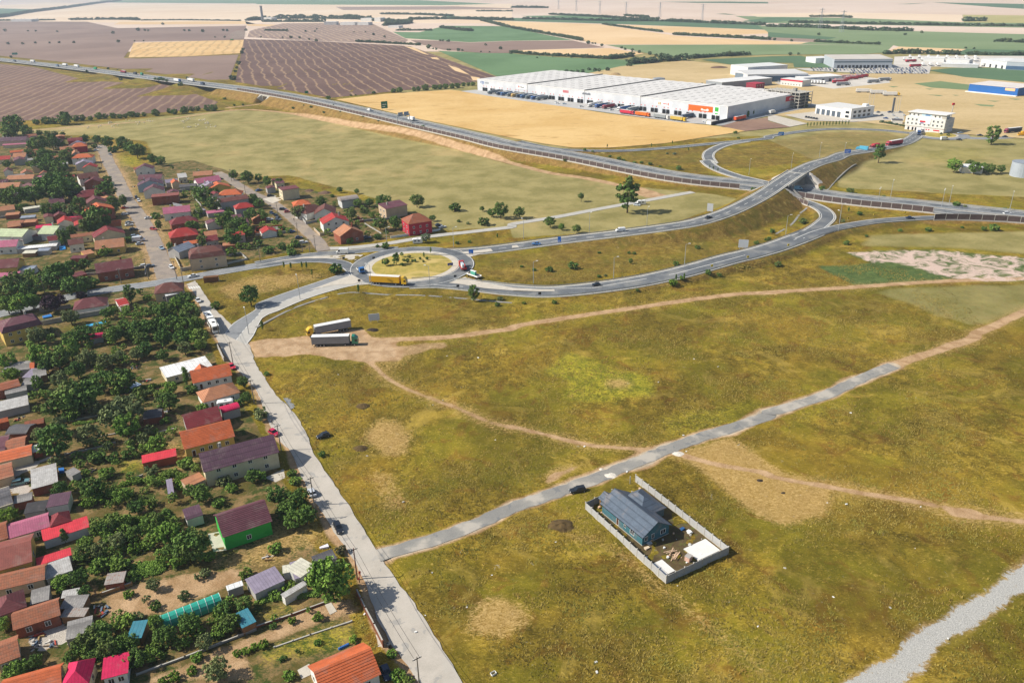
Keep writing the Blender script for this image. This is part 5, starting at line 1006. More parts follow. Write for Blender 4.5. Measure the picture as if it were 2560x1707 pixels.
    for i,(x, y, sx, sy, sz, hx, lb, nm) in enumerate(((.2,.36,.9,.4,.3, '#d6c3a8', 'short stack of planks near the left fence', 'plank_stack'),(.28,.4,.8,.7,.35, '#cfcfcc', 'grey tarpaulin bundle beside the pallet', 'tarpaulin'),(.62,.52,1.6,1.1,.25, '#d9c9b8', 'stack of wide pink boards behind the gable', 'board_stack'),(.55,.44,1.4,.3,.2, '#8fb2c8', 'pale blue sheets by the house corner', 'sheet_stack'),(.86,.33,.6,.6,.6, '#e8e7e4', 'white sack by the right fence', 'sack'),(.83,.39,.7,.5,.5, '#2f5a8a', 'blue plastic bundle by the right fence', 'bundle'),(.3,.86,.9,.5,.6, '#e2ded6', 'white rubble bags inside the front fence', 'rubble_bags'),(.43,.9,1.2,.5,.5, '#d9d4c9', 'second heap of pale rubble bags by the gate', 'rubble_bags'),(.7,.22,.35,.35,.5, '#c9c7c2', 'white bucket ring near the slab', 'bucket'))):
        p = yd(x, y); q = M(); g = random.Random(i)
        for k in range(4): q.box(-sx*(.5+.3*g.random()), sx*(.5+.3*g.random()),-sy*(.6+.4*g.random()), sy*(.6+.4*g.random()), sz*k/4, sz*(k+1)/4-.01,0, g.uniform(-.1,.1), g.uniform(-.1,.1), g.uniform(-.25,.25))
        o = q.build(nm, mat('clutter_'+hx[1:], hx), None,(p[0], p[1],.25), a_); tag(o, lb, nm.replace('_', ' '))
    for i in range(60):
        p = yd(random.uniform(.06,.94), random.choice((random.uniform(.04,.45), random.uniform(.84,.99)))); q = M(); s = random.uniform(.12,.45)
        q.prism([(s*math.cos(t_)*random.uniform(.6,1), s*math.sin(t_)*random.uniform(.6,1)) for t_ in np.arange(0,6.2,1.05)],0, s*.8); o = q.build('debris_lump', random.choice((WHITE, CONC, MC['pale_board'])), None,(p[0], p[1],.24)); tag(o, 'small pale lump of building rubble in the fenced yard', 'rubble', 'rubble lumps in the fenced yard')
newhouse()
# small outbuildings filling the plots
def clear(x, y, r):
    for fx_, fy_, fw, fd, fa in FOOT:
        dx, dy = x-fx_, y-fy_; u_, v_ = dx*math.cos(fa)+dy*math.sin(fa),-dx*math.sin(fa)+dy*math.cos(fa)
        if abs(u_) < fw+r and abs(v_) < fd+r: return False
    return min(np.linalg.norm(L_[:, :2]-[x, y], axis=1).min() for L_ in (STB, STC, MAINW, SACEN, WN, SIDE)) > 9
rg = random.Random(9); RN = dict(tan='tan', oldtile='weathered tile', red='red', maroon='maroon', grey='grey', orange='orange', plum='plum', sheet='silver', rust='rusty', darkred='dark red'); cnt = 0
for _ in range(900):
    if cnt >= 72: break
    pz = (rg.uniform(0,760) if rg.random() < .5 else rg.uniform(0,250), rg.uniform(345,640)); p_ = unp(*pz)
    if not inpoly(np.array([p_[0]]), np.array([p_[1]]), GARD2 if pz[1] < 700 else GARD)[0] or not clear(p_[0], p_[1],3.2): continue
    k_ = rg.choice(list(RN)); w_, d, hh, ri = rg.uniform(4.5,11 if pz[0] < 330 else 8), rg.uniform(4,8), rg.uniform(2.4,4.2), rg.uniform(.6,2); a = .5+rg.choice((0,1.57))+rg.uniform(-.06,.06); ty = 'gx' if k_ not in ('grey', 'sheet') else 'shed'
    o = thing('outbuilding',(p_[0], p_[1],0), a); q = M(); wall_geo(q, w_, d, hh, ri, ty); q.build('wall', WM[rg.choice(('white', 'grey', 'beige', 'brick', 'cream', 'pinkish'))], o); q = M(); roof_geo(q, w_, d, hh, ri, ty,.25); q.build('roof', RM[k_], o); window(o, 'f', w_*.2,1.0, w_, d); window(o, 'f',-w_*.25,.05, w_, d,1,2, DOORM, 'door')
    FOOT.append((p_[0], p_[1], w_/2, d/2, a)); pend(o, RN[k_]+' roofed outbuilding', 'shed', 'outbuildings of the village plots',(p_[0], p_[1],2)); cnt += 1
for t, x, y, ph in (('00',1000,900, 'striped mauve ploughland'),('00',700,450, 'smooth brown field'),('00',1700,450, 'gold striped field'),('00',1200,260, 'upper brown field'),('00',200,300, 'brown field at far left'),('01',900,600, 'big striped ploughland'),('01',700,300, 'far mauve field'),('01',1900,320, 'upper green field'),('01',2000,560, 'lower green field'),('01',1200,1000, 'wheat field'),('02',500,480, 'narrow straw strip'),('02',600,600, 'green field behind the warehouse'),('02',1300,650, 'dry pasture behind the warehouse'),('02',1700,470, 'dull green field'),('02',1000,340, 'big straw slope'),('03',800,350, 'broad green plain'),('03',1450,470, 'square straw field'),('03',1900,960, 'dry pasture on the right'),('12',1200,650, 'flyover embankment'),('12',900,850, 'brushy strip between the ramps'),('13',1800,850, 'pink rubble tip'),('13',1300,200, 'pasture above the motorway'),('02',1100,1450, 'scrub beside the far ramp')): landmark(P(t, x, y), ph)
D_, Mi, Ol, Pu, Li, Gr = L_DARK, L_MID, L_OLIVE, L_PURPLE, L_LIME, L_GREY
for t, lst in (
 ('31',[(680,610,215, 'round', Mi),(770,345,55, 'bush', Pu),(165,330,70, 'bush', Mi),(570,960,55, 'bush', Li),(330,990,45, 'bush', Li),(890,1165,45, 'bush', Li),(570,1190,40, 'bush', Mi),(300,1500,60, 'bush', Mi),(1310,1500,75, 'bush', Mi),(1400,1545,65, 'bush', Li),(380,1270,25, 'sapl', D_),(60,1210,55, 'bush', Li),(170,760,60, 'bush', Mi),(300,690,70, 'bush', Li),(350,60,95, 'round', D_),(270,-10,90, 'round', D_),(460,20,90, 'round', D_),(400,650,60, 'bush', Mi),(240,1340,40, 'bush', D_),(480,890,30, 'sapl', Mi),(165,960,35, 'sapl', Mi),(160,1040,40, 'bush', D_),(1250,1290,50, 'bush', Mi),(500,1180,0, 'bush', Mi)]),
 ('21',[(40,660,75, 'bush', Ol),(95,290,28, 'bush', D_),(600,1030,38, 'bush', D_),(200,1400,100, 'round', D_),(390,1430,95, 'round', D_),(360,1270,60, 'bush', Mi),(290,1520,80, 'round', D_),(440,1540,60, 'round', Mi),(40,1220,60, 'bush', Mi),(330,1200,50, 'bush', D_),(0,1150,60, 'bush', Mi)]),
 ('20',[(1120,620,190, 'wide', Ol),(1150,760,130, 'round', Mi),(480,900,160, 'round', D_),(1120,330,120, 'round', D_),(930,350,110, 'round', D_),(680,480,200, 'wide', D_),(540,330,90, 'round', Ol),(870,600,80, 'round', Ol),(540,760,90, 'round', Ol),(350,840,70, 'round', Ol),(1430,940,95, 'round', Mi),(1310,880,60, 'sapl', Ol),(1190,920,45, 'sapl', Ol),(800,850,110, 'round', Ol),(1540,540,100, 'round', D_),(1560,420,70, 'round', Mi),(1700,300,60, 'poplar', D_),(850,1330,120, 'round', D_),(1130,1400,90, 'round', Mi),(1250,1510,80, 'round', D_),(890,1050,80, 'bush', D_),(1030,1060,60, 'bush', D_),(800,1035,40, 'bush', Mi),(1190,1020,70, 'bush', D_),(520,1090,70, 'bush', Ol),(550,1340,80, 'round', D_),(980,1200,70, 'bush', Mi),(1390,1180,70, 'bush', Ol),(1690,1110,70, 'bush', Mi),(1790,1150,50, 'bush', Mi),(1850,1390,95, 'round', D_),(2060,1280,70, 'bush', Ol),(2310,1230,70, 'round', D_),(1740,1360,70, 'round', D_),(2230,360,60, 'round', D_),(2260,500,55, 'round', D_),(2180,560,50, 'bush', D_),(1850,600,60, 'bush', Mi),(1760,430,60, 'bush', D_),(350,110,110, 'round', Mi),(520,130,120, 'round', D_),(640,60,110, 'round', Mi),(800,140,90, 'round', Ol),(960,170,80, 'round', Ol),(1100,130,70, 'round', Ol),(1250,110,60, 'round', Ol),(700,250,90, 'round', D_),(420,200,80, 'round', D_),(60,170,90, 'round', Mi),(100,290,80, 'wide', Li),(340,370,60, 'tall', D_),(1490,110,60, 'round', D_),(1330,60,80, 'round', D_),(1690,50,70, 'round', Ol),(1840,20,60, 'round', Mi),(1300,480,70, 'bush', D_),(1470,490,60, 'bush', Ol),(920,1440,60, 'bush', Li),(790,1480,60, 'bush', Li),(1010,1400,50, 'bush', Li),(2120,1340,60, 'bush', Mi),(2000,1470,60, 'bush', Mi),(480,600,90, 'round', D_),(620,690,70, 'bush', D_),(720,620,60, 'bush', Ol),(1360,800,55, 'sapl', Ol),(980,950,45, 'sapl', Ol),(1520,720,45, 'bush', Mi)]),
 ('30',[(1740,300,170, 'round', D_),(1530,180,120, 'round', Mi),(580,200,60, 'cone', D_),(960,650,0, 'bush', D_),(720,590,100, 'round', D_),(900,340,90, 'round', Ol),(1080,250,90, 'round', Ol),(1230,200,90, 'round', D_),(1000,120,80, 'round', D_),(1030,60,80, 'bush', Mi),(1400,80,100, 'round', D_),(1520,30,80, 'round', D_),(750,370,90, 'round', D_),(780,280,80, 'round', Mi),(1400,660,70, 'round', Ol),(1340,790,40, 'sapl', Ol),(1420,860,55, 'bush', D_),(1880,550,60, 'bush', Ol),(1810,590,40, 'sapl', Ol),(1690,760,55, 'bush', Ol),(1250,960,70, 'bush', Ol),(900,1110,130, 'round', D_),(750,1200,110, 'round', D_),(1000,1250,140, 'round', D_),(1180,1200,110, 'round', D_),(1230,1330,110, 'round', D_),(860,1330,90, 'round', D_),(1430,1010,75, 'tall', Mi),(1520,1130,110, 'round', D_),(1420,1240,70, 'bush', Mi),(1740,1010,110, 'round', D_),(1700,1190,60, 'bush', Mi),(1880,1180,90, 'round', Ol),(1990,1120,60, 'bush', Mi),(2110,1010,100, 'round', D_),(2050,880,90, 'round', D_),(2240,830,90, 'round', D_),(1980,1440,120, 'round', Ol),(1600,1500,60, 'bush', Li),(1760,1450,55, 'bush', Li),(1500,1545,50, 'bush', Li),(2180,1290,45, 'bush', Li),(2260,1270,45, 'bush', Li),(2330,1230,40, 'bush', Li),(320,1360,80, 'round', D_),(130,1450,110, 'wide', Mi),(30,1020,80, 'round', Mi),(550,630,80, 'wide', Mi),(560,700,60, 'bush', Mi),(770,730,70, 'round', D_),(350,230,40, 'bush', D_),(900,500,80, 'bush', Mi),(1050,450,70, 'bush', Mi),(1150,490,60, 'bush', D_),(1180,590,70, 'bush', D_),(1620,440,80, 'bush', Mi),(1920,400,60, 'bush', Mi),(1340,100,70, 'round', Mi),(1180,750,50, 'bush', Li),(2260,560,70, 'bush', Li),(1230,330,70, 'bush', Li),(60,20,90, 'wide', Li),(1560,350,70, 'round', D_),(640,1330,70, 'round', D_),(1800,1330,60, 'bush', Mi)]),
 ('10',[(480,1200,105, 'wide', Pu),(745,1140,50, 'round', Pu),(170,1200,120, 'wide', Mi),(60,1220,90, 'round', Mi),(290,1190,80, 'round', Mi),(1185,1115,65, 'tall', D_),(880,430,140, 'round', D_),(960,170,90, 'round', D_),(730,320,75, 'tall', D_),(460,130,130, 'round', D_),(560,170,110, 'round', D_),(300,210,100, 'round', D_),(130,220,110, 'round', D_),(30,230,90, 'round', D_),(680,180,80, 'round', D_),(620,110,70, 'round', D_),(440,350,80, 'round', D_),(540,340,70, 'round', D_),(650,350,70, 'round', Ol),(830,500,90, 'round', D_),(760,855,60, 'round', D_),(520,960,130, 'round', D_),(150,1030,130, 'round', D_),(30,1040,100, 'round', D_),(260,1090,100, 'round', D_),(700,1040,130, 'wide', D_),(410,980,90, 'round', D_),(640,880,70, 'round', D_),(820,1030,70, 'bush', D_),(580,600,60, 'tall', D_),(660,540,50, 'round', D_),(510,640,60, 'bush', Mi),(1170,630,45, 'bush', D_),(2290,1130,100, 'round', D_),(1980,1230,48, 'bush', D_),(1700,1180,90, 'round', D_),(1740,1290,100, 'round', D_),(1620,1220,80, 'round', Mi),(1500,1280,90, 'round', D_),(1400,1260,80, 'round', D_),(1800,1400,80, 'round', Mi),(1700,1420,100, 'round', D_),(1560,1400,100, 'round', D_),(1420,1420,110, 'wide', D_),(1280,1440,100, 'round', D_),(1130,1440,90, 'round', D_),(1040,1490,90, 'round', D_),(1820,1520,90, 'round', Mi),(1680,1530,90, 'round', D_),(1500,1530,90, 'round', D_),(1300,1545,80, 'round', D_),(980,1300,60, 'round', D_),(640,1330,80, 'round', Ol),(760,1490,100, 'round', D_),(640,1530,80, 'round', D_),(330,1500,90, 'round', Ol),(1140,1220,45, 'bush', D_),(1280,1100,35, 'sapl', D_),(1350,1160,45, 'bush', Mi),(2250,550,70, 'round', Li),(2130,600,90, 'round', D_),(2060,440,90, 'round', D_),(2200,480,80, 'round', D_),(2300,390,70, 'round', D_),(1850,210,90, 'round', D_),(1950,300,80, 'round', D_),(1970,190,50, 'bush', D_),(2120,520,80, 'round', D_),(1850,640,60, 'round', D_),(2120,740,60, 'bush', Mi),(2270,50,60, 'round', D_),(2140,30,50, 'round', D_),(1880,560,40, 'bush', D_),(1450,490,40, 'tall', D_),(1560,690,35, 'tall', D_),(1430,410,45, 'bush', D_),(80,1440,0, 'bush', D_),(450,1480,60, 'bush', Ol),(1040,300,60, 'tall', D_),(1130,270,45, 'tall', D_),(960,740,60, 'bush', Li),(620,640,40, 'bush', D_),(2320,260,60, 'round', D_),(590,50,60, 'round', D_),(500,70,80, 'round', D_),(380,100,60, 'round', D_),(240,70,40, 'round', D_),(980,80,50, 'round', D_),(1760,500,60, 'round', D_)]),
 ('11',[(1010,880,0, 'bush', D_),(735,900,68, 'bush', D_),(1475,265,60, 'round', D_),(770,170,28, 'round', D_),(925,185,25, 'round', D_),(2245,350,75, 'round', D_),(2160,380,40, 'round', D_),(2090,465,55, 'bush', D_),(2075,345,25, 'round', D_),(1830,335,55, 'bush', D_),(1555,610,45, 'round', Gr),(1140,480,60, 'round', D_),(1280,470,60, 'round', D_),(1170,280,70, 'round', D_),(1040,285,40, 'round', D_),(930,290,40, 'round', D_),(870,380,60, 'round', D_),(1120,600,40, 'bush', D_),(1190,685,40, 'bush', D_),(380,370,60, 'round', Ol),(865,640,40, 'bush', Mi),(230,690,50, 'bush', D_),(360,670,50, 'bush', D_),(110,720,55, 'bush', D_),(325,745,45, 'bush', D_),(230,530,35, 'bush', D_),(30,290,50, 'round', D_),(2000,1110,60, 'tall', D_),(2245,1170,30, 'bush', Ol),(2215,1225,28, 'bush', D_),(600,275,50, 'round', D_),(1115,690,20, 'bush', D_),(20,1130,0, 'bush', D_),(1620,430,30, 'round', D_),(100,90,45, 'round', D_),(210,100,40, 'round', D_),(20,60,40, 'round', D_),(1000,360,45, 'bush', D_),(700,230,20, 'bush', D_),(1860,460,20, 'bush', D_),(1945,480,20, 'bush', Ol),(1960,650,20, 'bush', D_),(1845,660,22, 'bush', D_),(2215,590,16, 'cone', D_),(15,660,50, 'bush', D_),(40,400,60, 'round', D_)]),
 ('12',[(65,375,52, 'round', D_),(350,462,52, 'round', D_),(455,510,32, 'round', Mi),(597,527,42, 'round', D_),(1505,850,32, 'bush', D_),(560,870,50, 'bush', D_),(345,905,38, 'bush', D_),(90,875,18, 'bush', D_),(205,905,22, 'bush', D_),(1090,825,22, 'tall', D_),(1150,1105,20, 'bush', D_),(388,1205,26, 'bush', D_),(1480,1040,42, 'bush', Li),(1560,1020,30, 'bush', Li),(1505,1000,20, 'poplar', D_),(1580,985,18, 'poplar', D_),(1800,965,32, 'bush', D_),(1900,965,24, 'bush', D_),(2215,170,26, 'bush', D_),(1705,700,28, 'bush', D_),(2245,660,26, 'bush', D_),(2335,630,22, 'bush', D_),(800,965,22, 'bush', D_),(1075,750,18, 'bush', D_),(1120,755,20, 'bush', D_),(800,750,16, 'bush', D_),(110,1210,18, 'bush', D_),(860,960,18, 'bush', Ol)]),
 ('13',[(757,180,34, 'bush', D_),(500,158,28, 'bush', D_),(1735,300,34, 'bush', D_),(1063,233,15, 'round', D_),(2175,350,20, 'bush', D_),(1475,535,30, 'bush', D_),(1785,520,18, 'bush', D_),(2080,520,48, 'bush', D_),(1985,530,30, 'bush', D_),(720,660,32, 'bush', D_),(1215,545,22, 'bush', D_),(905,597,18, 'bush', D_),(95,855,36, 'bush', D_),(320,460,40, 'bush', D_),(40,550,28, 'bush', D_),(840,390,26, 'bush', D_),(742,350,18, 'cone', D_),(10,620,24, 'bush', D_),(1810,325,16, 'bush', Ol),(690,460,24, 'bush', Ol),(1000,715,0, 'bush', D_)]),
 ('00',[(360,1310,75, 'round', D_),(470,1290,65, 'round', D_),(550,1310,45, 'round', D_),(600,1430,60, 'round', D_),(400,1420,70, 'round', D_),(470,1470,80, 'round', D_),(540,1530,70, 'round', D_),(340,1500,60, 'round', D_),(890,1275,42, 'round', D_),(985,1295,55, 'round', D_),(1120,1310,58, 'round', D_),(1190,1345,60, 'round', D_),(1250,1375,66, 'round', D_),(1395,1455,45, 'round', D_),(1470,1470,45, 'round', D_),(115,1130,85, 'round', D_),(240,1200,55, 'round', D_),(360,1215,28, 'round', D_),(430,1225,28, 'round', D_),(500,1225,30, 'round', Ol),(575,1230,25, 'round', D_),(775,1270,40, 'round', D_),(630,1385,40, 'round', D_),(85,1205,70, 'round', D_),(260,1410,50, 'round', D_),(1580,1535,18, 'sapl', D_),(860,1340,30, 'bush', D_),(300,1330,50, 'round', D_),(1040,1370,45, 'bush', D_),(420,1530,60, 'round', D_),(60,1500,40, 'round', D_),(650,1475,30, 'bush', D_)]),
):
    for x, y, r, k, m in lst:
        if r: crownat(t, x, y, r, k, m, {'bush': 'rounded green shrub', 'sapl': 'slender young tree', 'poplar': 'narrow columnar tree', 'cone': 'small dark conifer', 'tall': 'tall leafy tree', 'wide': 'wide spreading tree'}.get(k, 'leafy dark tree') if m is not Pu else 'purple leaved tree', 'trees and shrubs of the village and roadsides')
rg = random.Random(31); ZN = [(PL('10',[(950,1260),(1850,1230),(1930,1568),(850,1568)]),58,(1.2,2.3)),(PL('20',[(250,0),(1300,0),(1650,450),(1300,800),(650,820),(300,650)]),64,(.9,2.0)),(PL('30',[(700,150),(1700,50),(1900,450),(1200,560),(700,520)]),55,(.9,1.9)),(PL('20',[(650,1250),(1700,1230),(1700,1500),(750,1568)]),34,(.8,1.6)),(PL('30',[(600,1000),(1300,1000),(2300,850),(2200,1150),(1400,1400),(700,1350)]),42,(.8,1.8)),(PL('10',[(0,80),(700,60),(760,560),(0,560)]),10,(1.5,2.6)),(PL('10',[(0,960),(800,900),(760,1120),(0,1200)]),22,(1.4,2.6)),(PL('11',[(0,420),(1300,250),(1200,640),(0,800)]),36,(1.0,2.2)),(PL('10',[(1650,100),(2350,250),(2300,780),(1850,650)]),34,(1.2,2.6)),(PL('00',[(250,1260),(800,1250),(800,1560),(250,1560)]),8,(1.6,2.8)),(PL('20',[(500,950),(1600,800),(1650,1150),(600,1250)]),30,(.7,1.6))]
for zp, n_,(r0_, r1_) in ZN:
    z_ = np.array(zp); k_ = 0
    for _ in range(n_*8):
        if k_ >= n_: break
        x_, y_ = rg.uniform(z_[:,0].min(), z_[:,0].max()), rg.uniform(z_[:,1].min(), z_[:,1].max())
        if not inpoly(np.array([x_]), np.array([y_]), zp)[0]: continue
        r_ = rg.uniform(r0_, r1_); ok_ = min(np.linalg.norm(L_[:, :2]-[x_, y_], axis=1).min() for L_ in (STB, STC, MAINW, SACEN, WN, SIDE)) > 5.5+r_*.6
        for fx_, fy_, fw, fd, fa in FOOT:
            dx, dy = x_-fx_, y_-fy_
            if abs(dx*math.cos(fa)+dy*math.sin(fa)) < fw+r_*.5 and abs(-dx*math.sin(fa)+dy*math.cos(fa)) < fd+r_*.5: ok_ = False; break
        if ok_: bulk('garden',(x_, y_,0), r_, 'light', r_*rg.uniform(.7,1.3)); k_ += 1
crownat('12',1065,200,118, 'ragged', D_, label='big ragged tree beside the side road with a white caravan next to it', trunk=3.2)
crownat('12',636,230,30, 'round', D_, label='small lone round tree standing in the pasture with a short shadow', trunk=2.2)
crownat('03',1030,1395,62, 'ragged', D_, label='tall dark tree beside the curved flyover road at upper right', trunk=2.5); crownat('03',2070,1230,66, 'ragged', D_, label='leaning tall tree on the verge right of the far roundabout', trunk=2)
# roundabout planting
for x, y, r, k in ((1195,835,34, 'round'),(1290,820,42, 'ragged'),(1345,860,16, 'round'),(1340,768,20, 'sapl'),(1408,785,17, 'round'),(1390,823,20, 'round'),(1357,818,14, 'round'),(1435,823,12, 'round'),(1460,823,16, 'round'),(1507,802,13, 'round'),(1542,780,16, 'poplar'),(1570,803,14, 'round'),(1538,830,12, 'round'),(1605,735,17, 'poplar')):
    p = P('11', x, y+r*1.1,.6); tree((p[0], p[1],.55), r*mscale('11', x, y)*1.05, k, D_, 'clipped dark tree on the roundabout island' if k != 'poplar' else 'narrow cypress on the roundabout island', 'planting on the roundabout island')
for x, y in ((253,858),(316,865),(418,858),(460,860),(510,925)): crownat('11', x, y,20, 'poplar', D_, 'narrow cypress on the dry verge', 'cypresses by the west arm',1.6)
crownat('11',938,1072,24, 'poplar', D_, 'narrow cypress below the roundabout', 'cypresses by the west arm',1.2); crownat('11',55,1410,28, 'poplar', D_, 'narrow cypress beside the bend', 'cypresses by the west arm',1.0)
for i in range(14): crownat('03',365+i*29,1140-i*1.5,12, 'poplar', D_, 'narrow conifer in the row by the showroom', 'conifer row by the showroom',1)
for x, y in ((875,1335),(1282,1330),(1473,1305),(1620,1365),(1815,1530),(1848,1545),(1890,1555)): crownat('02', x, y,11, 'poplar', D_, 'narrow cypress beside the slip road', 'cypresses by the slip roads',1)
for x, y, r in ((668,1390,18),(985,1455,22),(1025,1470,18),(1125,1490,20),(1190,1490,20),(1270,1500,22),(1360,1525,14),(2050,1215,20),(2080,1265,15),(1530,1540,30),(900,1435,16),(740,1410,12),(1425,1410,14),(1490,1410,16)): crownat('02', x, y, r, 'bush', Gr if x in (1425,1490) else D_, 'roadside shrub', 'roadside shrubs')
for x, y, r in ((45,1430,16),(100,1445,15),(485,1520,16)): crownat('02', x, y, r, 'bush', D_, 'embankment shrub', 'embankment shrubs')
for x, y, r in ((345,1020,14),(512,1042,15),(630,1080,14),(780,1105,9),(990,1155,9),(1170,1180,14),(1130,1190,10),(1275,1200,22),(1320,1215,12),(1540,1250,22),(1585,1275,16),(1630,1278,16),(2275,1410,16),(335,935,8),(390,945,8),(720,1045,8),(445,1030,8)): crownat('01', x, y, r, 'bush', D_, 'embankment shrub', 'embankment shrubs')
for x, y, r in ((1080,850,18),(1260,832,24),(1320,826,32),(1450,820,22),(1490,815,22),(1555,803,34),(1640,800,26),(1690,797,28),(1740,792,28),(1800,790,28),(1850,785,26),(1905,775,22),(1950,772,20),(1990,770,22),(870,875,12),(665,897,22),(915,873,9)): crownat('01', x, y, r, 'bush' if r < 20 else 'round', D_, 'hedge tree', 'hedgerow beside the big ploughed field',.3)
for x, y, r in ((420,1105,42),(490,1110,36),(590,1090,68),(690,1085,34),(750,1080,34),(830,1085,26),(905,1062,36),(965,1065,28),(1035,1062,32),(1100,1068,26),(1150,1062,24),(1205,1050,34),(1260,1055,24),(1320,1050,24),(1430,1035,36),(1555,1018,28),(1600,1025,30),(1690,1010,42),(1760,1000,28),(1815,995,26),(1900,990,34),(1960,990,36),(330,1120,30),(1660,800,26),(1470,765,22),(1500,770,20),(1540,780,18),(1430,762,16),(2060,905,18),(2150,965,14),(2230,962,14)): crownat('00', x, y, r, 'bush' if r < 24 else 'round', D_, 'hedge tree', 'hedgerow below the mauve ploughland',.25)
for x, y, r in ((2135,715,32),(2160,655,16),(2170,620,15),(2190,578,22),(2220,480,20),(2228,455,16),(1035,300,16),(1268,272,18),(1330,278,12),(1360,282,12),(1693,280,12),(1738,280,13),(1860,285,18),(2050,278,13),(2085,280,14),(2255,275,14),(1085,380,16),(75,400,14),(210,400,14),(325,393,12),(455,393,11),(543,390,12),(675,388,14),(2060,340,12),(1975,342,9),(1235,378,8),(1318,376,9),(258,285,9),(328,285,11),(525,290,10),(1495,220,14),(990,630,13),(1080,645,9),(100,522,14),(1720,715,14),(800,670,14),(45,280,16),(1110,725,18)): crownat('00', x, y, r, 'far', L_FAR, 'small field tree', 'scattered trees of the far fields',.2)
for x, y, r in ((45,340,9),(245,345,10),(320,342,16),(400,346,14),(487,362,12),(555,370,16),(1585,430,24),(1625,447,10),(1655,450,13),(1760,458,12),(1780,458,12),(1858,458,18),(1895,463,13),(2065,475,8),(2145,478,9),(2245,442,18),(2110,410,14),(2340,485,16),(1690,372,12),(1715,374,12),(1770,376,14),(285,280,16),(455,287,12),(540,288,10),(1180,338,14),(1080,315,14),(900,296,7),(1005,296,8),(1755,378,10),(558,268,8)): crownat('01', x, y, r, 'far', L_FAR, 'small field tree', 'scattered trees of the far fields',.2)
for x, y, r in ((1005,438,14),(1040,450,14),(1105,460,16),(1170,476,18),(1265,490,20),(1325,508,18),(1380,508,26),(1450,527,24),(1600,520,20),(700,390,20),(740,398,12),(765,400,12),(825,415,16),(710,635,18),(500,660,24),(550,662,22),(600,658,20),(650,655,22),(760,640,20),(800,645,20),(880,635,22),(410,672,14),(1060,597,16),(1090,597,18),(375,512,14),(250,505,11),(545,520,14),(650,525,14),(230,530,9),(1745,770,12),(1780,795,12),(1840,795,12),(1900,810,12),(1950,815,12),(2030,828,12),(1860,808,9)): crownat('02', x, y, r, 'far', L_FAR, 'small far tree', 'scattered trees of the far fields',.2)
for x, y, r in ((468,315,16),(218,372,14),(205,495,18),(280,495,14),(1415,295,16),(1185,282,14),(1030,200,9),(1260,315,14),(1890,445,12),(1815,440,12),(615,650,16),(750,700,16),(1530,1200,18),(1590,1228,14),(1655,1238,16),(1575,1215,12),(375,920,18),(345,975,22),(60,362,16),(2080,378,14)): crownat('03', x, y, r, 'far', L_FAR, 'small far tree', 'scattered trees of the far fields',.2)
for i in range(9): crownat('02',2170+i*43,1045-i*13,24, 'cone', D_, 'dark conifer along the shaded warehouse wall', 'conifers along the warehouse wall',.4)
for x, y, r in ((1720,1510,62),(1900,1535,55),(2040,1540,48),(2145,1545,40),(1860,1500,40),(1985,1530,40)): crownat('03', x, y, r, 'round', Mi if x < 1800 else D_, 'dark tree near the grey silo', 'trees by the silo')
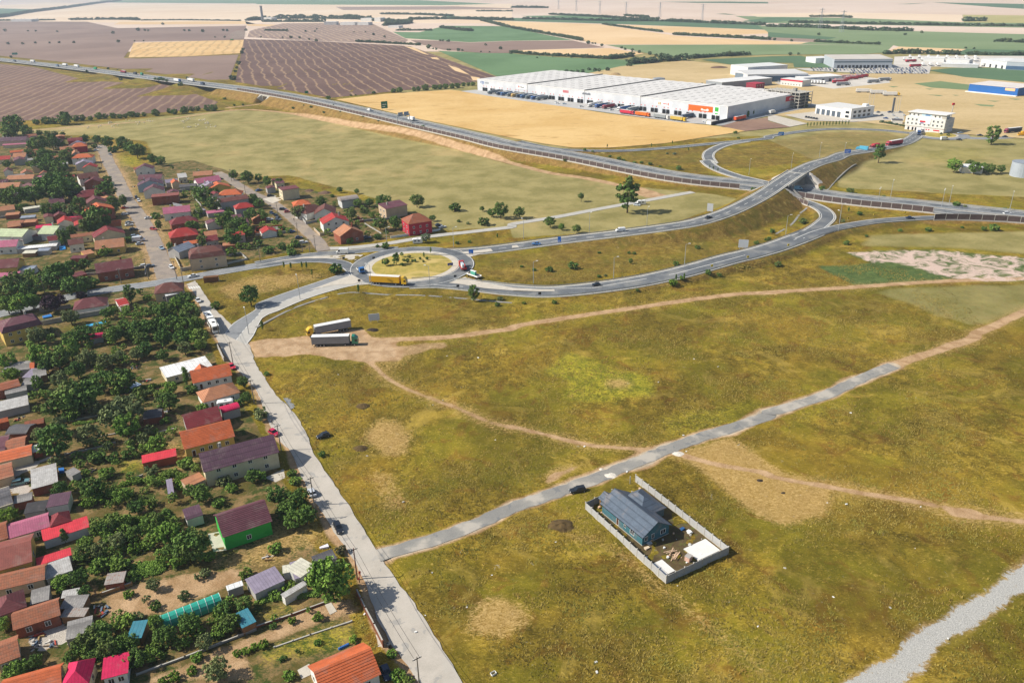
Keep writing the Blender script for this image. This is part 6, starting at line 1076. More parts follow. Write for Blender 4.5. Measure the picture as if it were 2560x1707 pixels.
# far hedgerows, woods and the tree-covered hamlet: masses nobody could count
for nm, t, pts, r, lb in (
 ('wood', '00',[(-300,190),(0,165),(300,115),(600,78),(900,35),(1100,12)],14, 'long far belt of trees running up to the horizon at left'),('wood', '00',[(0,195),(300,192),(500,190)],7, 'tree clump around the far sheds at the left edge'),('wood', '00',[(650,190),(900,185),(1150,185),(1270,190)],10, 'row of far trees behind the upper brown field'),('hedgerow', '00',[(1300,192),(1700,190),(2200,196)],5, 'thin far hedge above the upper straw strip'),('wood', '00',[(2270,195),(2350,190)],12, 'left end of the far hamlet wood'),
 ('wood', '01',[(0,190),(200,178),(500,175),(800,178),(1050,185)],15, 'dense trees of the far hamlet'),('wood', '01',[(80,205),(300,205),(600,205)],10, 'front row of trees at the far hamlet'),('wood', '01',[(1050,195),(1250,205),(1400,220),(1200,240)],11, 'trees at the right end of the hamlet'),('hedgerow', '01',[(1150,135),(1500,140),(1800,155)],8, 'far hedge above the hamlet fields'),('hedgerow', '01',[(1400,185),(1800,180),(2350,190)],9, 'far scrub belt right of the hamlet'),('hedgerow', '01',[(1700,260),(1900,285),(1980,290)],7, 'dark scrub triangle at the green field'),('hedgerow', '01',[(1300,285),(1600,285)],6, 'dark scrub along the top of the green field'),('hedgerow', '01',[(2080,195),(2200,225),(2320,255)],7, 'hedge descending the straw slope'),('hedgerow', '01',[(930,388),(1100,395),(1250,405),(1500,420)],5, 'low hedge at the top of the striped ploughland'),('hedgerow', '01',[(2030,108),(2350,108)],6, 'thin far hedge across pale fields'),('hedgerow', '01',[(80,285),(270,288)],5, 'short hedge in the far mauve field'),
 ('hedgerow', '02',[(0,262),(250,305),(450,340),(640,378)],6, 'hedge down the edge of the straw slope'),('hedgerow', '02',[(0,485),(200,505),(500,522),(860,542)],5, 'hedge between the straw strip and green field'),('wood', '02',[(900,545),(1080,525)],7, 'small wood left of the farmstead'),('wood', '02',[(1100,590),(1250,580),(1400,565),(1580,558)],9, 'dark wood behind the dry pasture'),('hedgerow', '02',[(1650,540),(1900,520),(2160,510)],7, 'dark tree row left of the white hall'),('hedgerow', '02',[(840,228),(950,245),(1150,272),(1380,300)],5, 'hedge between two straw fields'),('hedgerow', '02',[(1500,325),(1750,338),(2100,355),(2350,370)],6, 'hedge continuing between the straw fields'),('hedgerow', '02',[(100,180),(400,185),(800,195),(1400,200),(1800,215),(2300,235)],8, 'far hedge along the blue green band'),('hedgerow', '02',[(350,138),(700,155),(1100,178),(1340,182)],7, 'far hedge at the upper edge of the green band'),('hedgerow', '02',[(1040,150),(1250,165)],7, 'far hedge on the pink plain'),('hedgerow', '02',[(0,75),(320,78)],10, 'far dark streak of trees on the pink plain'),
 ('hedgerow', '03',[(0,250),(300,255),(600,268),(900,282),(1300,290)],8, 'hedge under the pink stubble band'),('hedgerow', '03',[(200,212),(800,225),(1400,235),(2350,248)],7, 'long far hedge above the pink stubble band'),('wood', '03',[(1800,200),(1960,198)],11, 'small blue wood on the olive field'),('hedgerow', '03',[(430,388),(700,402),(1000,412)],5, 'thin hedge across the dull green field'),('wood', '03',[(1080,500),(1300,495),(1550,500),(1720,505)],7, 'dark tree row under the square straw field'),('hedgerow', '03',[(1850,505),(2100,508),(2350,510)],6, 'tree row behind the right hand halls'),('hedgerow', '03',[(2100,385),(2350,395)],6, 'short hedge near the right edge'),('hedgerow', '03',[(400,160),(650,160),(750,168)],6, 'far trees on the straw plain'),('hedgerow', '03',[(1050,1130),(1250,1165)],2.2, 'dark hedge below the tall white block')):
    farblob(nm,[P(t, *p) for p in pts], r*.75, label=lb, seed=len(lb))
bulk_build('garden', 'garden_thicket', 'mixed smaller trees and bushes filling the village gardens', leafmat('leaf_garden', '#4b6322', '#8ba54a', '#688636'))
bulk_build('field', 'field_trees', 'tiny scattered trees dotting the far fields', L_FAR)
# ------------------------------------------------------------------ vehicles
def car_parts(c, style='hatch'):
    body = gloss('paint_'+c[1:], c,.3,0,.5); k = {'hatch': (-1.95,1.95,-1.55,.85,-1.25,.1,1.48), 'sedan': (-2.2,2.2,-1.35,.9,-.8,.15,1.42), 'estate': (-2.25,2.2,-2.0,.9,-1.75,.15,1.5)}[style]
    x0, x1, g0, g1, r0, r1, zt = k; S = [(x0,.42,.7,.7),(x0+.12,.28,.86,.82),(g0+.2,.22,.93,.87),(0,.22,.95,.88),(g1,.22,.9,.87),(x1-.25,.27,.76,.82),(x1,.4,.6,.68)]
    q = M(); vs = []
    for x, zb, zt_, hw in S: vs += [(x,-hw*.9, zb),(x,-hw,(zb+zt_)/2),(x,-hw*.93, zt_),(x, hw*.93, zt_),(x, hw,(zb+zt_)/2),(x, hw*.9, zb)]
    for i in range(len(S)-1): q.add(vs[i*6:i*6+12],[(j,(j+1) % 6,6+(j+1) % 6,6+j) for j in range(6)])
    q.add(vs[:6],[(0,1,2,3,4,5)]); q.add(vs[-6:],[(5,4,3,2,1,0)])
    q.add([(r0-.05,-.6, zt+.02),(r1+.05,-.6, zt+.02),(r1+.05,.6, zt+.02),(r0-.05,.6, zt+.02),(r0-.05,-.62, zt-.06),(r1+.05,-.62, zt-.06),(r1+.05,.62, zt-.06),(r0-.05,.62, zt-.06)],[(0,1,2,3),(4,5,1,0),(5,6,2,1),(6,7,3,2),(7,4,0,3)])
    for s in (-1,1): q.box(.62,.72, s*.95-.1, s*.95+.1,.9,1.05)
    B = q.mesh('body',[body])
    g = M(); g.add([(g0,-.78,.9),(g1,-.78,.88),(g1,.78,.88),(g0,.78,.9),(r0,-.6, zt),(r1,-.6, zt),(r1,.6, zt),(r0,.6, zt)],[(0,1,5,4),(1,2,6,5),(2,3,7,6),(3,0,4,7),(4,5,6,7)]); G = g.mesh('window_glass',[GLASS])
    w_ = M(); w_.cyl((0,-.1,0),(0,.1,0),.32, n=12); w_.cyl((0,-.11,0),(0,.11,0),.18, n=8, mi=1); Wm = w_.mesh('wheel',[TYRE, STEEL])
    l = M(); l.box(x1-.12, x1-.02,-.14,.14,-.07,.07); Lm = l.mesh('headlight',[WHITE])
    return [('body', B,(0,0,0)),('window_glass', G,(0,0,0))]+[('wheel', Wm,(x, s*.78,.32)) for x in (x0+.75, x1-.8) for s in (-1,1)]+[('headlight', Lm,(0, s*.55,.66)) for s in (-1,1)]
def van_parts(c, ln=5.4, ht=2.4):
    body = gloss('paint_'+c[1:], c,.35,0,.3); x0, x1 = -ln/2, ln/2
    q = M(); q.extr([(x0,.35),(x1,.35),(x1,.95),(x1-.75,1.25),(x1-1.45, ht-.15),(x1-1.7, ht),(x0+.1, ht),(x0, ht-.1)],-.95,.95); B = q.mesh('body',[body])
    g = M(); g.add([(x1-.78,-.8,1.27),(x1-.78,.8,1.27),(x1-1.42,.75, ht-.22),(x1-1.42,-.75, ht-.22)],[(0,1,2,3)])
    for v in range(len(g.v)): g.v[v] = (g.v[v][0]+.06, g.v[v][1], g.v[v][2]+.03)
    for s in (-1,1): g.box(x1-2.1, x1-1.2, s*.96-.01, s*.96+.01,1.3, ht-.5)
    G = g.mesh('windscreen',[GLASS]); w_ = M(); w_.cyl((0,-.12,0),(0,.12,0),.36, n=12); w_.cyl((0,-.13,0),(0,.13,0),.2, n=8, mi=1); Wm = w_.mesh('wheel',[TYRE, STEEL]); l = M(); l.box(x1-.06, x1+.02,-.14,.14,-.1,.1); Lm = l.mesh('headlight',[WHITE])
    return [('body', B,(0,0,0)),('windscreen', G,(0,0,0))]+[('wheel', Wm,(x, s*.85,.36)) for x in (x0+.95, x1-.9) for s in (-1,1)]+[('headlight', Lm,(0, s*.7,.85)) for s in (-1,1)]
def semi_parts(cab, box, top=None, load=None, ln=13.6):
    cm = gloss('paint_'+cab[1:], cab,.35,0,.3); bm = mat('curtain_'+box[1:], box,.7,.1,.5); tm = mat('curtain_'+(top or '#d8d6d0')[1:], top or '#d8d6d0',.7,.08); L = ln+3.1; x1 = L/2; xb = -L/2
    q = M(); q.extr([(x1-2.2,.85),(x1,.85),(x1,1.7),(x1-.12,2.7),(x1-.4,3.1),(x1-1.2,3.75),(x1-2.2,3.8)],-1.22,1.22); Cb = q.mesh('cab',[cm])
    g = M(); g.add([(x1+.02,-1.1,1.75),(x1+.02,1.1,1.75),(x1-.1,1.05,2.65),(x1-.1,-1.05,2.65)],[(0,1,2,3)])
    for s in (-1,1): g.box(x1-1.1, x1-.25, s*1.23-.01, s*1.23+.01,1.85,2.6)
    G = g.mesh('windscreen',[GLASS]); q = M(); q.box(xb, xb+ln,-1.27,1.27,1.2,3.95); 
    for i in range(14): q.box(xb+ln*i/14+.4, xb+ln*i/14+.46,-1.285,1.285,1.22,3.93)
    q.box(xb+.03, xb+ln-.03,-1.25,1.25,3.95,4.0,1); Bx = q.mesh('trailer_box',[bm, tm])
    q = M(); q.box(xb+.1, x1-.3,-.5,.5,.75,1.18); q.box(xb, xb+ln,-1.2,1.2,1.06,1.195); q.box(xb-.02, xb+.06,-1.2,1.2,.5,.75); q.box(x1-4.2, x1-2.6,-1.15,-.6,.45,1.0); q.box(x1-4.2, x1-2.6,.6,1.15,.45,1.0); Ch = q.mesh('chassis',[DARK])
    w_ = M(); w_.cyl((0,-.17,0),(0,.17,0),.5, n=14); w_.cyl((0,-.18,0),(0,.18,0),.27, n=8, mi=1); Wm = w_.mesh('wheel',[TYRE, STEEL]); l = M(); l.box(x1-.02, x1+.03,-.18,.18,-.12,.12); Lm = l.mesh('headlight',[WHITE])
    return [('cab', Cb,(0,0,0)),('windscreen', G,(0,0,0)),('trailer_box', Bx,(0,0,0)),('chassis', Ch,(0,0,0))]+[('wheel', Wm,(x, s*1.05,.5)) for x in (x1-1.3, x1-4.7, xb+1.8, xb+3.1, xb+4.4) for s in (-1,1)]+[('headlight', Lm,(0, s*.9,1.1)) for s in (-1,1)]
def rigid_parts(cab, box, ln=7.0, flat=False):
    cm = gloss('paint_'+cab[1:], cab,.35,0,.3); bm = mat('curtain_'+box[1:], box,.7,.1,.5); L = ln+2.2; x1 = L/2; xb = -L/2
    q = M(); q.extr([(x1-2,.7),(x1,.7),(x1,1.5),(x1-.25,2.5),(x1-.6,2.75),(x1-2,2.75)],-1.1,1.1); Cb = q.mesh('cab',[cm]); g = M(); g.add([(x1+.02,-1,1.55),(x1+.02,1,1.55),(x1-.22,.95,2.45),(x1-.22,-.95,2.45)],[(0,1,2,3)]); G = g.mesh('windscreen',[GLASS])
    q = M()
    if flat:
        q.box(xb, xb+ln,-1.2,1.2,.95,1.1)
        for s in (-1,1): q.box(xb, xb+ln, s*1.2-.05, s*1.2+.05,1.1,1.7)
        q.box(xb, xb+.08,-1.15,1.15,1.1,1.7); q.box(xb+ln-.08, xb+ln,-1.15,1.15,1.1,1.9)
    else: q.box(xb, xb+ln,-1.25,1.25,1.0,3.5)
    Bx = q.mesh('cargo_box',[bm]); q = M(); q.box(xb+.2, x1-.3,-.45,.45,.55,.95); Ch = q.mesh('chassis',[DARK]); w_ = M(); w_.cyl((0,-.15,0),(0,.15,0),.45, n=12); w_.cyl((0,-.16,0),(0,.16,0),.25, n=8, mi=1); Wm = w_.mesh('wheel',[TYRE, STEEL])
    return [('cab', Cb,(0,0,0)),('windscreen', G,(0,0,0)),('cargo_bed' if flat else 'cargo_box', Bx,(0,0,0)),('chassis', Ch,(0,0,0))]+[('wheel', Wm,(x, s*.95,.45)) for x in (x1-1.2, xb+1.6) for s in (-1,1)]
VP = {}
def vehicle(kind, key, p, ang, label=None, cat='car', name='car', group=None, phrase=None, flat=False):
    if (kind, key) not in VP: VP[(kind, key)] = {'car': car_parts, 'van': van_parts, 'semi': semi_parts, 'rigid': rigid_parts}[kind](*key)
    o = thing(name,(p[0], p[1], p[2] if len(p) > 2 else 0), ang, label, cat, group)
    for n_, me_, loc in VP[(kind, key)]: link(n_, me_, o, loc)
    if phrase: pend(o, phrase, cat, group,(p[0], p[1],(p[2] if len(p) > 2 else 0)+1))
    else: landmark((p[0], p[1],1), label) if label and len(label.split()) < 8 else None
    return o
def head(t, a, b, h=0): p, q = P(t, *a, h), P(t, *b, h); return (p+q)/2, math.atan2(q[1]-p[1], q[0]-p[0])
def veh(kind, key, t, rear, front, label, cat='car', name='car', group=None, phrase=None, h=0, z=.06):
    p, a = head(t, rear, front, h); p[2] = h+z; return vehicle(kind, key, p, a, label, cat, name, group, phrase)
# large trucks on and near the roundabout
veh('semi',('#e2b21c', '#d9a514', '#dcd6cc'), '11',(1075,1035),(1365,1050), 'yellow articulated lorry driving round the roundabout', 'lorry', 'articulated_lorry')
veh('semi',('#dcae1a', '#8e8f92', '#dddcd9'), '11',(850,1455),(490,1525), 'parked lorry with yellow cab and grey trailer', 'lorry', 'articulated_lorry')
veh('semi',('#0d7a5f', '#86888b', '#dddcd9'), '21',(530,40),(935,28), 'parked lorry with teal green cab and grey trailer', 'lorry', 'articulated_lorry')
veh('rigid',('#2a6fb0', '#c9c7c0',3.4, True), '11',(935,905),(990,960), 'small blue flatbed truck entering the roundabout', 'truck', 'flatbed_truck', z=.12)
def flatbed():
    o = veh('rigid',('#c8322e', '#b9302c',6.6, True), '11',(1920,940),(1875,860), 'red flatbed truck carrying a white panel load', 'truck', 'flatbed_truck', z=.12)
    p, a = head('11',(1910,935),(1885,890)); q = thing('panel_load',(p[0], p[1],1.25), a, 'upright white panel load on the red flatbed truck', 'load'); M().box(-2,2,-.5,.5,0,1.9).build('panel', mat('load_panel', '#dcdcd8'), q); M().box(-2.05,2.05,-.55,.55,1.9,2.0).build('cap', mat('load_cap', '#b5c3c9'), q)
    p, a = head('11',(1945,960),(2060,1000)); t = thing('drawbar_trailer',(p[0], p[1],.1), a, 'pale flatbed trailer with a green panel towed by the red truck', 'trailer'); q = M(); q.box(-3.6,3.6,-1.2,1.2,.9,1.05); q.build('deck', mat('trailer_deck', '#8d8780'), t)
    for s in (-1,1): M().box(-3.6,3.6, s*1.2-.05, s*1.2+.05,1.05,1.6).build('side_board', WHITE, t)
    M().box(-1.8,1.2,-.45,.45,1.06,2.9).build('green_panel', mat('green_panel', '#5aa58f'), t); M().box(-1.95,1.35,-.5,.5,2.9,3.05).build('panel_cap', WHITE, t)
    for x in (-2.6,2.4):
        for s in (-1,1): M().cyl((x, s*1.0-.15,.45),(x, s*1.0+.15,.45),.45, n=12).build('wheel', TYRE, t)
flatbed()
veh('van',('#e9e9e6',6.0,2.6), '11',(850,760),(738,762), 'white panel van on the main road west of the roundabout', 'van', 'panel_van')
for kind, key, t, r_, f_, lb in (
 ('car',('#e4e4e2', 'sedan'), '10',(1815,968),(1728,984), 'white saloon car on the main road by the junction'),('car',('#20242b', 'estate'), '31',(735,108),(785,215), 'black estate car parked on the left of the street'),('car',('#c3c7cc', 'hatch'), '21',(540,1445),(490,1355), 'silver hatchback parked beside a pole on the street'),('car',('#22252d', 'hatch'), '21',(680,860),(560,895), 'dark hatchback parked on the grass right of the street'),
 ('car',('#c01f47', 'hatch'), '21',(140,835),(195,865), 'crimson car parked by the long purple roof house'),('car',('#23272c', 'estate'), '22',(675,1365),(530,1390), 'black estate car on the gravel track by the fence'),('car',('#d02a40', 'hatch'), '20',(2110,222),(2155,262), 'red car beside the orange roof at the street bend'),('car',('#6f9698', 'estate'), '20',(130,1318),(262,1290), 'teal estate car in the concrete yard'),('car',('#1d2742', 'hatch'), '31',(1180,1450),(1215,1535), 'dark blue car in the shade beside the orange house'),
 ('car',('#d8d8d6', 'hatch'), '10',(1800,1180),(1845,1225), 'white car parked at the corner of the dense gardens'),('car',('#3b6ea5', 'sedan'), '12',(255,682),(190,678), 'blue car on the flyover road near the roundabout'),('car',('#23262d', 'hatch'), '12',(815,1055),(730,1058), 'dark car on the lower ramp'),('car',('#20242c', 'sedan'), '12',(1780,443),(1828,432), 'dark car on the flyover road by the sign'),('car',('#1c2b4d', 'sedan'), '13',(1270,442),(1335,442), 'navy car on the slip road joining the motorway'),('car',('#cfd8de', 'hatch'), '12',(1120,320),(1175,325), 'pale blue car beside the big ragged tree')):
    hz = {'blue car on': .8, 'dark car on the low': .9, 'dark car on the fly': 5.8, 'navy': 2.0}; h = next((v for k, v in hz.items() if lb.startswith(k)),0); veh(kind, key, t, r_, f_, lb, h=h)
veh('van',('#e6e6e4',4.8,2.0), '12',(1025,556),(965,560), 'white van on the flyover road', 'van', 'panel_van', h=3); veh('van',('#a9d3de',5.2,2.3), '13',(235,175),(312,175), 'pale blue van on the motorway under the flyover', 'van', 'panel_van', h=1.05); veh('car',('#e8e8e6', 'estate'), '13',(2155,402),(2235,398), 'white car on the motorway at the right edge', h=1.2)
def caravan(t, x, y, a, lb):
    p = P(t, x, y); o = thing('caravan', p, a, lb, 'caravan'); q = M(); q.extr([(-2.4,.5),(2.2,.5),(2.5,1.1),(2.3,2.4),(1.9,2.6),(-2.1,2.6),(-2.5,2.3)],-1.1,1.1); q.build('body', WHITE, o)
    for x_ in (-1.2,.6): M().box(x_-.5, x_+.5,-1.13,-1.1,1.4,2.0).build('window', GLASS, o)
    for s in (-1,1): M().cyl((0, s*.95-.1,.35),(0, s*.95+.1,.35),.35, n=12).build('wheel', TYRE, o)
    M().box(2.4,3.6,-.06,.06,.45,.55).build('drawbar', DARK, o); M().box(-.4,.4,-.3,.3,2.6,2.75).build('roof_vent', STEEL, o)
caravan('11',1485,668,.1, 'white caravan parked by the side road behind the roundabout'); caravan('12',1188,312,.05, 'white caravan beside the big ragged tree'); caravan('20',2078,605,.3, 'white caravan between the tan roof and the magenta lean-to')
def bus():
    p, a = head('10',(1905,1350),(1995,1500)); o = thing('articulated_bus',(p[0], p[1],.05), a, 'long white articulated bus parked on the left of the street', 'bus')
    for x0, x1 in ((-8.8,-1.0),(.2,8.8)):
        M().box(x0, x1,-1.27,1.27,.35,3.1).build('body', WHITE, o); M().box(x0+.2, x1-.2,-1.29,1.29,1.4,2.4).build('window_band', GLASS, o); M().box((x0+x1)/2-.5,(x0+x1)/2+.5,-.5,.5,3.1,3.3).build('roof_hatch', DARK, o)
        for x in (x0+1.4, x1-1.6):
            for s in (-1,1): M().cyl((x, s*1.1-.15,.48),(x, s*1.1+.15,.48),.48, n=12).build('wheel', TYRE, o)
    M().box(-1.02,.22,-1.15,1.15,.5,2.95).build('bellows', DARK, o); M().box(8.78,8.84,-1.1,1.1,1.3,2.7).build('windscreen', GLASS, o)
bus()
CC = ['#e3e3e1', '#c4c8cc', '#23272d', '#8a9096', '#2b4f86', '#b33a34', '#5c6670', '#d9d9d7', '#1f3556', '#9fb3c4']
# cars parked in front of the village houses
for t, lst in (('10',[((1110,352),(1180,345),5),((1108,410),(1185,402),0),((1148,495),(1232,478),3),((1145,512),(1230,500),0),((1185,552),(1270,540),2),((1198,615),(1285,605),9),((1245,688),(1325,672),1),((1345,890),(1412,878),6),((1465,705),(1505,735),9),((1555,880),(1600,912),0),((1385,540),(1440,548),5),((1345,445),(1385,440),0),((1245,240),(1262,265),2),((1265,270),(1285,295),0),((1030,120),(1050,160),0),((1320,885),(1345,880),0)]),('11',[((215,362),(285,362),2),((255,388),(325,380),5),((125,385),(165,408),8),((165,412),(210,432),2),((180,450),(230,455),6),((285,575),(368,560),4),((360,628),(430,620),8),((400,672),(475,660),0),((0,192),(55,180),4),((105,240),(165,236),2),((1640,515),(1710,500),2),((1680,532),(1745,520),1),((85,460),(165,450),0),((1000,625),(1040,620),8),((1450,312),(1500,305),8)]),('00',[((845,1390),(920,1385),0),((890,1365),(930,1362),0),((1000,1420),(1030,1432),3)])):
    for r_, f_, ci in lst:
        p, a = head(t, r_, f_); vehicle('car',(CC[ci], random.choice(('hatch', 'sedan', 'estate'))),(p[0], p[1],.06), a, None, 'car', 'car', 'cars parked in the village', 'parked '+['white', 'silver', 'black', 'grey', 'blue', 'red', 'dark grey', 'white', 'navy', 'pale blue'][ci]+' car')
veh('van',('#e4e6e8',6.2,2.6), '10',(1205,655),(1345,640), 'white panel van parked among cars on the village street', 'van', 'panel_van')
# motorway traffic
def mway(t, x, y, h, kind, key, lb, rev=False, side=None):
    p = P(t, x, y, h); i = int(np.argmin(np.linalg.norm(MOTOR[:, :2]-p[:2], axis=1))); i = min(max(i,2), len(MOTOR)-3); d = MOTOR[i+1]-MOTOR[i-1]; a = math.atan2(d[1], d[0])+(math.pi if rev else 0); N = normals(MOTOR)[i]; off = float((p[:2]-MOTOR[i, :2])@N)
    off = 6.5 if rev else -6.5
    q = MOTOR[i, :2]+N*off; cat = {'semi': 'lorry', 'rigid': 'truck', 'van': 'van', 'car': 'car'}[kind]; vehicle(kind, key,(q[0], q[1], MOTOR[i,2]+.09), a, lb, cat, {'semi': 'articulated_lorry', 'rigid': 'box_truck', 'van': 'panel_van', 'car': 'car'}[kind], 'traffic on the motorway')
for x, y, h, kind, key, lb, rev in ((365,565,3, 'semi',('#e5e5e2', '#dedcd8'), 'leftmost white lorry on the motorway', True),(655,600,3.3, 'semi',('#e5e5e2', '#dedcd8'), 'second white lorry from the left on the motorway', True),(765,612,3.6, 'semi',('#e5e5e2', '#e2e0dc'), 'third white lorry from the left on the motorway', True),(905,635,4, 'rigid',('#1d8a5a', '#2a9a68',7.0, False), 'green box truck on the motorway', True),(1170,668,4.5, 'semi',('#8e2f3d', '#8a3441'), 'dark red lorry on the motorway', True),(1320,675,5, 'rigid',('#3c4046', '#4a4d52',7.0, False), 'dark truck behind the dark red lorry', True),(1390,682,5, 'rigid',('#c23b36', '#3d8f73',6.0, False), 'green and red truck on the motorway', True),(1200,697,4.5, 'car',('#e3e3e1', 'sedan'), 'white car on the near side of the motorway', False),(1375,718,5, 'car',('#d5e0e6', 'sedan'), 'second white car on the near side of the motorway', False),(1480,730,5.5, 'van',('#e3e3e1',5.4,2.4), 'white van on the near side of the motorway', False),(1720,745,6, 'semi',('#2d63a6', '#e2e2df'), 'lorry with blue cab and white box on the motorway', False),(1838,738,6.5, 'semi',('#e5e5e2', '#e2e0dc'), 'white lorry nearest the underpass', True),(180,572,2.5, 'car',('#e3e3e1', 'sedan'), 'white car at the far left of the motorway', False),(245,560,2.5, 'rigid',('#5a6470', '#5f6b78',6.0, False), 'grey truck at the far left of the motorway', False),(570,610,3, 'rigid',('#6c7f93', '#6f8296',6.0, False), 'blue grey truck at the left of the motorway', False),(1535,730,5.5, 'rigid',('#3a5a78', '#41617f',6.0, False), 'slate blue truck at the left of the motorway', False),(1950,775,7, 'rigid',('#39465a', '#42506a',6.0, False), 'navy truck before the underpass', False)): mway('00', x, y, h, kind, key, lb, rev)
mway('01',1075,1015,9, 'van',('#eceae6',5.4,2.4), 'white van above the orange slope', True); mway('01',1485,1105,8, 'rigid',('#e8e6e2', '#e6e4df',6.0, False), 'white truck passing under the sign gantry', True)
# far road traffic
for t, r_, f_, kind, key, lb, h in (('03',(885,1390),(835,1385), 'rigid',('#4aa0c4', '#5aaecb',6.0, False), 'sky blue truck on the road left of the tall dark tree',2),('03',(995,1362),(955,1368), 'rigid',('#b03540', '#b53a45',6.0, False), 'red truck just left of the tall dark tree',1.4),('03',(1200,1330),(1110,1345), 'semi',('#a32c3c', '#a63342'), 'red lorry right of the tall dark tree',.8),('03',(1245,1335),(1215,1342), 'car',('#dfe1e2', 'sedan'), 'white car behind the red lorry',.4),('03',(1370,1205),(1385,1255), 'semi',('#2b4a78', '#e6e6e3'), 'blue and white lorry at the far roundabout',0),('03',(1445,1205),(1395,1212), 'van',('#e6e6e3',5.4,2.4), 'white van beside the blue and white lorry',0),('03',(1510,1205),(1460,1210), 'car',('#e6e6e3', 'estate'), 'white car behind the white van at the far roundabout',0),('03',(1580,1288),(1655,1285), 'van',('#e6e6e3',6.0,2.6), 'white van on the near side of the far roundabout',0),('03',(1785,1228),(1740,1230), 'car',('#9fb0c2', 'sedan'), 'silver car on the far side of the far roundabout',0),('03',(1775,1290),(1730,1285), 'car',('#20242c', 'sedan'), 'black car leaving the far roundabout',0),('03',(1965,1250),(1920,1248), 'car',('#20242c', 'sedan'), 'black car on the far road under the grass plot',0),('03',(2195,1262),(2150,1262), 'car',('#39424d', 'sedan'), 'dark car on the far road at right',0),('03',(2290,1215),(2195,1225), 'semi',('#8a3550', '#39404a'), 'dark lorry with maroon cab at the right edge',0),('03',(2370,1250),(2315,1250), 'rigid',('#d9a21c', '#d9a21c',6.0, False), 'yellow truck cut by the right edge',0),('13',(1920,15),(1850,12), 'car',('#b0224e', 'hatch'), 'crimson car near the silo',0)):
    veh(kind, key, t, r_, f_, lb, {'semi': 'lorry', 'rigid': 'truck', 'van': 'van', 'car': 'car'}[kind], {'semi': 'articulated_lorry', 'rigid': 'box_truck', 'van': 'panel_van', 'car': 'car'}[kind], 'traffic on the far roads', h=h)
# ------------------------------------------------------------------ the big warehouse
def text(o, s, loc, size, m, rx=math.pi/2, rz=0, name='lettering'):
    cu = bpy.data.curves.new(name, 'FONT'); cu.body = s; cu.size = size; cu.align_x = 'CENTER'; cu.align_y = 'CENTER'; cu.extrude = .03
    t = bpy.data.objects.new(name, cu); me_ = bpy.data.meshes.new_from_object(t); bpy.data.objects.remove(t); me_.materials.append(m); k = link(name, me_, o, loc); k.rotation_euler = (rx,0, rz); return k
def glyphs(o, x, y, z, n, size, m, name='lettering'):
    """lettering too blurred to read in the photo: a row of letter-sized strokes"""
    q = M(); g = random.Random(n); x -= n*size*.33
    for i in range(n): h = size*(.7 if g.random() < .6 else 1); q.box(x, x+size*.42, y-.05, y, z-size*.5, z-size*.5+h); x += size*.66
    return q.build(name, m, o)
WW = NT('warehouse_wall'); _v = WW.objc(); _s = WW.new('ShaderNodeSeparateXYZ'); WW.t.links.new(_v, _s.inputs[0]); WW.col(WW.mix(WW.math('MULTIPLY', WW.ss(WW.math('FRACT', WW.math('DIVIDE', _s.outputs[2],1.1)),.86,.98),.25), WW.mix(WW.ss(WW.noise(_v,.08,4),.35,.65), lin('#c3c6ca'), lin('#d2d4d6')), lin('#9ea3a8')),.5)
WW = WW.m
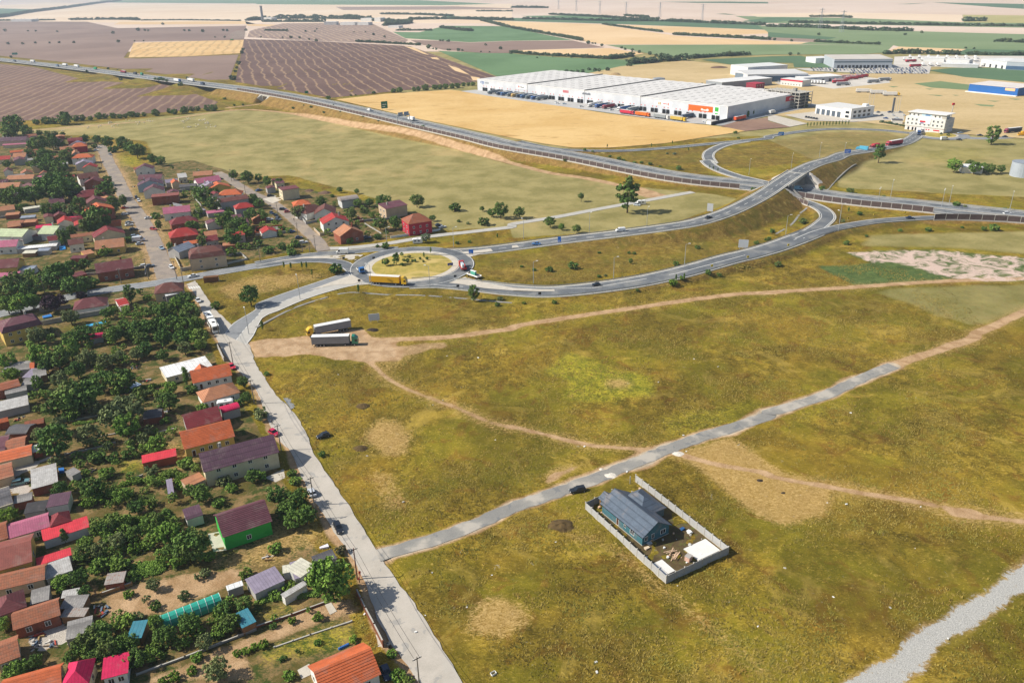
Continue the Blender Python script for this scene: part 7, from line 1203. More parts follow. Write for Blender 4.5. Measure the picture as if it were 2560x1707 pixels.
def warehouse():
    a0, b0 = P('01',2035,832), P('02',1970,1118); u = (b0-a0)[:2]; L = float(np.linalg.norm(u)); u /= L; v = np.array([-u[1], u[0]]); H = 13.0; c = P('02',2420,870, H); Dp = 125.0; ang = math.atan2(u[1], u[0])
    o = thing('warehouse',(a0[0], a0[1],0), ang, 'huge pale grey logistics warehouse with white flat roof and dock doors', 'warehouse')
    M().box(0, L,0, Dp,0, H).build('wall', WW, o)
    R = mat('membrane_roof', '#d4d0ca',.8,.1,.05); n = 28; q = M(); gm = mat('roof_gutter', '#8b8680',.8)
    for i in range(n):
        x0 = L*i/n; x1 = L*(i+1)/n; q = M(); q.add([(x0,0, H+.1),(x1,0, H+.1),(x1, Dp, H+.1),(x0, Dp, H+.1),((x0+x1)/2,0, H+.55),((x0+x1)/2, Dp, H+.55)],[(0,4,5,3),(4,1,2,5),(0,1,4),(2,3,5)]); r = q.build('roof_panel', R, o)
        q = M()
        for k in range(9): q.box(x0+.1, x0+.5,4+k*13,4+k*13+6.5, H+.12, H+.3)
        q.build('skylight_row', gm, r)
    for i in (7,14,20): M().box(L*i/n-.5, L*i/n+.5,-.25, Dp+.2, H+.05, H+1.2).build('fire_wall', gm, o); M().box(L*i/n-.15, L*i/n+.15,-.16,0,0, H).build('wall_joint', gm, o)
    M().box(-.2, L+.2,-.2,.2, H-.1, H+.35).build('parapet', WHITE, o); M().box(L-.5, L+.12,-.12,.5,.02, H-.12).build('corner_trim', WHITE, o)
    q = M(); q.box(-1.5,1.5,-.9,.05,0,4.3); q.box(-1.2,1.2,-.96,-.9,.3,3.6,1); dm = q.mesh('dock_door',[DARK, mat('dock_dark', '#17181a')]); q = M(); q.box(-.5,.5,-.12,.02,0,.9); nm = q.mesh('dock_number',[mat('number_red', '#cf4a3a')])
    k = 0
    for i in range(24):
        for s in (-2.3,2.3): 
            x = 14+i*(L-26)/23+s
            link('dock_door', dm, o,(x,0,0)); link('dock_number', nm, o,(x,0,5.4)); k += 1
    sg = lambda x, z, w_, h, m, nm='sign': M().box(x-w_/2, x+w_/2,-.18,-.02, z-h/2, z+h/2).build(nm, m, o)
    or_ = mat('sign_orange', '#e8641a',.6,.05); bl = mat('sign_blue', '#1d5fa8',.6,.05); rd = mat('sign_red', '#c22a35',.6,.05); gr = mat('sign_green', '#3aa53a',.6,.05); wh = mat('sign_white', '#f0efeb',.6,.03)
    text(o, 'ctp',(9,-.12,10.3),5.5, bl); glyphs(o,18,-.08,10.2,4,2.6, mat('sign_grey', '#8d949b'))
    fx = lambda zx: zx
    X = lambda tx: float(((P('02', tx,790+(tx-110)*.105,10.5)-a0)[:2])@u)
    s1 = sg(X(112),9.6,17,4.2, wh); glyphs(s1, X(90),-.2,9.8,2,2.2, rd); glyphs(s1, X(122),-.2,9.6,6,1.6, mat('sign_dark', '#3a4350'))
    glyphs(o, X(533),-.08,10.2,5,2.6, rd)
    glyphs(o, X(728),-.08,10.4,8,2.2, mat('sign_dark', '#3a4350'))
    s1 = sg(X(1452),9.3,21,3.6, wh); glyphs(s1, X(1418),-.2,9.3,2,2.6, mat('sign_gold', '#b08a30')); glyphs(s1, X(1475),-.2,9.4,7,1.5, rd); M().box(X(1496), X(1503),-.3,-.19,8,10.6).build('emblem', mat('sign_salmon', '#e57a6a'), s1)
    s1 = sg(X(1798),8.8,27,5.0, or_); glyphs(s1, X(1835),-.2,8.0,6,1.8, wh); M().cyl((X(1866),-.3,8.0),(X(1866),-.19,8.0),1.1, n=12).build('emblem', wh, s1)
    s1 = sg(X(1950),7.9,6.5,8, wh); M().box(X(1950)-2, X(1950)+2,-.26,-.19,7.6,11.4).build('emblem', gr, s1); M().box(X(1950)-1.6, X(1950)+1.6,-.26,-.19,5.2,6.2).build('emblem_bar', gr, s1)
    s1 = M().box(L+.02, L+.2,98,121,7,11.5).build('sign', rd, o); q_ = glyphs(s1,0,0,9.2,8,2.2, wh); q_.location = (L+.24,110,0); q_.rotation_euler = (0,0, math.pi/2)
    # yard
    yd = lambda x, y: (a0[0]+u[0]*x+v[0]*y, a0[1]+u[1]*x+v[1]*y)
    patch('truck_yard', asphalt('yard_concrete', '#a9a7a3', '#bbb8b2',.05),[(*yd(*q_),0) for q_ in ((-4,0.3),(-8,-20),(60,-27),(180,-31),(L-25,-33),(L+4,-22),(L+4,0.3))],.45)
    patch('service_road', asphalt('service_asphalt', '#8f8f8e', '#a1a09c',.05),[(*yd(*q_),0) for q_ in ((L+1,-22),(L+10,-24),(L+14, Dp+20),(L+1, Dp+20))],.43)
    o2 = thing('yard_wall',(*yd(L+2,-25),.4), ang, 'low white retaining wall with dark grille at the warehouse corner', 'wall'); M().box(-6,-1,-.4,.4,0,3).build('face', WHITE, o2); M().box(-.9,.3,-.4,30,0,2.6).build('grille', DARK, o2)
    for k_,(ph, x) in enumerate((('left end of the grey warehouse',20),('middle of the grey warehouse',175),('right end of the grey warehouse',320))): landmark((*yd(x,0),6), ph)
    cols = [('#2f3f52', '#3f5871'),('#c7a04a', '#b59a5a'),('#2d5d94', '#466c92'),('#5d6a70', '#758087'),('#e3e2de', '#dcdad5'),('#2b5b9b', '#28558f'),('#8c2a3a', '#8e2f3f'),('#e3e2de', '#2a63a3'),('#b8323e', '#9aa0a2'),('#e3e2de', '#e2e0dc')]
    rg = random.Random(5)
    # trailers backed onto docks and lorries parked parallel to the field edge
    for i,(x, ci) in enumerate(((40,3),(55,0),(62,2),(73,3),(80,1),(88,0),(95,2),(103,3),(112,5),(120,3),(196,4),(206,5),(216,6),(236,7),(247,3),(312,0))):
        p = yd(x,-9.5); cb, bx = cols[ci]; vehicle('semi',(cb, bx, '#c9c8c4' if i % 3 else '#8b9096'),(p[0], p[1],.48), ang-math.pi/2, None, 'lorry', 'articulated_lorry', 'lorries at the warehouse docks',['dark blue', 'sand coloured', 'blue', 'grey', 'white', 'deep blue', 'dark red', 'white and blue', 'red and grey', 'white'][ci]+' lorry backed to a dock')
    for x, key, lb in ((262,('#c22a45', '#c02c44'), 'crimson lorry parked along the yard edge'),(281,('#e0701f', '#df6a1c', '#e8c0a0'), 'orange lorry parked along the yard edge'),(303,('#e6e5e2', '#8b9092', '#d9d8d4'), 'grey trailer with white cab along the yard edge'),(322,('#e2b61a', '#bda24a', '#cfc9b5'), 'yellow cab lorry with ochre trailer along the yard edge')):
        p = yd(x-6,-27.5); vehicle('semi', key,(p[0], p[1],.48), ang, lb, 'lorry', 'articulated_lorry', 'lorries at the warehouse docks')
    p = yd(338,-17); vehicle('van',('#e9e9e6',5.4,2.4),(p[0], p[1],.48), ang+.5, 'white van in the yard at the right end of the warehouse', 'van', 'panel_van')
    for i,(x, c_) in enumerate(((150,0),(156,1),(163,9),(190,7),(228,0))): p = yd(x,-18-3*(i % 2)); vehicle('car',(CC[c_], 'estate'),(p[0], p[1],.48), ang+.3*i, None, 'car', 'car', 'cars in the warehouse yard', 'pale parked car in the truck yard')
    p = yd(L+6,12); vehicle('semi',('#e05a20', '#dd5522'),(p[0], p[1],.46), ang+math.pi/2, 'orange red lorry at the right corner of the warehouse', 'lorry', 'articulated_lorry'); p = yd(L+8,62); vehicle('rigid',('#e5e5e2', '#dad8d2',7.0, False),(p[0], p[1],.46), ang+math.pi/2, 'white box truck beside the shaded warehouse wall', 'truck', 'box_truck')
warehouse()
# ------------------------------------------------------------------ other buildings of the business park
def hall(t, A_, B_, C_, h, rf, wl, label, rise=.6, typ='flat', name='industrial_hall', doors=0, band=None, win=0, cat='hall'):
    c, w_, d, a = rect(t, A_, B_, C_, h); o = thing(name,(c[0], c[1],.2), a, label, cat); q = M(); wall_geo(q, w_, d, h, rise, typ if typ != 'flat' else 'x'); q.build('wall', mat('hallwall_'+wl[1:], wl,.6,.08,.1), o)
    q = M(); roof_geo(q, w_, d, h, rise, typ,.25); q.build('roof', mat('hallroof_'+rf[1:], rf,.7,.1,.06), o)
    for i in range(doors): x = (i+.5)/doors*w_*.9-w_*.45; q = M(); q.box(x-1.6, x+1.6,-d/2-.15,-d/2,0, min(4.2, h*.6)); q.build('dock_door', DARK, o)
    if band: z0, z1, hx = band; M().box(-w_/2-.08, w_/2+.08,-d/2-.12,-d/2+.3, z0, z1).build('window_band', mat('band_'+hx[1:], hx,.4), o)
    for k in range(win):
        n = max(2, int(w_/4))
        for i in range(n): window(o, 'f',((i+.5)/n-.5)*w_*.9,1+k*3.2, w_, d,1.6,1.6)
    landmark((c[0], c[1], h*.6), label); o['_w'] = w_; o['_d'] = d; return o
h_ = hall
h_('02',(2010,598),(2165,622),60.0,12, '#d6d5d0', '#dcdcda', 'white gabled hall behind the warehouse')
o = h_('02',(2165,690),(2720,680),55.0,9, '#cfcdc8', '#c9cbcd', 'white hall with dark glazed front behind the warehouse', band=(.5,7, '#3f5468'))
h_('02',(1928,762),(2390,720),28.0,8, '#dddbd6', '#8f9499', 'long low grey hall with white roof behind the warehouse'); h_('02',(2240,775),(2320,765),14.0,7, '#b03a4a', '#8a2f3e', 'dark red office at the end of the low grey hall', win=2)
h_('03',(612,548),(1148,545),70.0,12, '#c9c1b5', '#a9afb5', 'large hall with sloping white end wall and dock row', doors=14, band=(7.6,9.5, '#5d6a74')); h_('03',(350,525),(440,540),25.0,7, '#dddcd8', '#dcdcda', 'small white annexe left of the large dock hall')
h_('03',(1960,545),(2200,575),40.0,9, '#dbdad6', '#d3d3d1', 'white hall at the right rear yard', doors=4); h_('03',(2195,570),(2700,590),50.0,10, '#d2d1cd', '#aeb4ba', 'grey hall with blue doors at the right edge', band=(.5,5, '#4a6480'))
h_('03',(1430,535),(1620,540),18.0,5, '#e0dfdb', '#d5d5d2', 'long white shed in the crowded rear yard'); h_('03',(1640,545),(1850,555),16.0,5, '#d9d8d4', '#cfcfcc', 'second long white shed in the crowded rear yard'); h_('03',(1590,590),(1930,600),14.0,4, '#dcdbd7', '#c4c4c2', 'low white loading roof in the crowded rear yard')
h_('03',(-160,690),(240,660),30.0,8, '#dedcd8', '#6f7c88', 'two tier hall with white roof and dark glass wall', win=1); h_('03',(118,725),(318,745),16.0,7, '#d9d7d2', '#cfcfcc', 'office block with a red painted upper band', win=1, band=(5.2,7.15, '#c42b40')); h_('03',(330,720),(685,700),26.0,6, '#e2e0dc', '#c3c5c6', 'long white hall beside the red banded office', doors=5)
o = h_('03',(1850,774),(2300,815),40.0,8, '#d8cfc6', '#2461a5', 'bright blue hall with pale roof at the right edge')
M().box(o['_w']/2-13, o['_w']/2-3,-o['_d']/2-.2,-o['_d']/2-.02,4.8,7.4).build('sign', mat('sign_peach', '#eab98a',.6,.05), o); M().box(-o['_w']/2-1, o['_w']/2+1,-o['_d']/2-4,-o['_d']/2-.3,0,.8).build('ramp', WHITE, o)
# showroom
c, w_, d, a = rect('03',(430,1048),(757,1100),(925,1066),0); o = thing('car_showroom',(c[0], c[1],.3), a, 'white car showroom with a row of tall grey windows', 'showroom'); SW = mat('showroom_white', '#e2e1dd',.6,.06,.1)
M().box(-w_/2, w_/2-9,-d/2, d/2,0,7.6).build('wall', SW, o); M().box(w_/2-8.99, w_/2,-d/2-.4, d/2,0,8.8).build('office_wall', SW, o); q = M(); q.box(-w_/2-.2, w_/2-8.8,-d/2-.2, d/2+.2,7.6,8.0); q.box(w_/2-9.1, w_/2+.2,-d/2-.6, d/2+.2,8.8,9.2); q.build('roof', mat('showroom_roof', '#d3d1cc',.7,.08), o); M().box(w_/2-7, w_/2-3, d/2-8, d/2-4,9.2,11).build('roof_plant', SW, o)
for i in range(5): x = -w_/2+1.5+i*(w_-11)/5; M().box(x, x+(w_-11)/8,-d/2-.2,-d/2-.02,.3,5.0).build('display_window', mat('display_glass', '#56606a',.3), o)
for k in range(2):
    for i in range(4): M().box(w_/2+.02, w_/2+.2,-d/2+3+i*(d-5)/4,-d/2+6+i*(d-5)/4,1.2+k*3.6,3.2+k*3.6).build('window', GLASS, o)
    M().box(w_/2-6, w_/2-2,-d/2-.55,-d/2-.42,1+k*3.6,3+k*3.6).build('window', GLASS, o)
landmark((c[0], c[1],4), 'white car showroom')
patch('showroom_yard', PAVE,[P('03', *q_) for q_ in ((150,1060),(430,1030),(930,1030),(1240,1030),(1250,1110),(1000,1110),(780,1125),(360,1112))],.44); patch('paved_plot', PAVE,[P('03', *q_) for q_ in ((0,1075),(60,1062),(360,1140),(200,1170),(0,1110))],.43)
# tall white block with hoardings
def tower():
    c, w_, d, a = rect('03',(1282,1025),(1640,1062),16.0,14.5); o = thing('apartment_block',(c[0], c[1],.1), a, 'tall white unfinished block with advertising boards at the far roundabout', 'building')
    M().box(-w_/2, w_/2,-d/2, d/2,0,3.6).build('ground_floor', mat('shop_white', '#dcd5cf',.7,.1), o); M().box(-w_/2-.3, w_/2+.3,-d/2-.5, d/2,3.6,11).build('wall', WM['white'], o); M().box(-w_/2+2.2, w_/2-3.5,-d/2+1, d/2,11,14.2).build('top_floor', WM['white'], o)
    q = M(); q.box(-w_/2+.4, w_/2+.2,-d/2-.2, d/2+.3,14.2,14.6); r = q.build('roof', mat('block_roof', '#e0ddd8',.6,.06), o); M().box(w_/2-3.4, w_/2,-d/2+1,-d/2+1.4,11,14.2).build('top_column', CONC, o)
    for k, z in enumerate((4.8,7.9,11.6)):
        for i in range(9):
            u = -w_/2+2+i*(w_-4)/8
            if k == 1 and 3 <= i <= 5 or k == 2 and i in (3,4,5,8): continue
            q = window(o, 'f', u, z, w_, d+(1.0 if k < 2 else -2),1.5,1.8)
    adv = mat('board_white', '#eceae4',.6,.05)
    s = M().box(-4,4,-d/2+.85,-d/2+.98,12,13.9).build('advert_board', mat('board_blue', '#bfd9e4',.6,.06), o); glyphs(s,1,-d/2+.84,12.9,5,1.2, mat('sign_blue', '#1d5fa8'))
    s = M().box(-4.6,4.6,-d/2-.8,-d/2-.55,6.2,10.4).build('advert_board', adv, o); M().box(-4,.5,-d/2-.9,-d/2-.82,7.2,8.6).build('advert_stripe', mat('sign_red', '#c22a35'), s); glyphs(s,-2,-d/2-.82,6.9,4,1.1, mat('sign_blue', '#1d5fa8'))
    for x in (-w_/2+3,-w_/2+6.5,-w_/2+9): M().box(x-.7, x+.7,-d/2-.1,-d/2-.01,.2,2.6).build('door', GLASS, o)
    for x, ww in ((2,.9),(4,.9),(10,5)): M().box(x-ww/2, x+ww/2,-d/2-.12,-d/2-.01,1.4,2.3).build('shop_sign', mat('sign_red', '#c22a35'), o)
    for k in range(3): M().box(w_/2+.3, w_/2+.42,-d/2+1, d/2-1,4+k*2.4,6+k*2.4).build('side_panel', WM['lightgrey'], o)
    landmark((c[0], c[1],7), 'tall white block at the far roundabout')
tower()
def skeleton():
    c, w_, d, a = rect('S',(1911,226),(1999,236),20.0,14); o = thing('building_skeleton',(c[0], c[1],.2), a, 'bare concrete frame of an unfinished building behind the warehouse', 'building')
    for k in range(5): M().box(-w_/2, w_/2,-d/2, d/2,3+k*2.9-.3,3+k*2.9).build('floor_slab', CONC, o)
    for i in range(10):
        for y in (-d/2,0, d/2): M().box(-w_/2+i*w_/9-.25,-w_/2+i*w_/9+.25, y-.25, y+.25,0,15.4).build('column', CONC, o)
    M().box(w_/2-14, w_/2-11,-2,1,14.6,17.5).build('stair_tower', CONCD, o); M().box(-w_/2+2, w_/2-3, d/2-1, d/2-.8,.1,14.5).build('back_wall', WM['dgrey'], o); landmark((c[0], c[1],7), 'bare concrete frame building')
skeleton()
# small business-park extras
for t, x, y, r, hh, lb in (('02',1345,778,7,7.5, 'round grey steel water tank behind the warehouse'),('S',2554,440,7,9, 'big round grey silo at the right edge')):
    p = P(t, x, y); o = thing('storage_tank', p,0, lb, 'tank'); M().cyl((0,0,0),(0,0, hh), r, n=28).build('shell', mat('tank_grey', '#a4abb2',.5,.1,.2), o); M().cyl((0,0, hh+.01),(0,0, hh+1), r*1.02,.4, n=28).build('lid', mat('tank_lid', '#8b929a',.5), o); M().box(r, r+.4,-.3,.3,0, hh).build('ladder', STEEL, o)
shed('03',(1790,1535),(1980,1540),8.0,4, 'white', 'white', 'small white building among trees by the silo'); shed('03',(1140,1105),(1240,1108),6.0,3.2, 'dgrey', 'white', 'small dark roofed kiosk left of the tall white block'); shed('02',(1200,545),(1270,548),12.0,5, 'bluegrey', 'white', 'farmstead with pale roof in the far trees')
for x, y in ((915,1000),(935,1000),(958,1002),(1160,1040),(1178,1042),(1198,1045)):
    p = P('03', x, y); o = thing('flagpole',(p[0], p[1],.3),0); M().cyl((0,0,0),(0,0,15),.22,.14,8).build('pole', POSTM, o); M().box(-.3,.3,-.3,.3,0,.4).build('base', CONC, o); pend(o, 'tall bare flagpole', 'flagpole', 'flagpoles by the showroom',(p[0], p[1],7))
p = P('03',1140,1042); o = thing('pylon_sign', p,0, 'dark grey pylon sign left of the flagpoles', 'sign'); M().box(-.9,.9,-.3,.3,0,14).build('panel', mat('pylon', '#6d737b',.5), o); M().box(-1.5,1.5,-.6,.6,0,.5).build('base', CONC, o)
def mast(t, x, y, hh, lb):
    p = onground(t, x, y); o = thing('light_mast', p,0, lb, 'mast'); M().cyl((0,0,0),(0,0, hh),.45,.28,10).build('pole', POSTM, o); M().box(-1,1,-.5,.5, hh, hh+1.6).build('panel', mat('sign_red', '#c22a35'), o)
mast('03',1655,1195,20, 'pale advertising mast right of the tall white block')
# far car park, lorry parks: small vehicles as single meshes
def simple(kind, key):
    parts = {'car': car_parts, 'semi': semi_parts, 'rigid': rigid_parts, 'van': van_parts}[kind](*key); V = []; F = []; mi = []; mats = []; b_ = 0
    for n_, me_, loc in parts:
        if n_ in ('headlight',): continue
        for p in me_.polygons: F.append(tuple(b_+i for i in p.vertices)); m = me_.materials[p.material_index]; mi.append(mats.index(m) if m in mats else (mats.append(m) or len(mats)-1))
        V += [tuple(v.co+Vector(loc)) for v in me_.vertices]; b_ += len(me_.vertices)
    r = bpy.data.meshes.new(kind); r.from_pydata(V,[], F)
    for m in mats: r.materials.append(m)
    r.polygons.foreach_set('material_index', mi); r.update(); return r
SCAR = [simple('car',(c, s)) for c in ('#e3e3e1', '#c4c8cc', '#23272d', '#2b4f86', '#8a9096') for s in ('sedan', 'hatch')]
SSEMI = [simple('semi', k) for k in (('#e3e3e0', '#dcdad6'),('#b8323e', '#b23441', '#dcd6d2'),('#e3e3e0', '#8d9195'),('#e0b020', '#dcdad6'))]
CN = ['white', 'white', 'silver', 'silver', 'black', 'black', 'blue', 'blue', 'grey', 'grey']; rg = random.Random(3); used = 0
for row in range(6):
    for i in range(34):
        x = 400+i*31+rg.uniform(-7,7)+row*10; y = 634+row*9.5+rg.uniform(-2,2)
        if x > 1460 or (row > 2 and x < 750): continue
        p = P('03', x, y); ci = rg.choice((0,0,1,2,3,4,6,6,7,8)); o = link('car', SCAR[ci], None,(p[0], p[1],.42), rg.choice((1.2,1.25,1.3))); pend(o, f'parked {CN[ci]} car', 'car', 'cars in the far car park',(p[0], p[1],1)); used += 1
patch('car_park', asphalt('carpark_pale', '#b9b2a8', '#cbc3b7',.05),[P('03', *q_) for q_ in ((240,632),(720,626),(640,610),(660,598),(1150,595),(1500,610),(1480,680),(900,676),(380,655))],.36); patch('lorry_yard', MC.get('x') or asphalt('yard_pale', '#c3bcb1', '#d5cdc1',.05),[P('03', *q_) for q_ in ((1150,600),(1160,525),(1420,515),(2700,520),(2700,640),(1900,618),(1480,615))],.35); patch('lorry_yard', asphalt('yard_pale2', '#c0b9ae', '#d2cabd',.05),[P('03', *q_) for q_ in ((320,735),(690,712),(830,700),(1110,740),(1120,765),(780,800),(600,820),(250,765))],.35); patch('lorry_yard', asphalt('yard_pale3', '#b5ada0', '#c6bdaf',.05),[P('03', *q_) for q_ in ((60,760),(320,745),(270,770),(100,780))],.34)
def parkrow(t, x0, y0, x1, y1, n, ci, ang, ph, gp):
    for i in range(n):
        f = i/max(1, n-1); p = P(t, x0+(x1-x0)*f, y0+(y1-y0)*f); o = link('articulated_lorry', SSEMI[ci], None,(p[0], p[1],.4), ang); pend(o, ph, 'lorry', gp,(p[0], p[1],2))
parkrow('03',650,768,730,722,5,1,.15, 'red lorry parked in a row', 'lorries in the far yards'); parkrow('03',770,735,860,715,3,1,.15, 'red lorry parked in a row', 'lorries in the far yards'); parkrow('03',300,765,470,772,7,0,2.1, 'white lorry parked side by side', 'lorries in the far yards'); parkrow('03',690,790,690,790,1,2,.1, 'grey trailer at the yard edge', 'lorries in the far yards'); parkrow('03',970,765,1070,748,2,2,.2, 'grey trailer at the yard edge', 'lorries in the far yards'); parkrow('03',880,855,880,855,1,0,-.25, 'white tanker lorry on the dry pasture', 'lorries on the pasture'); parkrow('03',1010,868,1010,868,1,0,-.25, 'white tanker lorry on the dry pasture', 'lorries on the pasture'); parkrow('03',1130,885,1130,885,1,3,-.25, 'white lorry with yellow cab on the dry pasture', 'lorries on the pasture'); parkrow('03',1250,555,1900,565,9,0,1.2, 'white lorry in the rear yard', 'lorries in the far yards'); parkrow('03',1300,535,1900,540,8,0,1.2, 'white lorry in the rear yard', 'lorries in the far yards'); parkrow('03',1420,605,2300,612,14,0,1.25, 'white lorry in the front of the rear yard', 'lorries in the far yards'); parkrow('03',1310,575,1350,620,2,1,.2, 'red lorry in the rear yard', 'lorries in the far yards'); parkrow('02',2090,850,2260,865,3,2,.2, 'grey lorry behind the warehouse roof', 'lorries in the far yards')
for i in range(12): p = P('03',95+i*18,752+rg.uniform(-3,4)); ci = rg.randrange(10); o = link('car', SCAR[ci], None,(p[0], p[1],.42),1.2); pend(o, f'parked {CN[ci]} car', 'car', 'cars by the red banded office',(p[0], p[1],1))
for i in range(5): p = P('03',350+i*24,1085+i*4); o = link('car', SCAR[4], None,(p[0], p[1],.5),1.0); pend(o, 'parked black car', 'car', 'cars at the showroom',(p[0], p[1],1))
for i in range(9): p = P('03',1010+i*34,1040+(i % 3)*28); ci = rg.randrange(10); o = link('car', SCAR[ci], None,(p[0], p[1],.5),.5+i); pend(o, f'parked {CN[ci]} car', 'car', 'cars between showroom and tall block',(p[0], p[1],1))
# hamlet sheds, chimney and pylons on the horizon
for t, A_, B_, C_, h, lb in (('01',(622,205),(735,203),30.0,9, 'white shed in front of the far hamlet'),('01',(770,208),(905,208),25.0,8, 'pale shed right of centre in the far hamlet'),('01',(930,208),(1030,208),25.0,8, 'grey shed at the right of the far hamlet'),('00',(95,182),(285,180),40.0,9, 'long white barn in the far left trees'),('01',(960,172),(1060,172),40.0,9, 'beige barn behind the far hamlet'),('01',(1085,168),(1140,168),30.0,12, 'tan silo house behind the far hamlet'),('01',(60,165),(140,165),30.0,10, 'white barn left of the hamlet wood'),('01',(1210,240),(1310,240),25.0,6, 'pale farm roof right of the hamlet')): h_(t, A_, B_, C_, h, '#d6d3cc', '#cfcdc8', lb, cat='barn', name='barn')
p = P('01',62,195); o = thing('chimney_tower', p,0, 'lone dark chimney tower at the far hamlet', 'tower'); M().cyl((0,0,0),(0,0,48),4.5,4,14).build('shaft', mat('tower_dark', '#6a6e74'), o); M().cyl((0,0,48),(0,0,51),5.2,5.2,14).build('head', mat('tower_head', '#84888d'), o)
for i,(t, x, y) in enumerate((('02',427,90),('02',590,108),('02',806,132),('02',1046,150),('02',1357,160),('02',1746,188),('03',478,265),('03',672,300))):
    p = P(t, x, y); o = thing('pylon', p,.4); q = M()
    for sx in (-3,3):
        for sy in (-3,3): q.cyl((sx, sy,0),(sx*.1, sy*.1,45),.45,.3,4)
    q.build('lattice', STEEL, o)
    for z in (30,36,42): M().box(-8,8,-.4,.4, z, z+.6).build('crossarm', STEEL, o)
    pend(o, 'thin lattice pylon on the far plain', 'pylon', 'pylons of the far power line',(p[0], p[1],20))
# ------------------------------------------------------------------ poles, lamps, signs
def lamp(t, x, y, hh=10, arm=1.6, dbl=False, ang=0):
    p = onground(t, x, y); o = thing('street_lamp', p, ang); M().cyl((0,0,0),(0,0, hh),.14,.08,8).build('pole', STEEL, o)
    for s in ((-1,1) if dbl else (1,)): M().cyl((0,0, hh-.05),(s*arm,0, hh+.4),.06,.05,6).build('arm', STEEL, o); M().box(s*arm-.45, s*arm+.45,-.2,.2, hh+.32, hh+.5).build('lamp_head', WHITE, o)
    pend(o, 'grey street lamp', 'street lamp', 'street lamps of the junction',(p[0], p[1], hh*.6))
for t, x, y, a in (('11',405,1178,2),('11',1060,1062,3),('11',1597,1078,3),('11',1815,702,0),('11',1205,702,0),('12',107,627,2),('12',710,567,1),('12',1237,512,1),('12',197,1037,0),('12',932,997,0),('12',1582,882,0),('13',1003,330,1),('13',1122,258,1),('13',1590,345,1),('13',1660,315,1),('13',2215,372,1),('13',160,602,0),('13',655,482,0),('13',643,562,2),('z',443,195,1),('z',797,145,1),('03',690,1475,1),('03',470,1450,1),('10',2285,1500,2)): lamp(t, x, y,10, dbl=t == '13' and x in (1003,1590), ang=a)
POLEM = mat('pole_concrete', '#7d766c',.9,.15,1)
def upole(t, x, y, hh=8.5, m=None, arms=True):
    p = P(t, x, y); o = thing('utility_pole', p, random.random()*.1+.5); M().cyl((0,0,0),(0,0, hh),.17,.11,8).build('pole', m or POLEM, o)
    if arms:
        M().box(-.9,.9,-.06,.06, hh-.5, hh-.38).build('crossarm', DARK, o)
        for s in (-.7,0,.7): M().cyl((s,0, hh-.38),(s,0, hh-.15),.06, n=6).build('insulator', WHITE, o)
    pend(o, 'concrete utility pole', 'utility pole', 'utility poles of the village',(p[0], p[1], hh*.6)); return p, hh
SP = [upole('31',1505,1640), upole('31',930,612, m=mat('pole_rust', '#6e4038')), upole('21',535,1500), upole('21',232,1000), upole('20',2335,570), upole('20',2140,205), upole('10',2010,1500,7)]
for k in range(len(SP)-1):
    (p, hp),(q, hq) = SP[k], SP[k+1]
    for j, off in enumerate((-.6,.6)):
        m_ = M(); a = Vector((p[0]+off, p[1], hp-.3)); b2 = Vector((q[0]+off, q[1], hq-.3)); n = 8; prev = a
        for i in range(1, n+1): f = i/n; c_ = a.lerp(b2, f); c_.z -= .8*4*f*(1-f); m_.cyl(prev, c_,.035, n=4, caps=False); prev = c_
        o = m_.build('power_cable', DARK); tag(o, f'{"left" if j == 0 else "right"} overhead cable over street span {["at the bottom edge", "by the street tree", "beside the silver hatchback", "by the purple metal roof", "by the tan hipped roof", "at the street bend"][k]}', 'cable', 'overhead cables along the street')
for t, x, y, hh in (('10',1365,1000,10),('10',1625,1000,9),('10',1690,1060,10),('10',420,1148,9),('10',1115,1035,7),('10',1765,935,6),('11',548,735,8),('11',385,595,7),('11',495,750,7),('11',40,830,7),('10',1225,560,8),('10',2255,215,8),('10',2125,95,8),('11',200,400,7),('00',935,1530,8),('31',555,62,6),('11',430,745,5)): upole(t, x, y, hh)
def sign(t, x, y, w_, hh, z, hx, lb, ang, name='road_sign', back=None, h0=None, txt=0):
    p = onground(t, x, y); o = thing(name, p, ang, lb, 'sign')
    for s in (-1,1): M().cyl((s*w_*.32,.1,0),(s*w_*.32,.1, z+hh*.9),.09, n=6).build('post', STEEL, o)
    s_ = M().box(-w_/2, w_/2,-.05,.05, z, z+hh).build('panel', mat('sign_'+hx[1:], hx,.5,.05), o)
    for i in range(txt): M().box(-w_*.35, w_*(.1+.2*(i % 2)),-.09,-.05, z+hh*(.2+.6*i/max(1, txt)), z+hh*(.3+.6*i/max(1, txt))).build('lettering', WHITE, s_)
    return o
sign('11',1088,1395,4.2,2.8,1.0, '#cfd2d6', 'grey back of a direction sign beside the parked lorries',.2); sign('12',1815,385,3.4,4.4,.8, '#a9adb2', 'grey backed sign beside the flyover road',-.6); sign('12',2118,735,4.5,4,.8, '#aeb3b8', 'grey backed sign inside the lower ramp',-.3)
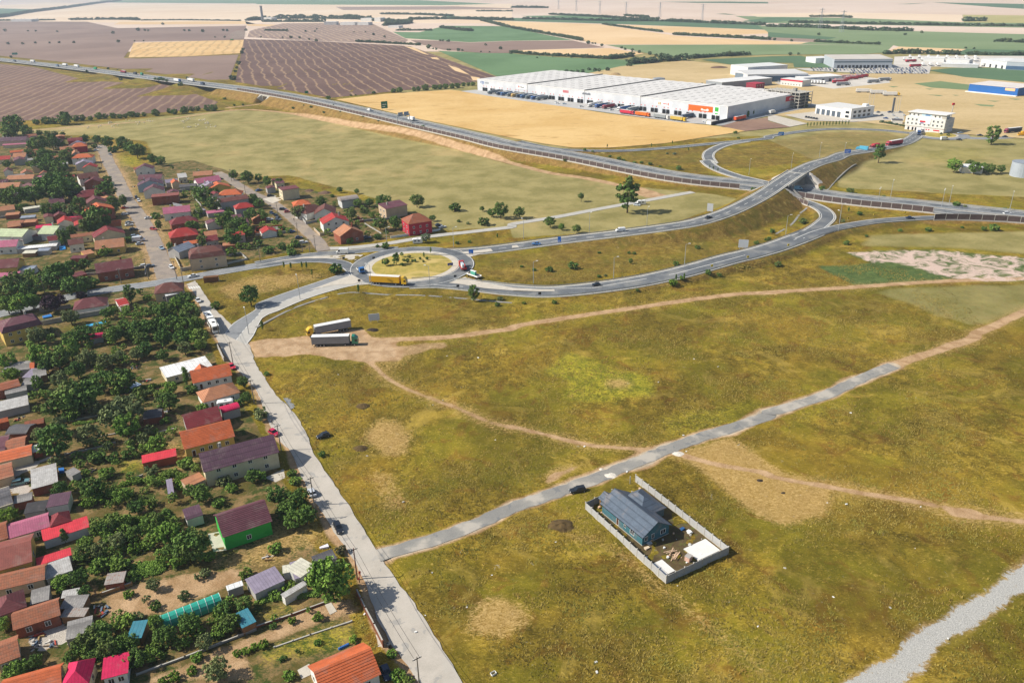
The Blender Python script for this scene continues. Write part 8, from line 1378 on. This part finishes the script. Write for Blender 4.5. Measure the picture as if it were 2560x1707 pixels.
sign('11',1975,775,2.2,1.8,1.0, '#1f6fd0', 'blue arrow sign on the east splitter island',0, txt=1); sign('12',435,665,1.6,2.6,.6, '#2a76d4', 'blue sign beside the flyover road start',0, txt=1); sign('11',1785,880,2.6,1.2,.6, '#3b4a86', 'blue chevron sign on the roundabout edge',.3, txt=1); sign('03',725,1432,4.5,2.6,.8, '#2a6fd0', 'blue direction sign on the curved road',0, txt=2); sign('03',118,1252,4.5,2.6,.8, '#2a7ad0', 'blue direction sign on the far ramp',0, txt=2); sign('01',1182,1015,7,7,2, '#1c6f52', 'dark green motorway sign beyond the carriageway',.5, txt=2); sign('00',140,515,10,4,2, '#2a8a74', 'teal motorway sign at the far left',.3, txt=1); sign('01',465,868,4,3,1, '#23825a', 'small green sign behind the motorway',.3); sign('11',1115,1075,.1,.1,.1, '#b9bcc0', 'thin marker post below the roundabout',0) if False else None
for i,(t, x, y) in enumerate((('13',183,715),('12',1833,905),('12',2163,825),('13',733,460),('13',975,425),('13',1253,408))):
    p = onground(t, x, y); o = thing('marker_sign', p,.2); M().cyl((0,0,0),(0,0,1.6),.06, n=6).build('post', STEEL, o); M().box(-.5,.5,-.06,.06,1.0,2.0).build('panel', mat('sign_yellow', '#dcc13a',.5,.05), o); M().box(-.15,.15,-.09,-.06,1.3,1.7).build('symbol', DARK, o); pend(o, 'small yellow warning sign', 'sign', 'yellow signs by the ramps',(p[0], p[1],1.5))
for i,(t, x, y) in enumerate((('11',1855,1090),('12',255,1160),('11',808,832),('11',1083,830),('11',950,1040),('11',1830,1000))):
    p = onground(t, x, y); o = thing('marker_sign', p,.2); M().cyl((0,0,0),(0,0,2.2),.06, n=6).build('post', STEEL, o); M().box(-.6,.6,-.05,.05,1.2,2.2).build('panel', DARK, o); pend(o, 'dark backed road sign', 'sign', 'signs round the roundabout',(p[0], p[1],1.5))
def gantry():
    i = near_idx(MOTOR, '01',1420,1130,8); c = MOTOR[i]; d = MOTOR[i+1]-MOTOR[i-1]; a = math.atan2(d[1], d[0]); o = thing('sign_gantry', c, a, 'grey sign gantry spanning the motorway', 'gantry')
    for y in (-12.6,.0): M().box(-.25,.25, y-.25, y+.25,0,7.5).build('post', STEEL, o)
    M().box(-.3,.3,-12.6,.3,7,7.6).build('beam', STEEL, o)
    for y in (-9,-3): M().box(-.15,.15, y-2.4, y+2.4,6.2,9.6).build('panel', mat('gantry_panel', '#8e9bab',.5), o)
gantry()
p = onground('10',1945,1020); o = thing('bus_shelter', p,.22, 'brown bus shelter at the junction verge', 'shelter'); M().box(-3.2,3.2,-1.2,1.2,2.4,2.6).build('roof', mat('shelter_brown', '#6e4a2c'), o); M().box(-3.1,3.1,.9,1.1,0,2.4).build('back_wall', mat('shelter_brown'[:], '#6e4a2c'), o)
for s in (-1,1): M().box(s*3-.1, s*3+.1,-1,.9,0,2.4).build('side_wall', WM['cream'], o)
M().box(-2.6,2.6,.3,.8,.4,.5).build('bench', WOOD, o); M().box(-3.12,3.12,-1.1,-1.0,0,2.38).build('front_panel', mat('shelter_face', '#7c5330'), o)
# ------------------------------------------------------------------ garden walls and fences
def wallrun(t, pts, h, m, lb, th=.18, cat='wall', name='garden_wall'):
    L = [P(t, *q) for q in pts]; o = thing(name, L[0],0, lb, cat)
    for k in range(len(L)-1):
        a, b2 = L[k]-L[0], L[k+1]-L[0]; d = b2-a; ln = float(np.linalg.norm(d)); an = math.atan2(d[1], d[0]); n = max(1, int(ln/3))
        q = M(); q.box(0, ln,-th/2, th/2,-.2, h); q.box(-.02, ln+.02,-th/2-.05, th/2+.05, h, h+.08,1); q.build('run',[m, CONC], o,(a[0], a[1],.0), an)
        for i in range(n+1): M().box(-.14,.14,-.14,.14,-.2, h+.18).build('pier', m, o,(a[0]+d[0]*i/n, a[1]+d[1]*i/n,0), an)
RUST = mat('rusty_sheet', '#7a4a34',.9,.3,1.5)
for t, pts, h, m, lb in (('31',[(930,760),(1010,930),(1090,1080),(1170,1240)],1.7, RUST, 'rusty sheet fence along the street verge'),('30',[(1260,1500),(1700,1340),(2350,1085)],.5, CONCD, 'long low wall across the lower vegetable plots'),('31',[(0,1062),(330,950),(640,835)],.5, BRICK, 'low brick wall below the street tree'),('31',[(170,1245),(500,1130),(880,1005)],.25, CONC, 'low stone edging between dry plot and lawn'),('30',[(935,770),(1215,672)],.9, WOOD, 'short plank fence beside the patchwork hut'),('20',[(600,1040),(860,985),(1060,930)],.4, CONC, 'pale edging path wall under the dark tree'),('20',[(890,885),(1090,845)],.4, CONC, 'short pale edging by the olive tree'),('20',[(1440,840),(1620,800)],.4, CONC, 'short pale edging left of the yellow house'),('20',[(1190,1270),(1310,1235)],.5, CONC, 'short pale wall by the scarlet shed'),('20',[(2000,60),(2060,185)],1.6, CONC, 'pale fence post row at the street bend'),('20',[(640,735),(930,675)],.4, CONC, 'pale edging above the olive plot'),
 ('10',[(390,1420),(700,1360),(960,1315)],1.9, WM['grey'], 'high grey garden wall beside the yellow mansard house'),('10',[(370,1300),(650,1260)],1.6, WM['dgrey'], 'grey yard wall behind the yellow mansard house'),('10',[(1670,925),(1765,905)],1.6, CONCD, 'dark wall at the corner of the beige house'),('10',[(2070,790),(2210,765),(2270,820),(2090,860)],1.0, CONC, 'low pale wall enclosing a plot right of the beige house'),('10',[(1595,780),(1665,915)],1.2, WM['cream'], 'cream front wall of the beige house'),('10',[(650,910),(665,975),(900,955)],1.2, WM['grey'], 'grey wall left of the raw brick house'),('10',[(1220,910),(1335,895),(1340,975)],1.3, WM['dgrey'], 'grey yard wall right of the raw brick house'),('10',[(150,655),(480,610)],1.4, WM['dgrey'], 'grey wall under the pale green roof'),('10',[(1410,430),(1500,425)],1.2, WM['grey'], 'grey front wall of the pink roofed house'),('10',[(1770,240),(1850,330),(1990,300)],1.1, WM['grey'], 'grey wall round a plot in the back gardens'),('10',[(1640,200),(1770,180)],1.5, WM['dgrey'], 'dark garden wall in the middle of the block'),('10',[(0,440),(180,420)],1.2, WM['dgrey'], 'dark wall by the tan sheds'),
 ('11',[(1240,620),(1440,590),(1690,550)],1.1, WHITE, 'white balustrade wall of the crimson house'),('11',[(400,420),(460,490),(560,470)],1.3, WM['grey'], 'grey wall in front of the white gabled house'),('11',[(535,545),(590,598),(635,590)],1.3, WM['beige'], 'beige wall in front of the red roofed house'),('11',[(930,430),(990,470),(910,480)],1.2, BRICK, 'brick wall behind the red roofed house'),('11',[(1000,490),(1150,580)],.6, WM['grey'], 'low wall beside the unfinished brick house'),('11',[(0,600),(280,575)],1.3, WM['dgrey'], 'grey wall below the brick ruin'),('11',[(990,470),(1320,440)],1.2, WM['dgrey'], 'dark wall left of the crimson house')): wallrun(t, pts, h, m, lb)
# vegetable rows
for i in range(7): L = smooth([P('30',1190+i*52,632-i*14), P('30',1230+i*40,500-i*8)],1); o = farblob('vegetable_row', list(L),.55, L_MID,1.1, f'vegetable row number {["one", "two", "three", "four", "five", "six", "seven"][i]} from the patchwork hut', i); o['category'] = 'plants'
for t, pts, r, lb in (('20',[(1450,1260),(1600,1210),(1680,1330)],1.0, 'dense vines beside the tan lean-to'),('20',[(1100,1330),(1300,1290),(1400,1250)],.7, 'vine row below the scarlet shed'),('20',[(850,1450),(1100,1400)],.6, 'bean row above the square purple roof'),('10',[(1180,1330),(1280,1320)],.8, 'green garden rows by the small red roof'),('20',[(700,760),(930,730)],.7, 'low green crop by the big olive tree'),('20',[(1100,470),(1400,420),(1600,390)],.9, 'vine trellis behind the white flat roof'),('30',[(850,540),(1000,500),(1150,470)],.8, 'bushy bean rows above the patchwork hut'),('31',[(20,820),(300,790),(560,760)],.6, 'weedy bed below the lilac shed'),('30',[(1050,130),(1200,110),(1300,80)],.8, 'green vine row left of the plum annexe')):
    o = farblob('vines',[P(t, *q) for q in pts], r, L_LIME if 'vine' in lb else L_MID,1.0, lb, len(lb)); o['category'] = 'plants'
# ------------------------------------------------------------------ small things
def person(t, x, y, top, leg, lb, ang=0.0):
    p = P(t, x, y); o = thing('person', p, ang, lb, 'person'); q = M()
    st = [(0,0,0,.09,.12),(.45,0,.0,.1,.1)]
    sk = bpy.data.meshes.new('body'); pts = [(0,0,.95),(0,0,1.2),(0,0,1.42),(0,0,1.52),(0,.02,1.66),(.1,0,.9),(.12,.05,.5),(.12,-.02,.05),(.12,.12,.03),(-.1,0,.9),(-.12,-.08,.5),(-.12,-.15,.06),(-.12,-.03,.03),(.2,0,1.38),(.27,.02,1.1),(.25,.12,.88),(-.2,0,1.38),(-.27,-.02,1.1),(-.25,.08,.88)]
    ed = [(0,1),(1,2),(2,3),(3,4),(0,5),(5,6),(6,7),(7,8),(0,9),(9,10),(10,11),(11,12),(2,13),(13,14),(14,15),(2,16),(16,17),(17,18)]
    sk.from_pydata(pts, ed,[]); b_ = bpy.data.objects.new('body', sk); COL.objects.link(b_); b_.parent = o; md = b_.modifiers.new('skin', 'SKIN'); rad = [.15,.15,.16,.06,.1,.1,.08,.05,.05,.1,.08,.05,.05,.07,.05,.035,.07,.05,.035]
    for v, r in zip(sk.skin_vertices[0].data, rad): v.radius = (r, r*.85)
    sk.skin_vertices[0].data[0].use_root = True; b_.modifiers.new('sub', 'SUBSURF').levels = 1; b_.modifiers['sub'].render_levels = 1
    n = NT('person_'+lb[:12]); sp = n.new('ShaderNodeSeparateXYZ'); n.t.links.new(n.objc(), sp.inputs[0]); z = sp.outputs[2]; c = n.mix(n.math('GREATER_THAN', z,.92), lin(leg), lin(top)); c = n.mix(n.math('GREATER_THAN', z,1.5), c, lin('#b58568')); c = n.mix(n.math('GREATER_THAN', z,1.68), c, lin('#2c221d')); sk.materials.append(n.col(c,.8))
    M().add([(-.09,-.02,1.62),(.09,-.02,1.62),(.1,-.1,1.7),(-.1,-.1,1.7),(0,0,1.79)],[(0,1,2,3),(0,1,4),(1,2,4),(2,3,4),(3,0,4)]).build('hair', DARK, o)
person('31',957,590, '#c4232f', '#a32430', 'person in red walking past the rusty pole',.4); person('31',950,645, '#c8262f', '#3a2f35', 'person in a red top below the rusty pole',1.2); person('11',350,462, '#3a3f35', '#2b2d2f', 'person in dark clothes walking on the back street',.2); person('21',150,758, '#2f3136', '#25262a', 'person in dark clothes crossing the street by the shrubs',.1)
p = P('31',1222,1240); o = thing('wheelie_bin', p,.6, 'dark wheelie bin by the driveway of the orange house', 'bin'); q = M(); q.add([(-.28,-.3,.1),(.28,-.3,.1),(.28,.3,.1),(-.28,.3,.1),(-.33,-.38,1.0),(.33,-.38,1.0),(.33,.38,1.0),(-.33,.38,1.0)],[(3,2,1,0),(0,1,5,4),(1,2,6,5),(2,3,7,6),(3,0,4,7),(4,5,6,7)]); q.build('body', DARK, o); M().box(-.36,.36,-.42,.42,1.0,1.08).build('lid', mat('bin_lid', '#3b3f44'), o); M().cyl((-.3,.35,.1),(.3,.35,.1),.1, n=8).build('wheel_axle', TYRE, o)
patch('driveway', PAVE,[P('31', *q_) for q_ in ((1040,1165),(1110,1120),(1165,1240),(1095,1285))],.1); patch('broken_slab', PAVE,[P('31', *q_) for q_ in ((632,852),(690,830),(742,910),(680,943))],.12); patch('forecourt', PAVE,[P('21', *q_) for q_ in ((80,1250),(250,1170),(310,1230),(180,1290))],.08); patch('terrace', PAVE,[P('31', *q_) for q_ in ((380,1450),(490,1390),(510,1490),(420,1530))],.1); patch('terrace', PAVE,[P('30', *q_) for q_ in ((1910,200),(2010,180),(2085,350),(1960,365))],.1); patch('asphalt_patch', A_MID,[P('21', *q_) for q_ in ((250,520),(400,510),(450,575),(320,620))],.07); patch('parking_pad', PAVE,[P('11', *q_) for q_ in ((60,260),(190,225),(260,260),(150,300))],.06)
# pool, sheets and litter that stand out
for t, q_, hx, nm, lb in (('10',[(790,1425),(970,1390),(985,1410),(810,1440)], '#3aa9d6', 'garden_pool', 'bright blue garden pool in the dense gardens'),('10',[(545,700),(600,690),(605,725),(550,735)], '#2f86c8', 'tarpaulin', 'blue tarpaulin beside the small white cottage'),('10',[(390,1345),(470,1325),(480,1345),(400,1360)], '#2f7cc4', 'tarpaulin', 'blue tarpaulin behind the yellow mansard house'),('31',[(585,335),(660,305),(672,330),(590,348)], '#e8e2e6', 'white_sheet', 'crumpled white sheet above the dark shed'),('20',[(540,1175),(590,1168),(595,1205),(545,1210)], '#2b6fb5', 'tarpaulin', 'blue tarpaulin right of the corrugated roof'),('20',[(1140,470),(1240,380),(1300,400),(1180,470)], '#a9bccb', 'tarpaulin', 'pale blue polythene frame under the dark trees'),('31',[(755,1262),(850,1215),(858,1225),(765,1268)], '#2a62a8', 'tarpaulin', 'blue tarpaulin strip behind the orange house')):
    pts = [P(t, *k) for k in q_]; c = sum(pts)/len(pts); o = thing(nm, c,0, lb, nm.replace('_', ' ')); M().prism([(p[0]-c[0], p[1]-c[1]) for p in pts],.02,.55).build('side', CONC if nm == 'garden_pool' else mat('tarp_'+hx[1:], hx), o); M().add([(p[0]-c[0], p[1]-c[1],.57) for p in pts],[tuple(range(len(pts)))]).build('surface', gloss('surf_'+hx[1:], hx,.15 if nm == 'garden_pool' else .6), o)
rg = random.Random(11); JM = [mat('junk_'+h[1:], h) for h in ('#cfcac0', '#8b7a68', '#b04a3a', '#5d6e80', '#a98d5f', '#3d3a38')]
for k,(t, x, y, lb) in enumerate((('30',380,1120, 'heap of boards and scrap in the cluttered yard'),('30',470,1230, 'second heap of scrap in the cluttered yard'),('30',340,1220, 'white beam and scrap in the cluttered yard'),('20',180,720, 'colourful junk heap beside the rust brown roof'),('20',830,1180, 'scattered junk beside the little grey hut'),('20',150,645, 'heap of rubbish under the silver grey roof'),('20',330,220, 'junk pile beside the grey sheet shed'),('20',1520,650, 'junk pile right of the dark shed'),('20',1260,240, 'timber pile left of the white flat roof'),('20',1350,365, 'log pile below the white flat roof'),('30',910,870, 'white litter on the dark plot'),('30',960,910, 'rubble scraps beside the dark plot'),('10',860,480, 'boards behind the dark garden tree'),('10',1230,150, 'building sand heap up the village street'),('11',120,520, 'brick pile inside the ruin'),('31',120,440, 'loose planks on the weedy plot'),('10',300,880, 'scrap heap by the bluish sheet roof'))):
    p = P(t, x, y); o = thing('scrap_heap', p, rg.random()*3, lb, 'scrap heap')
    for i in range(9): a = rg.random()*6.3; r = rg.random()*1.6; s = rg.uniform(.2,.9); M().box(-s, s,-.15*rg.random()-.08,.12,0, rg.uniform(.1,.6),0, r*math.cos(a), r*math.sin(a), rg.random()*3).build('scrap', JM[rg.randrange(6)], o)
def mound(t, x, y, r, h, m, lb, nm='earth_mound'):
    p = onground(t, x, y); q = M(); g = random.Random(int(x)); vs = []
    for k, rr in enumerate((1,.7,.35)):
        for i in range(14): a = i*.4488; s = rr*r*g.uniform(.85,1.12); vs.append((s*math.cos(a), s*math.sin(a)*.8, h*(1-rr*rr)*g.uniform(.8,1.1)-.08))
    vs.append((0,0, h)); fs = [(k*14+i, k*14+(i+1) % 14,(k+1)*14+(i+1) % 14,(k+1)*14+i) for k in (0,1) for i in range(14)]+[(28+i,28+(i+1) % 14,42) for i in range(14)]
    tag(q.add(vs, fs).build(nm, m, None, tuple(p)), lb, 'mound')
DE = mat('dark_earth', '#3f352c',.95,.3,1.5); BR = mat('dry_brush', '#5c4a2c',.95,.4,1.2)
for a in (('11',1070,1465,2.6,.9, DE, 'dark heap behind the parked lorries'),('22',2275,1275,1.0,.5, DE, 'small dark heap on the mown strip'),('23',140,1390,.8,.4, DE, 'second small dark heap on the mown strip'),('32',450,125,3.6,1.0, BR, 'round pile of cut brush left of the fence'),('21',980,595,2.8,.9, BR, 'dry brush heap left of the dirt path'),('21',950,985,2.6,.8, BR, 'brown weedy hump beside the dark hatchback'),('11',630,205,4.5,1.4, mat('earth_brown', '#6b5444',.95), 'brown earth bank behind the orange cottage'),('11',490,185,3.5,1.2, MC['earth_brown'], 'brown earth heap by the beige flat block'),('02',950,690,9,3, mat('tip_earth', '#a58a63',.95), 'earth tip behind the warehouse'),('03',1850,870,.1,.1, DE, '') if False else ('02',1900,625,14,2.5, MC['earth_brown'], 'long brown earth bank by the white gabled hall')): mound(*a)
# slab at the gate and white gravel heaps on the track
for x, y, r, lb in ((905,1230,2.4, 'pale gravel heap on the track by the fence gate'),(1525,1028,2.2, 'white gravel heap at the track bend'),(820,1170,.8, 'small pale stone pile on the track edge')): mound('22', x, y, r,.35, mat('gravel_heap', '#d6cdbe',.95,.15,2), lb, 'gravel_heap')
# sheep
q = M(); g = random.Random(2)
for k,(x, rr, z) in enumerate(((-.5,.22,.62),(-.3,.33,.64),(.1,.34,.65),(.4,.28,.68),(.55,.17,.8),(.7,.13,.9),(.85,.1,.84))):
    pass
def sheep_mesh():
    rings = [(-.58,.1,.66),(-.5,.24,.64),(-.2,.32,.63),(.2,.31,.64),(.42,.24,.7),(.52,.15,.82),(.66,.12,.9),(.82,.08,.84),(.88,.03,.82)]; n = 8; vs = []; q = M()
    for x, r, z in rings: vs += [(x, r*math.cos(a)*.9, z+r*math.sin(a)) for a in np.arange(n)*2*math.pi/n]
    q.add(vs,[(k*n+i, k*n+(i+1) % n,(k+1)*n+(i+1) % n,(k+1)*n+i) for k in range(len(rings)-1) for i in range(n)]+[tuple(range(n-1,-1,-1))])
    for x, d in ((-.38,.04),(.3,-.02)):
        for s in (-.14,.14): q.cyl((x, s,.5),(x+d, s,.25),.06,.045,6); q.cyl((x+d, s,.25),(x, s,0),.045,.035,6)
    for s in (-1,1): q.cyl((.68, s*.08,.96),(.64, s*.2,.93),.04,.02,5)
    return q.mesh('sheep',[mat('wool', '#d9cfbd',.95,.15,4)])
SH = sheep_mesh(); rg = random.Random(4)
spots = [(x+rg.gauss(0,22), y+rg.gauss(0,6)) for x, y, n in ((1680,1120,10),(1740,1100,8),(1850,1110,10),(1900,1135,9),(1940,1170,8),(1730,1172,8),(1800,1150,5),(1000,1130,8),(900,1165,5),(1040,1165,5),(1270,1135,6),(1370,1122,6),(800,1182,4),(560,1210,5),(1180,1112,3)) for _ in range(n)]
for x, y in spots: p = P('00', x, y); tag(link('sheep', SH, None,(p[0], p[1],.1), rg.random()*6.3), 'white sheep grazing on the pasture near the ploughland hedge', 'sheep', 'flock of sheep on the pasture')
# combine harvester with its dust
p = P('00',2130,375); o = thing('combine_harvester', p,2.6, 'tiny combine harvester raising dust on the far straw field', 'harvester'); M().box(-3.5,2.5,-1.5,1.5,1,3.8).build('body', mat('harvester_green', '#4a7a3a'), o); M().box(2.5,4,-1.2,1.2,1.6,3.6).build('cab', GLASS, o); M().box(4,5.4,-3.5,3.5,.3,1.2).build('header', mat('harvester_yellow', '#c9a53a'), o)
for x in (-2.4,2):
    for s in (-1,1): M().cyl((x, s*1.6-.3,.9),(x, s*1.6+.3,.9),.9, n=12).build('wheel', TYRE, o)
def dust():
    p = P('00',2165,372); q = M(); g = random.Random(1); n = 12; m = 8; vs = []
    for k in range(m+1):
        t = math.pi*k/m
        for i in range(n): a = 2*math.pi*i/n; f = 1+.25*math.sin(3*a+k)+g.uniform(-.1,.1); vs.append((22*f*math.sin(t)*math.cos(a)+k*2,14*f*math.sin(t)*math.sin(a),11-11*math.cos(t)))
    o = q.add(vs,[(k*n+i, k*n+(i+1) % n,(k+1)*n+(i+1) % n,(k+1)*n+i) for k in range(m) for i in range(n)]).build('dust_cloud',[], None,(p[0], p[1],.3)); tag(o, 'pale dust cloud behind the far harvester', 'dust', None, 'stuff')
    mt = bpy.data.materials.new('dust'); mt.use_nodes = True; t = mt.node_tree; t.nodes.remove(t.nodes['Principled BSDF']); v = t.nodes.new('ShaderNodeVolumePrincipled'); v.inputs['Density'].default_value = .018; v.inputs['Color'].default_value = lin('#e6d8c4'); t.links.new(v.outputs[0], t.nodes['Material Output'].inputs['Volume']); o.data.materials.append(mt)
dust()
# litter flecks in the meadow
rg = random.Random(21)
for i in range(46):
    p = onground('S', rg.uniform(800,2500), rg.uniform(860,1690)); q = M(); s = rg.uniform(.12,.32); q.box(-s, s,-s*.6, s*.6,0, s*.5,0,0,0, rg.random()*3); o = q.build('litter', WHITE if i % 3 else CONC, None,(p[0], p[1],.12)); tag(o, 'small white scrap of litter lying in the meadow', 'litter', 'litter in the meadow')
p = P('31',2180,1490); o = thing('litter_crate',(p[0], p[1],.1),.6, 'discarded white crate in the meadow near the bottom edge', 'crate'); M().box(-.5,.5,-.35,.35,0,.05).build('base', WHITE, o)
for s in (-1,1): M().box(-.5,.5, s*.35-.02, s*.35+.02,.05,.45).build('side', WHITE, o); M().box(s*.5-.02, s*.5+.02,-.33,.33,.05,.45).build('end', WHITE, o)
# ------------------------------------------------------------------ grass tufts in the meadows (uncountable)
def tufts():
    g = np.random.default_rng(8); n = 210000; y = 85+(np.sort(g.random(n))**1.35)*270; x = (g.random(n)*2-1)*np.minimum(180,40+y*.72)
    ix = np.searchsorted(xs, x).clip(1, len(xs)-1); iy = np.searchsorted(ys, y).clip(1, len(ys)-1); vi = iy*len(xs)+ix
    bad = AT['dirt'][vi]+AT['gravel'][vi]+AT['garden'][vi]+AT['stone'][vi]+AT['rubble'][vi]+(1-flat[vi])+.55*AT['straw'][vi]+.5*AT['pasture'][vi]
    K = np.array([(17.9,161.4),(32.3,135.4),(48.1,144.6),(31.5,174.0)]); bad += inpoly(x, y, K)
    cl = vnoise(x, y,2.6,77)*.4+vnoise(x, y,14,78)*.6
    ok = (bad < .35) & (cl > .42+.16*g.random(n)); x, y, vi = x[ok], y[ok], vi[ok]; n = len(x); z = Z[vi]
    V = np.empty((n,9,3), np.float32); lean = .6+.5*vnoise(x, y,14,5)*6
    for b_ in range(3):
        a = lean+g.normal(size=n)*.9; h = .16+.24*g.random(n); r = .1+.15*g.random(n); dx, dy = np.cos(a), np.sin(a); bx, by = x+g.normal(size=n)*.16, y+g.normal(size=n)*.16
        V[:, b_*3, :] = np.stack([bx-dy*r*.6, by+dx*r*.6, z-.1],1); V[:, b_*3+1, :] = np.stack([bx+dy*r*.6, by-dx*r*.6, z-.1],1); V[:, b_*3+2, :] = np.stack([bx+dx*r*2.0, by+dy*r*2.0, z+h],1)
    n_ = NT('meadow_grass'); v = n_.pos(); f = n_.ss(n_.noise(v,1.7,4,.7),.34,.66); c = n_.mix(f, lin('#665b24'), lin('#ad954a')); c = n_.mix(n_.math('MULTIPLY', n_.ss(n_.noise(v,.09,3),.48,.6),.6), c, lin('#7a7a2e')); c = n_.mix(n_.math('MULTIPLY', n_.ss(n_.noise(v,.13,3),.55,.68),.6), c, lin('#8a672c'))
    o = link('meadow_grass', np_mesh('meadow_grass', V.reshape(-1,3), np.arange(n*9).reshape(-1,3), n_.col(c,.9))); tag(o, 'tall olive and straw coloured meadow grass', 'grass', None, 'stuff')
tufts()
# ------------------------------------------------------------------ air
M().box(-21000,21000,-400,21500,-2,121.5).build('haze',[]); hz = bpy.data.objects['haze']; tag(hz, 'thin pale summer haze over the plain', 'haze', None, 'stuff')
mt = bpy.data.materials.new('haze'); mt.use_nodes = True; t = mt.node_tree; t.nodes.remove(t.nodes['Principled BSDF']); v = t.nodes.new('ShaderNodeVolumePrincipled'); v.inputs['Density'].default_value = 9e-5; v.inputs['Color'].default_value = (.76,.87,1,1); v.inputs['Anisotropy'].default_value = .1; t.links.new(v.outputs[0], t.nodes['Material Output'].inputs['Volume']); hz.data.materials.append(mt)
resolve()
for o in bpy.data.objects:
    for k in ('_w', '_d'):
        if k in o: del o[k]
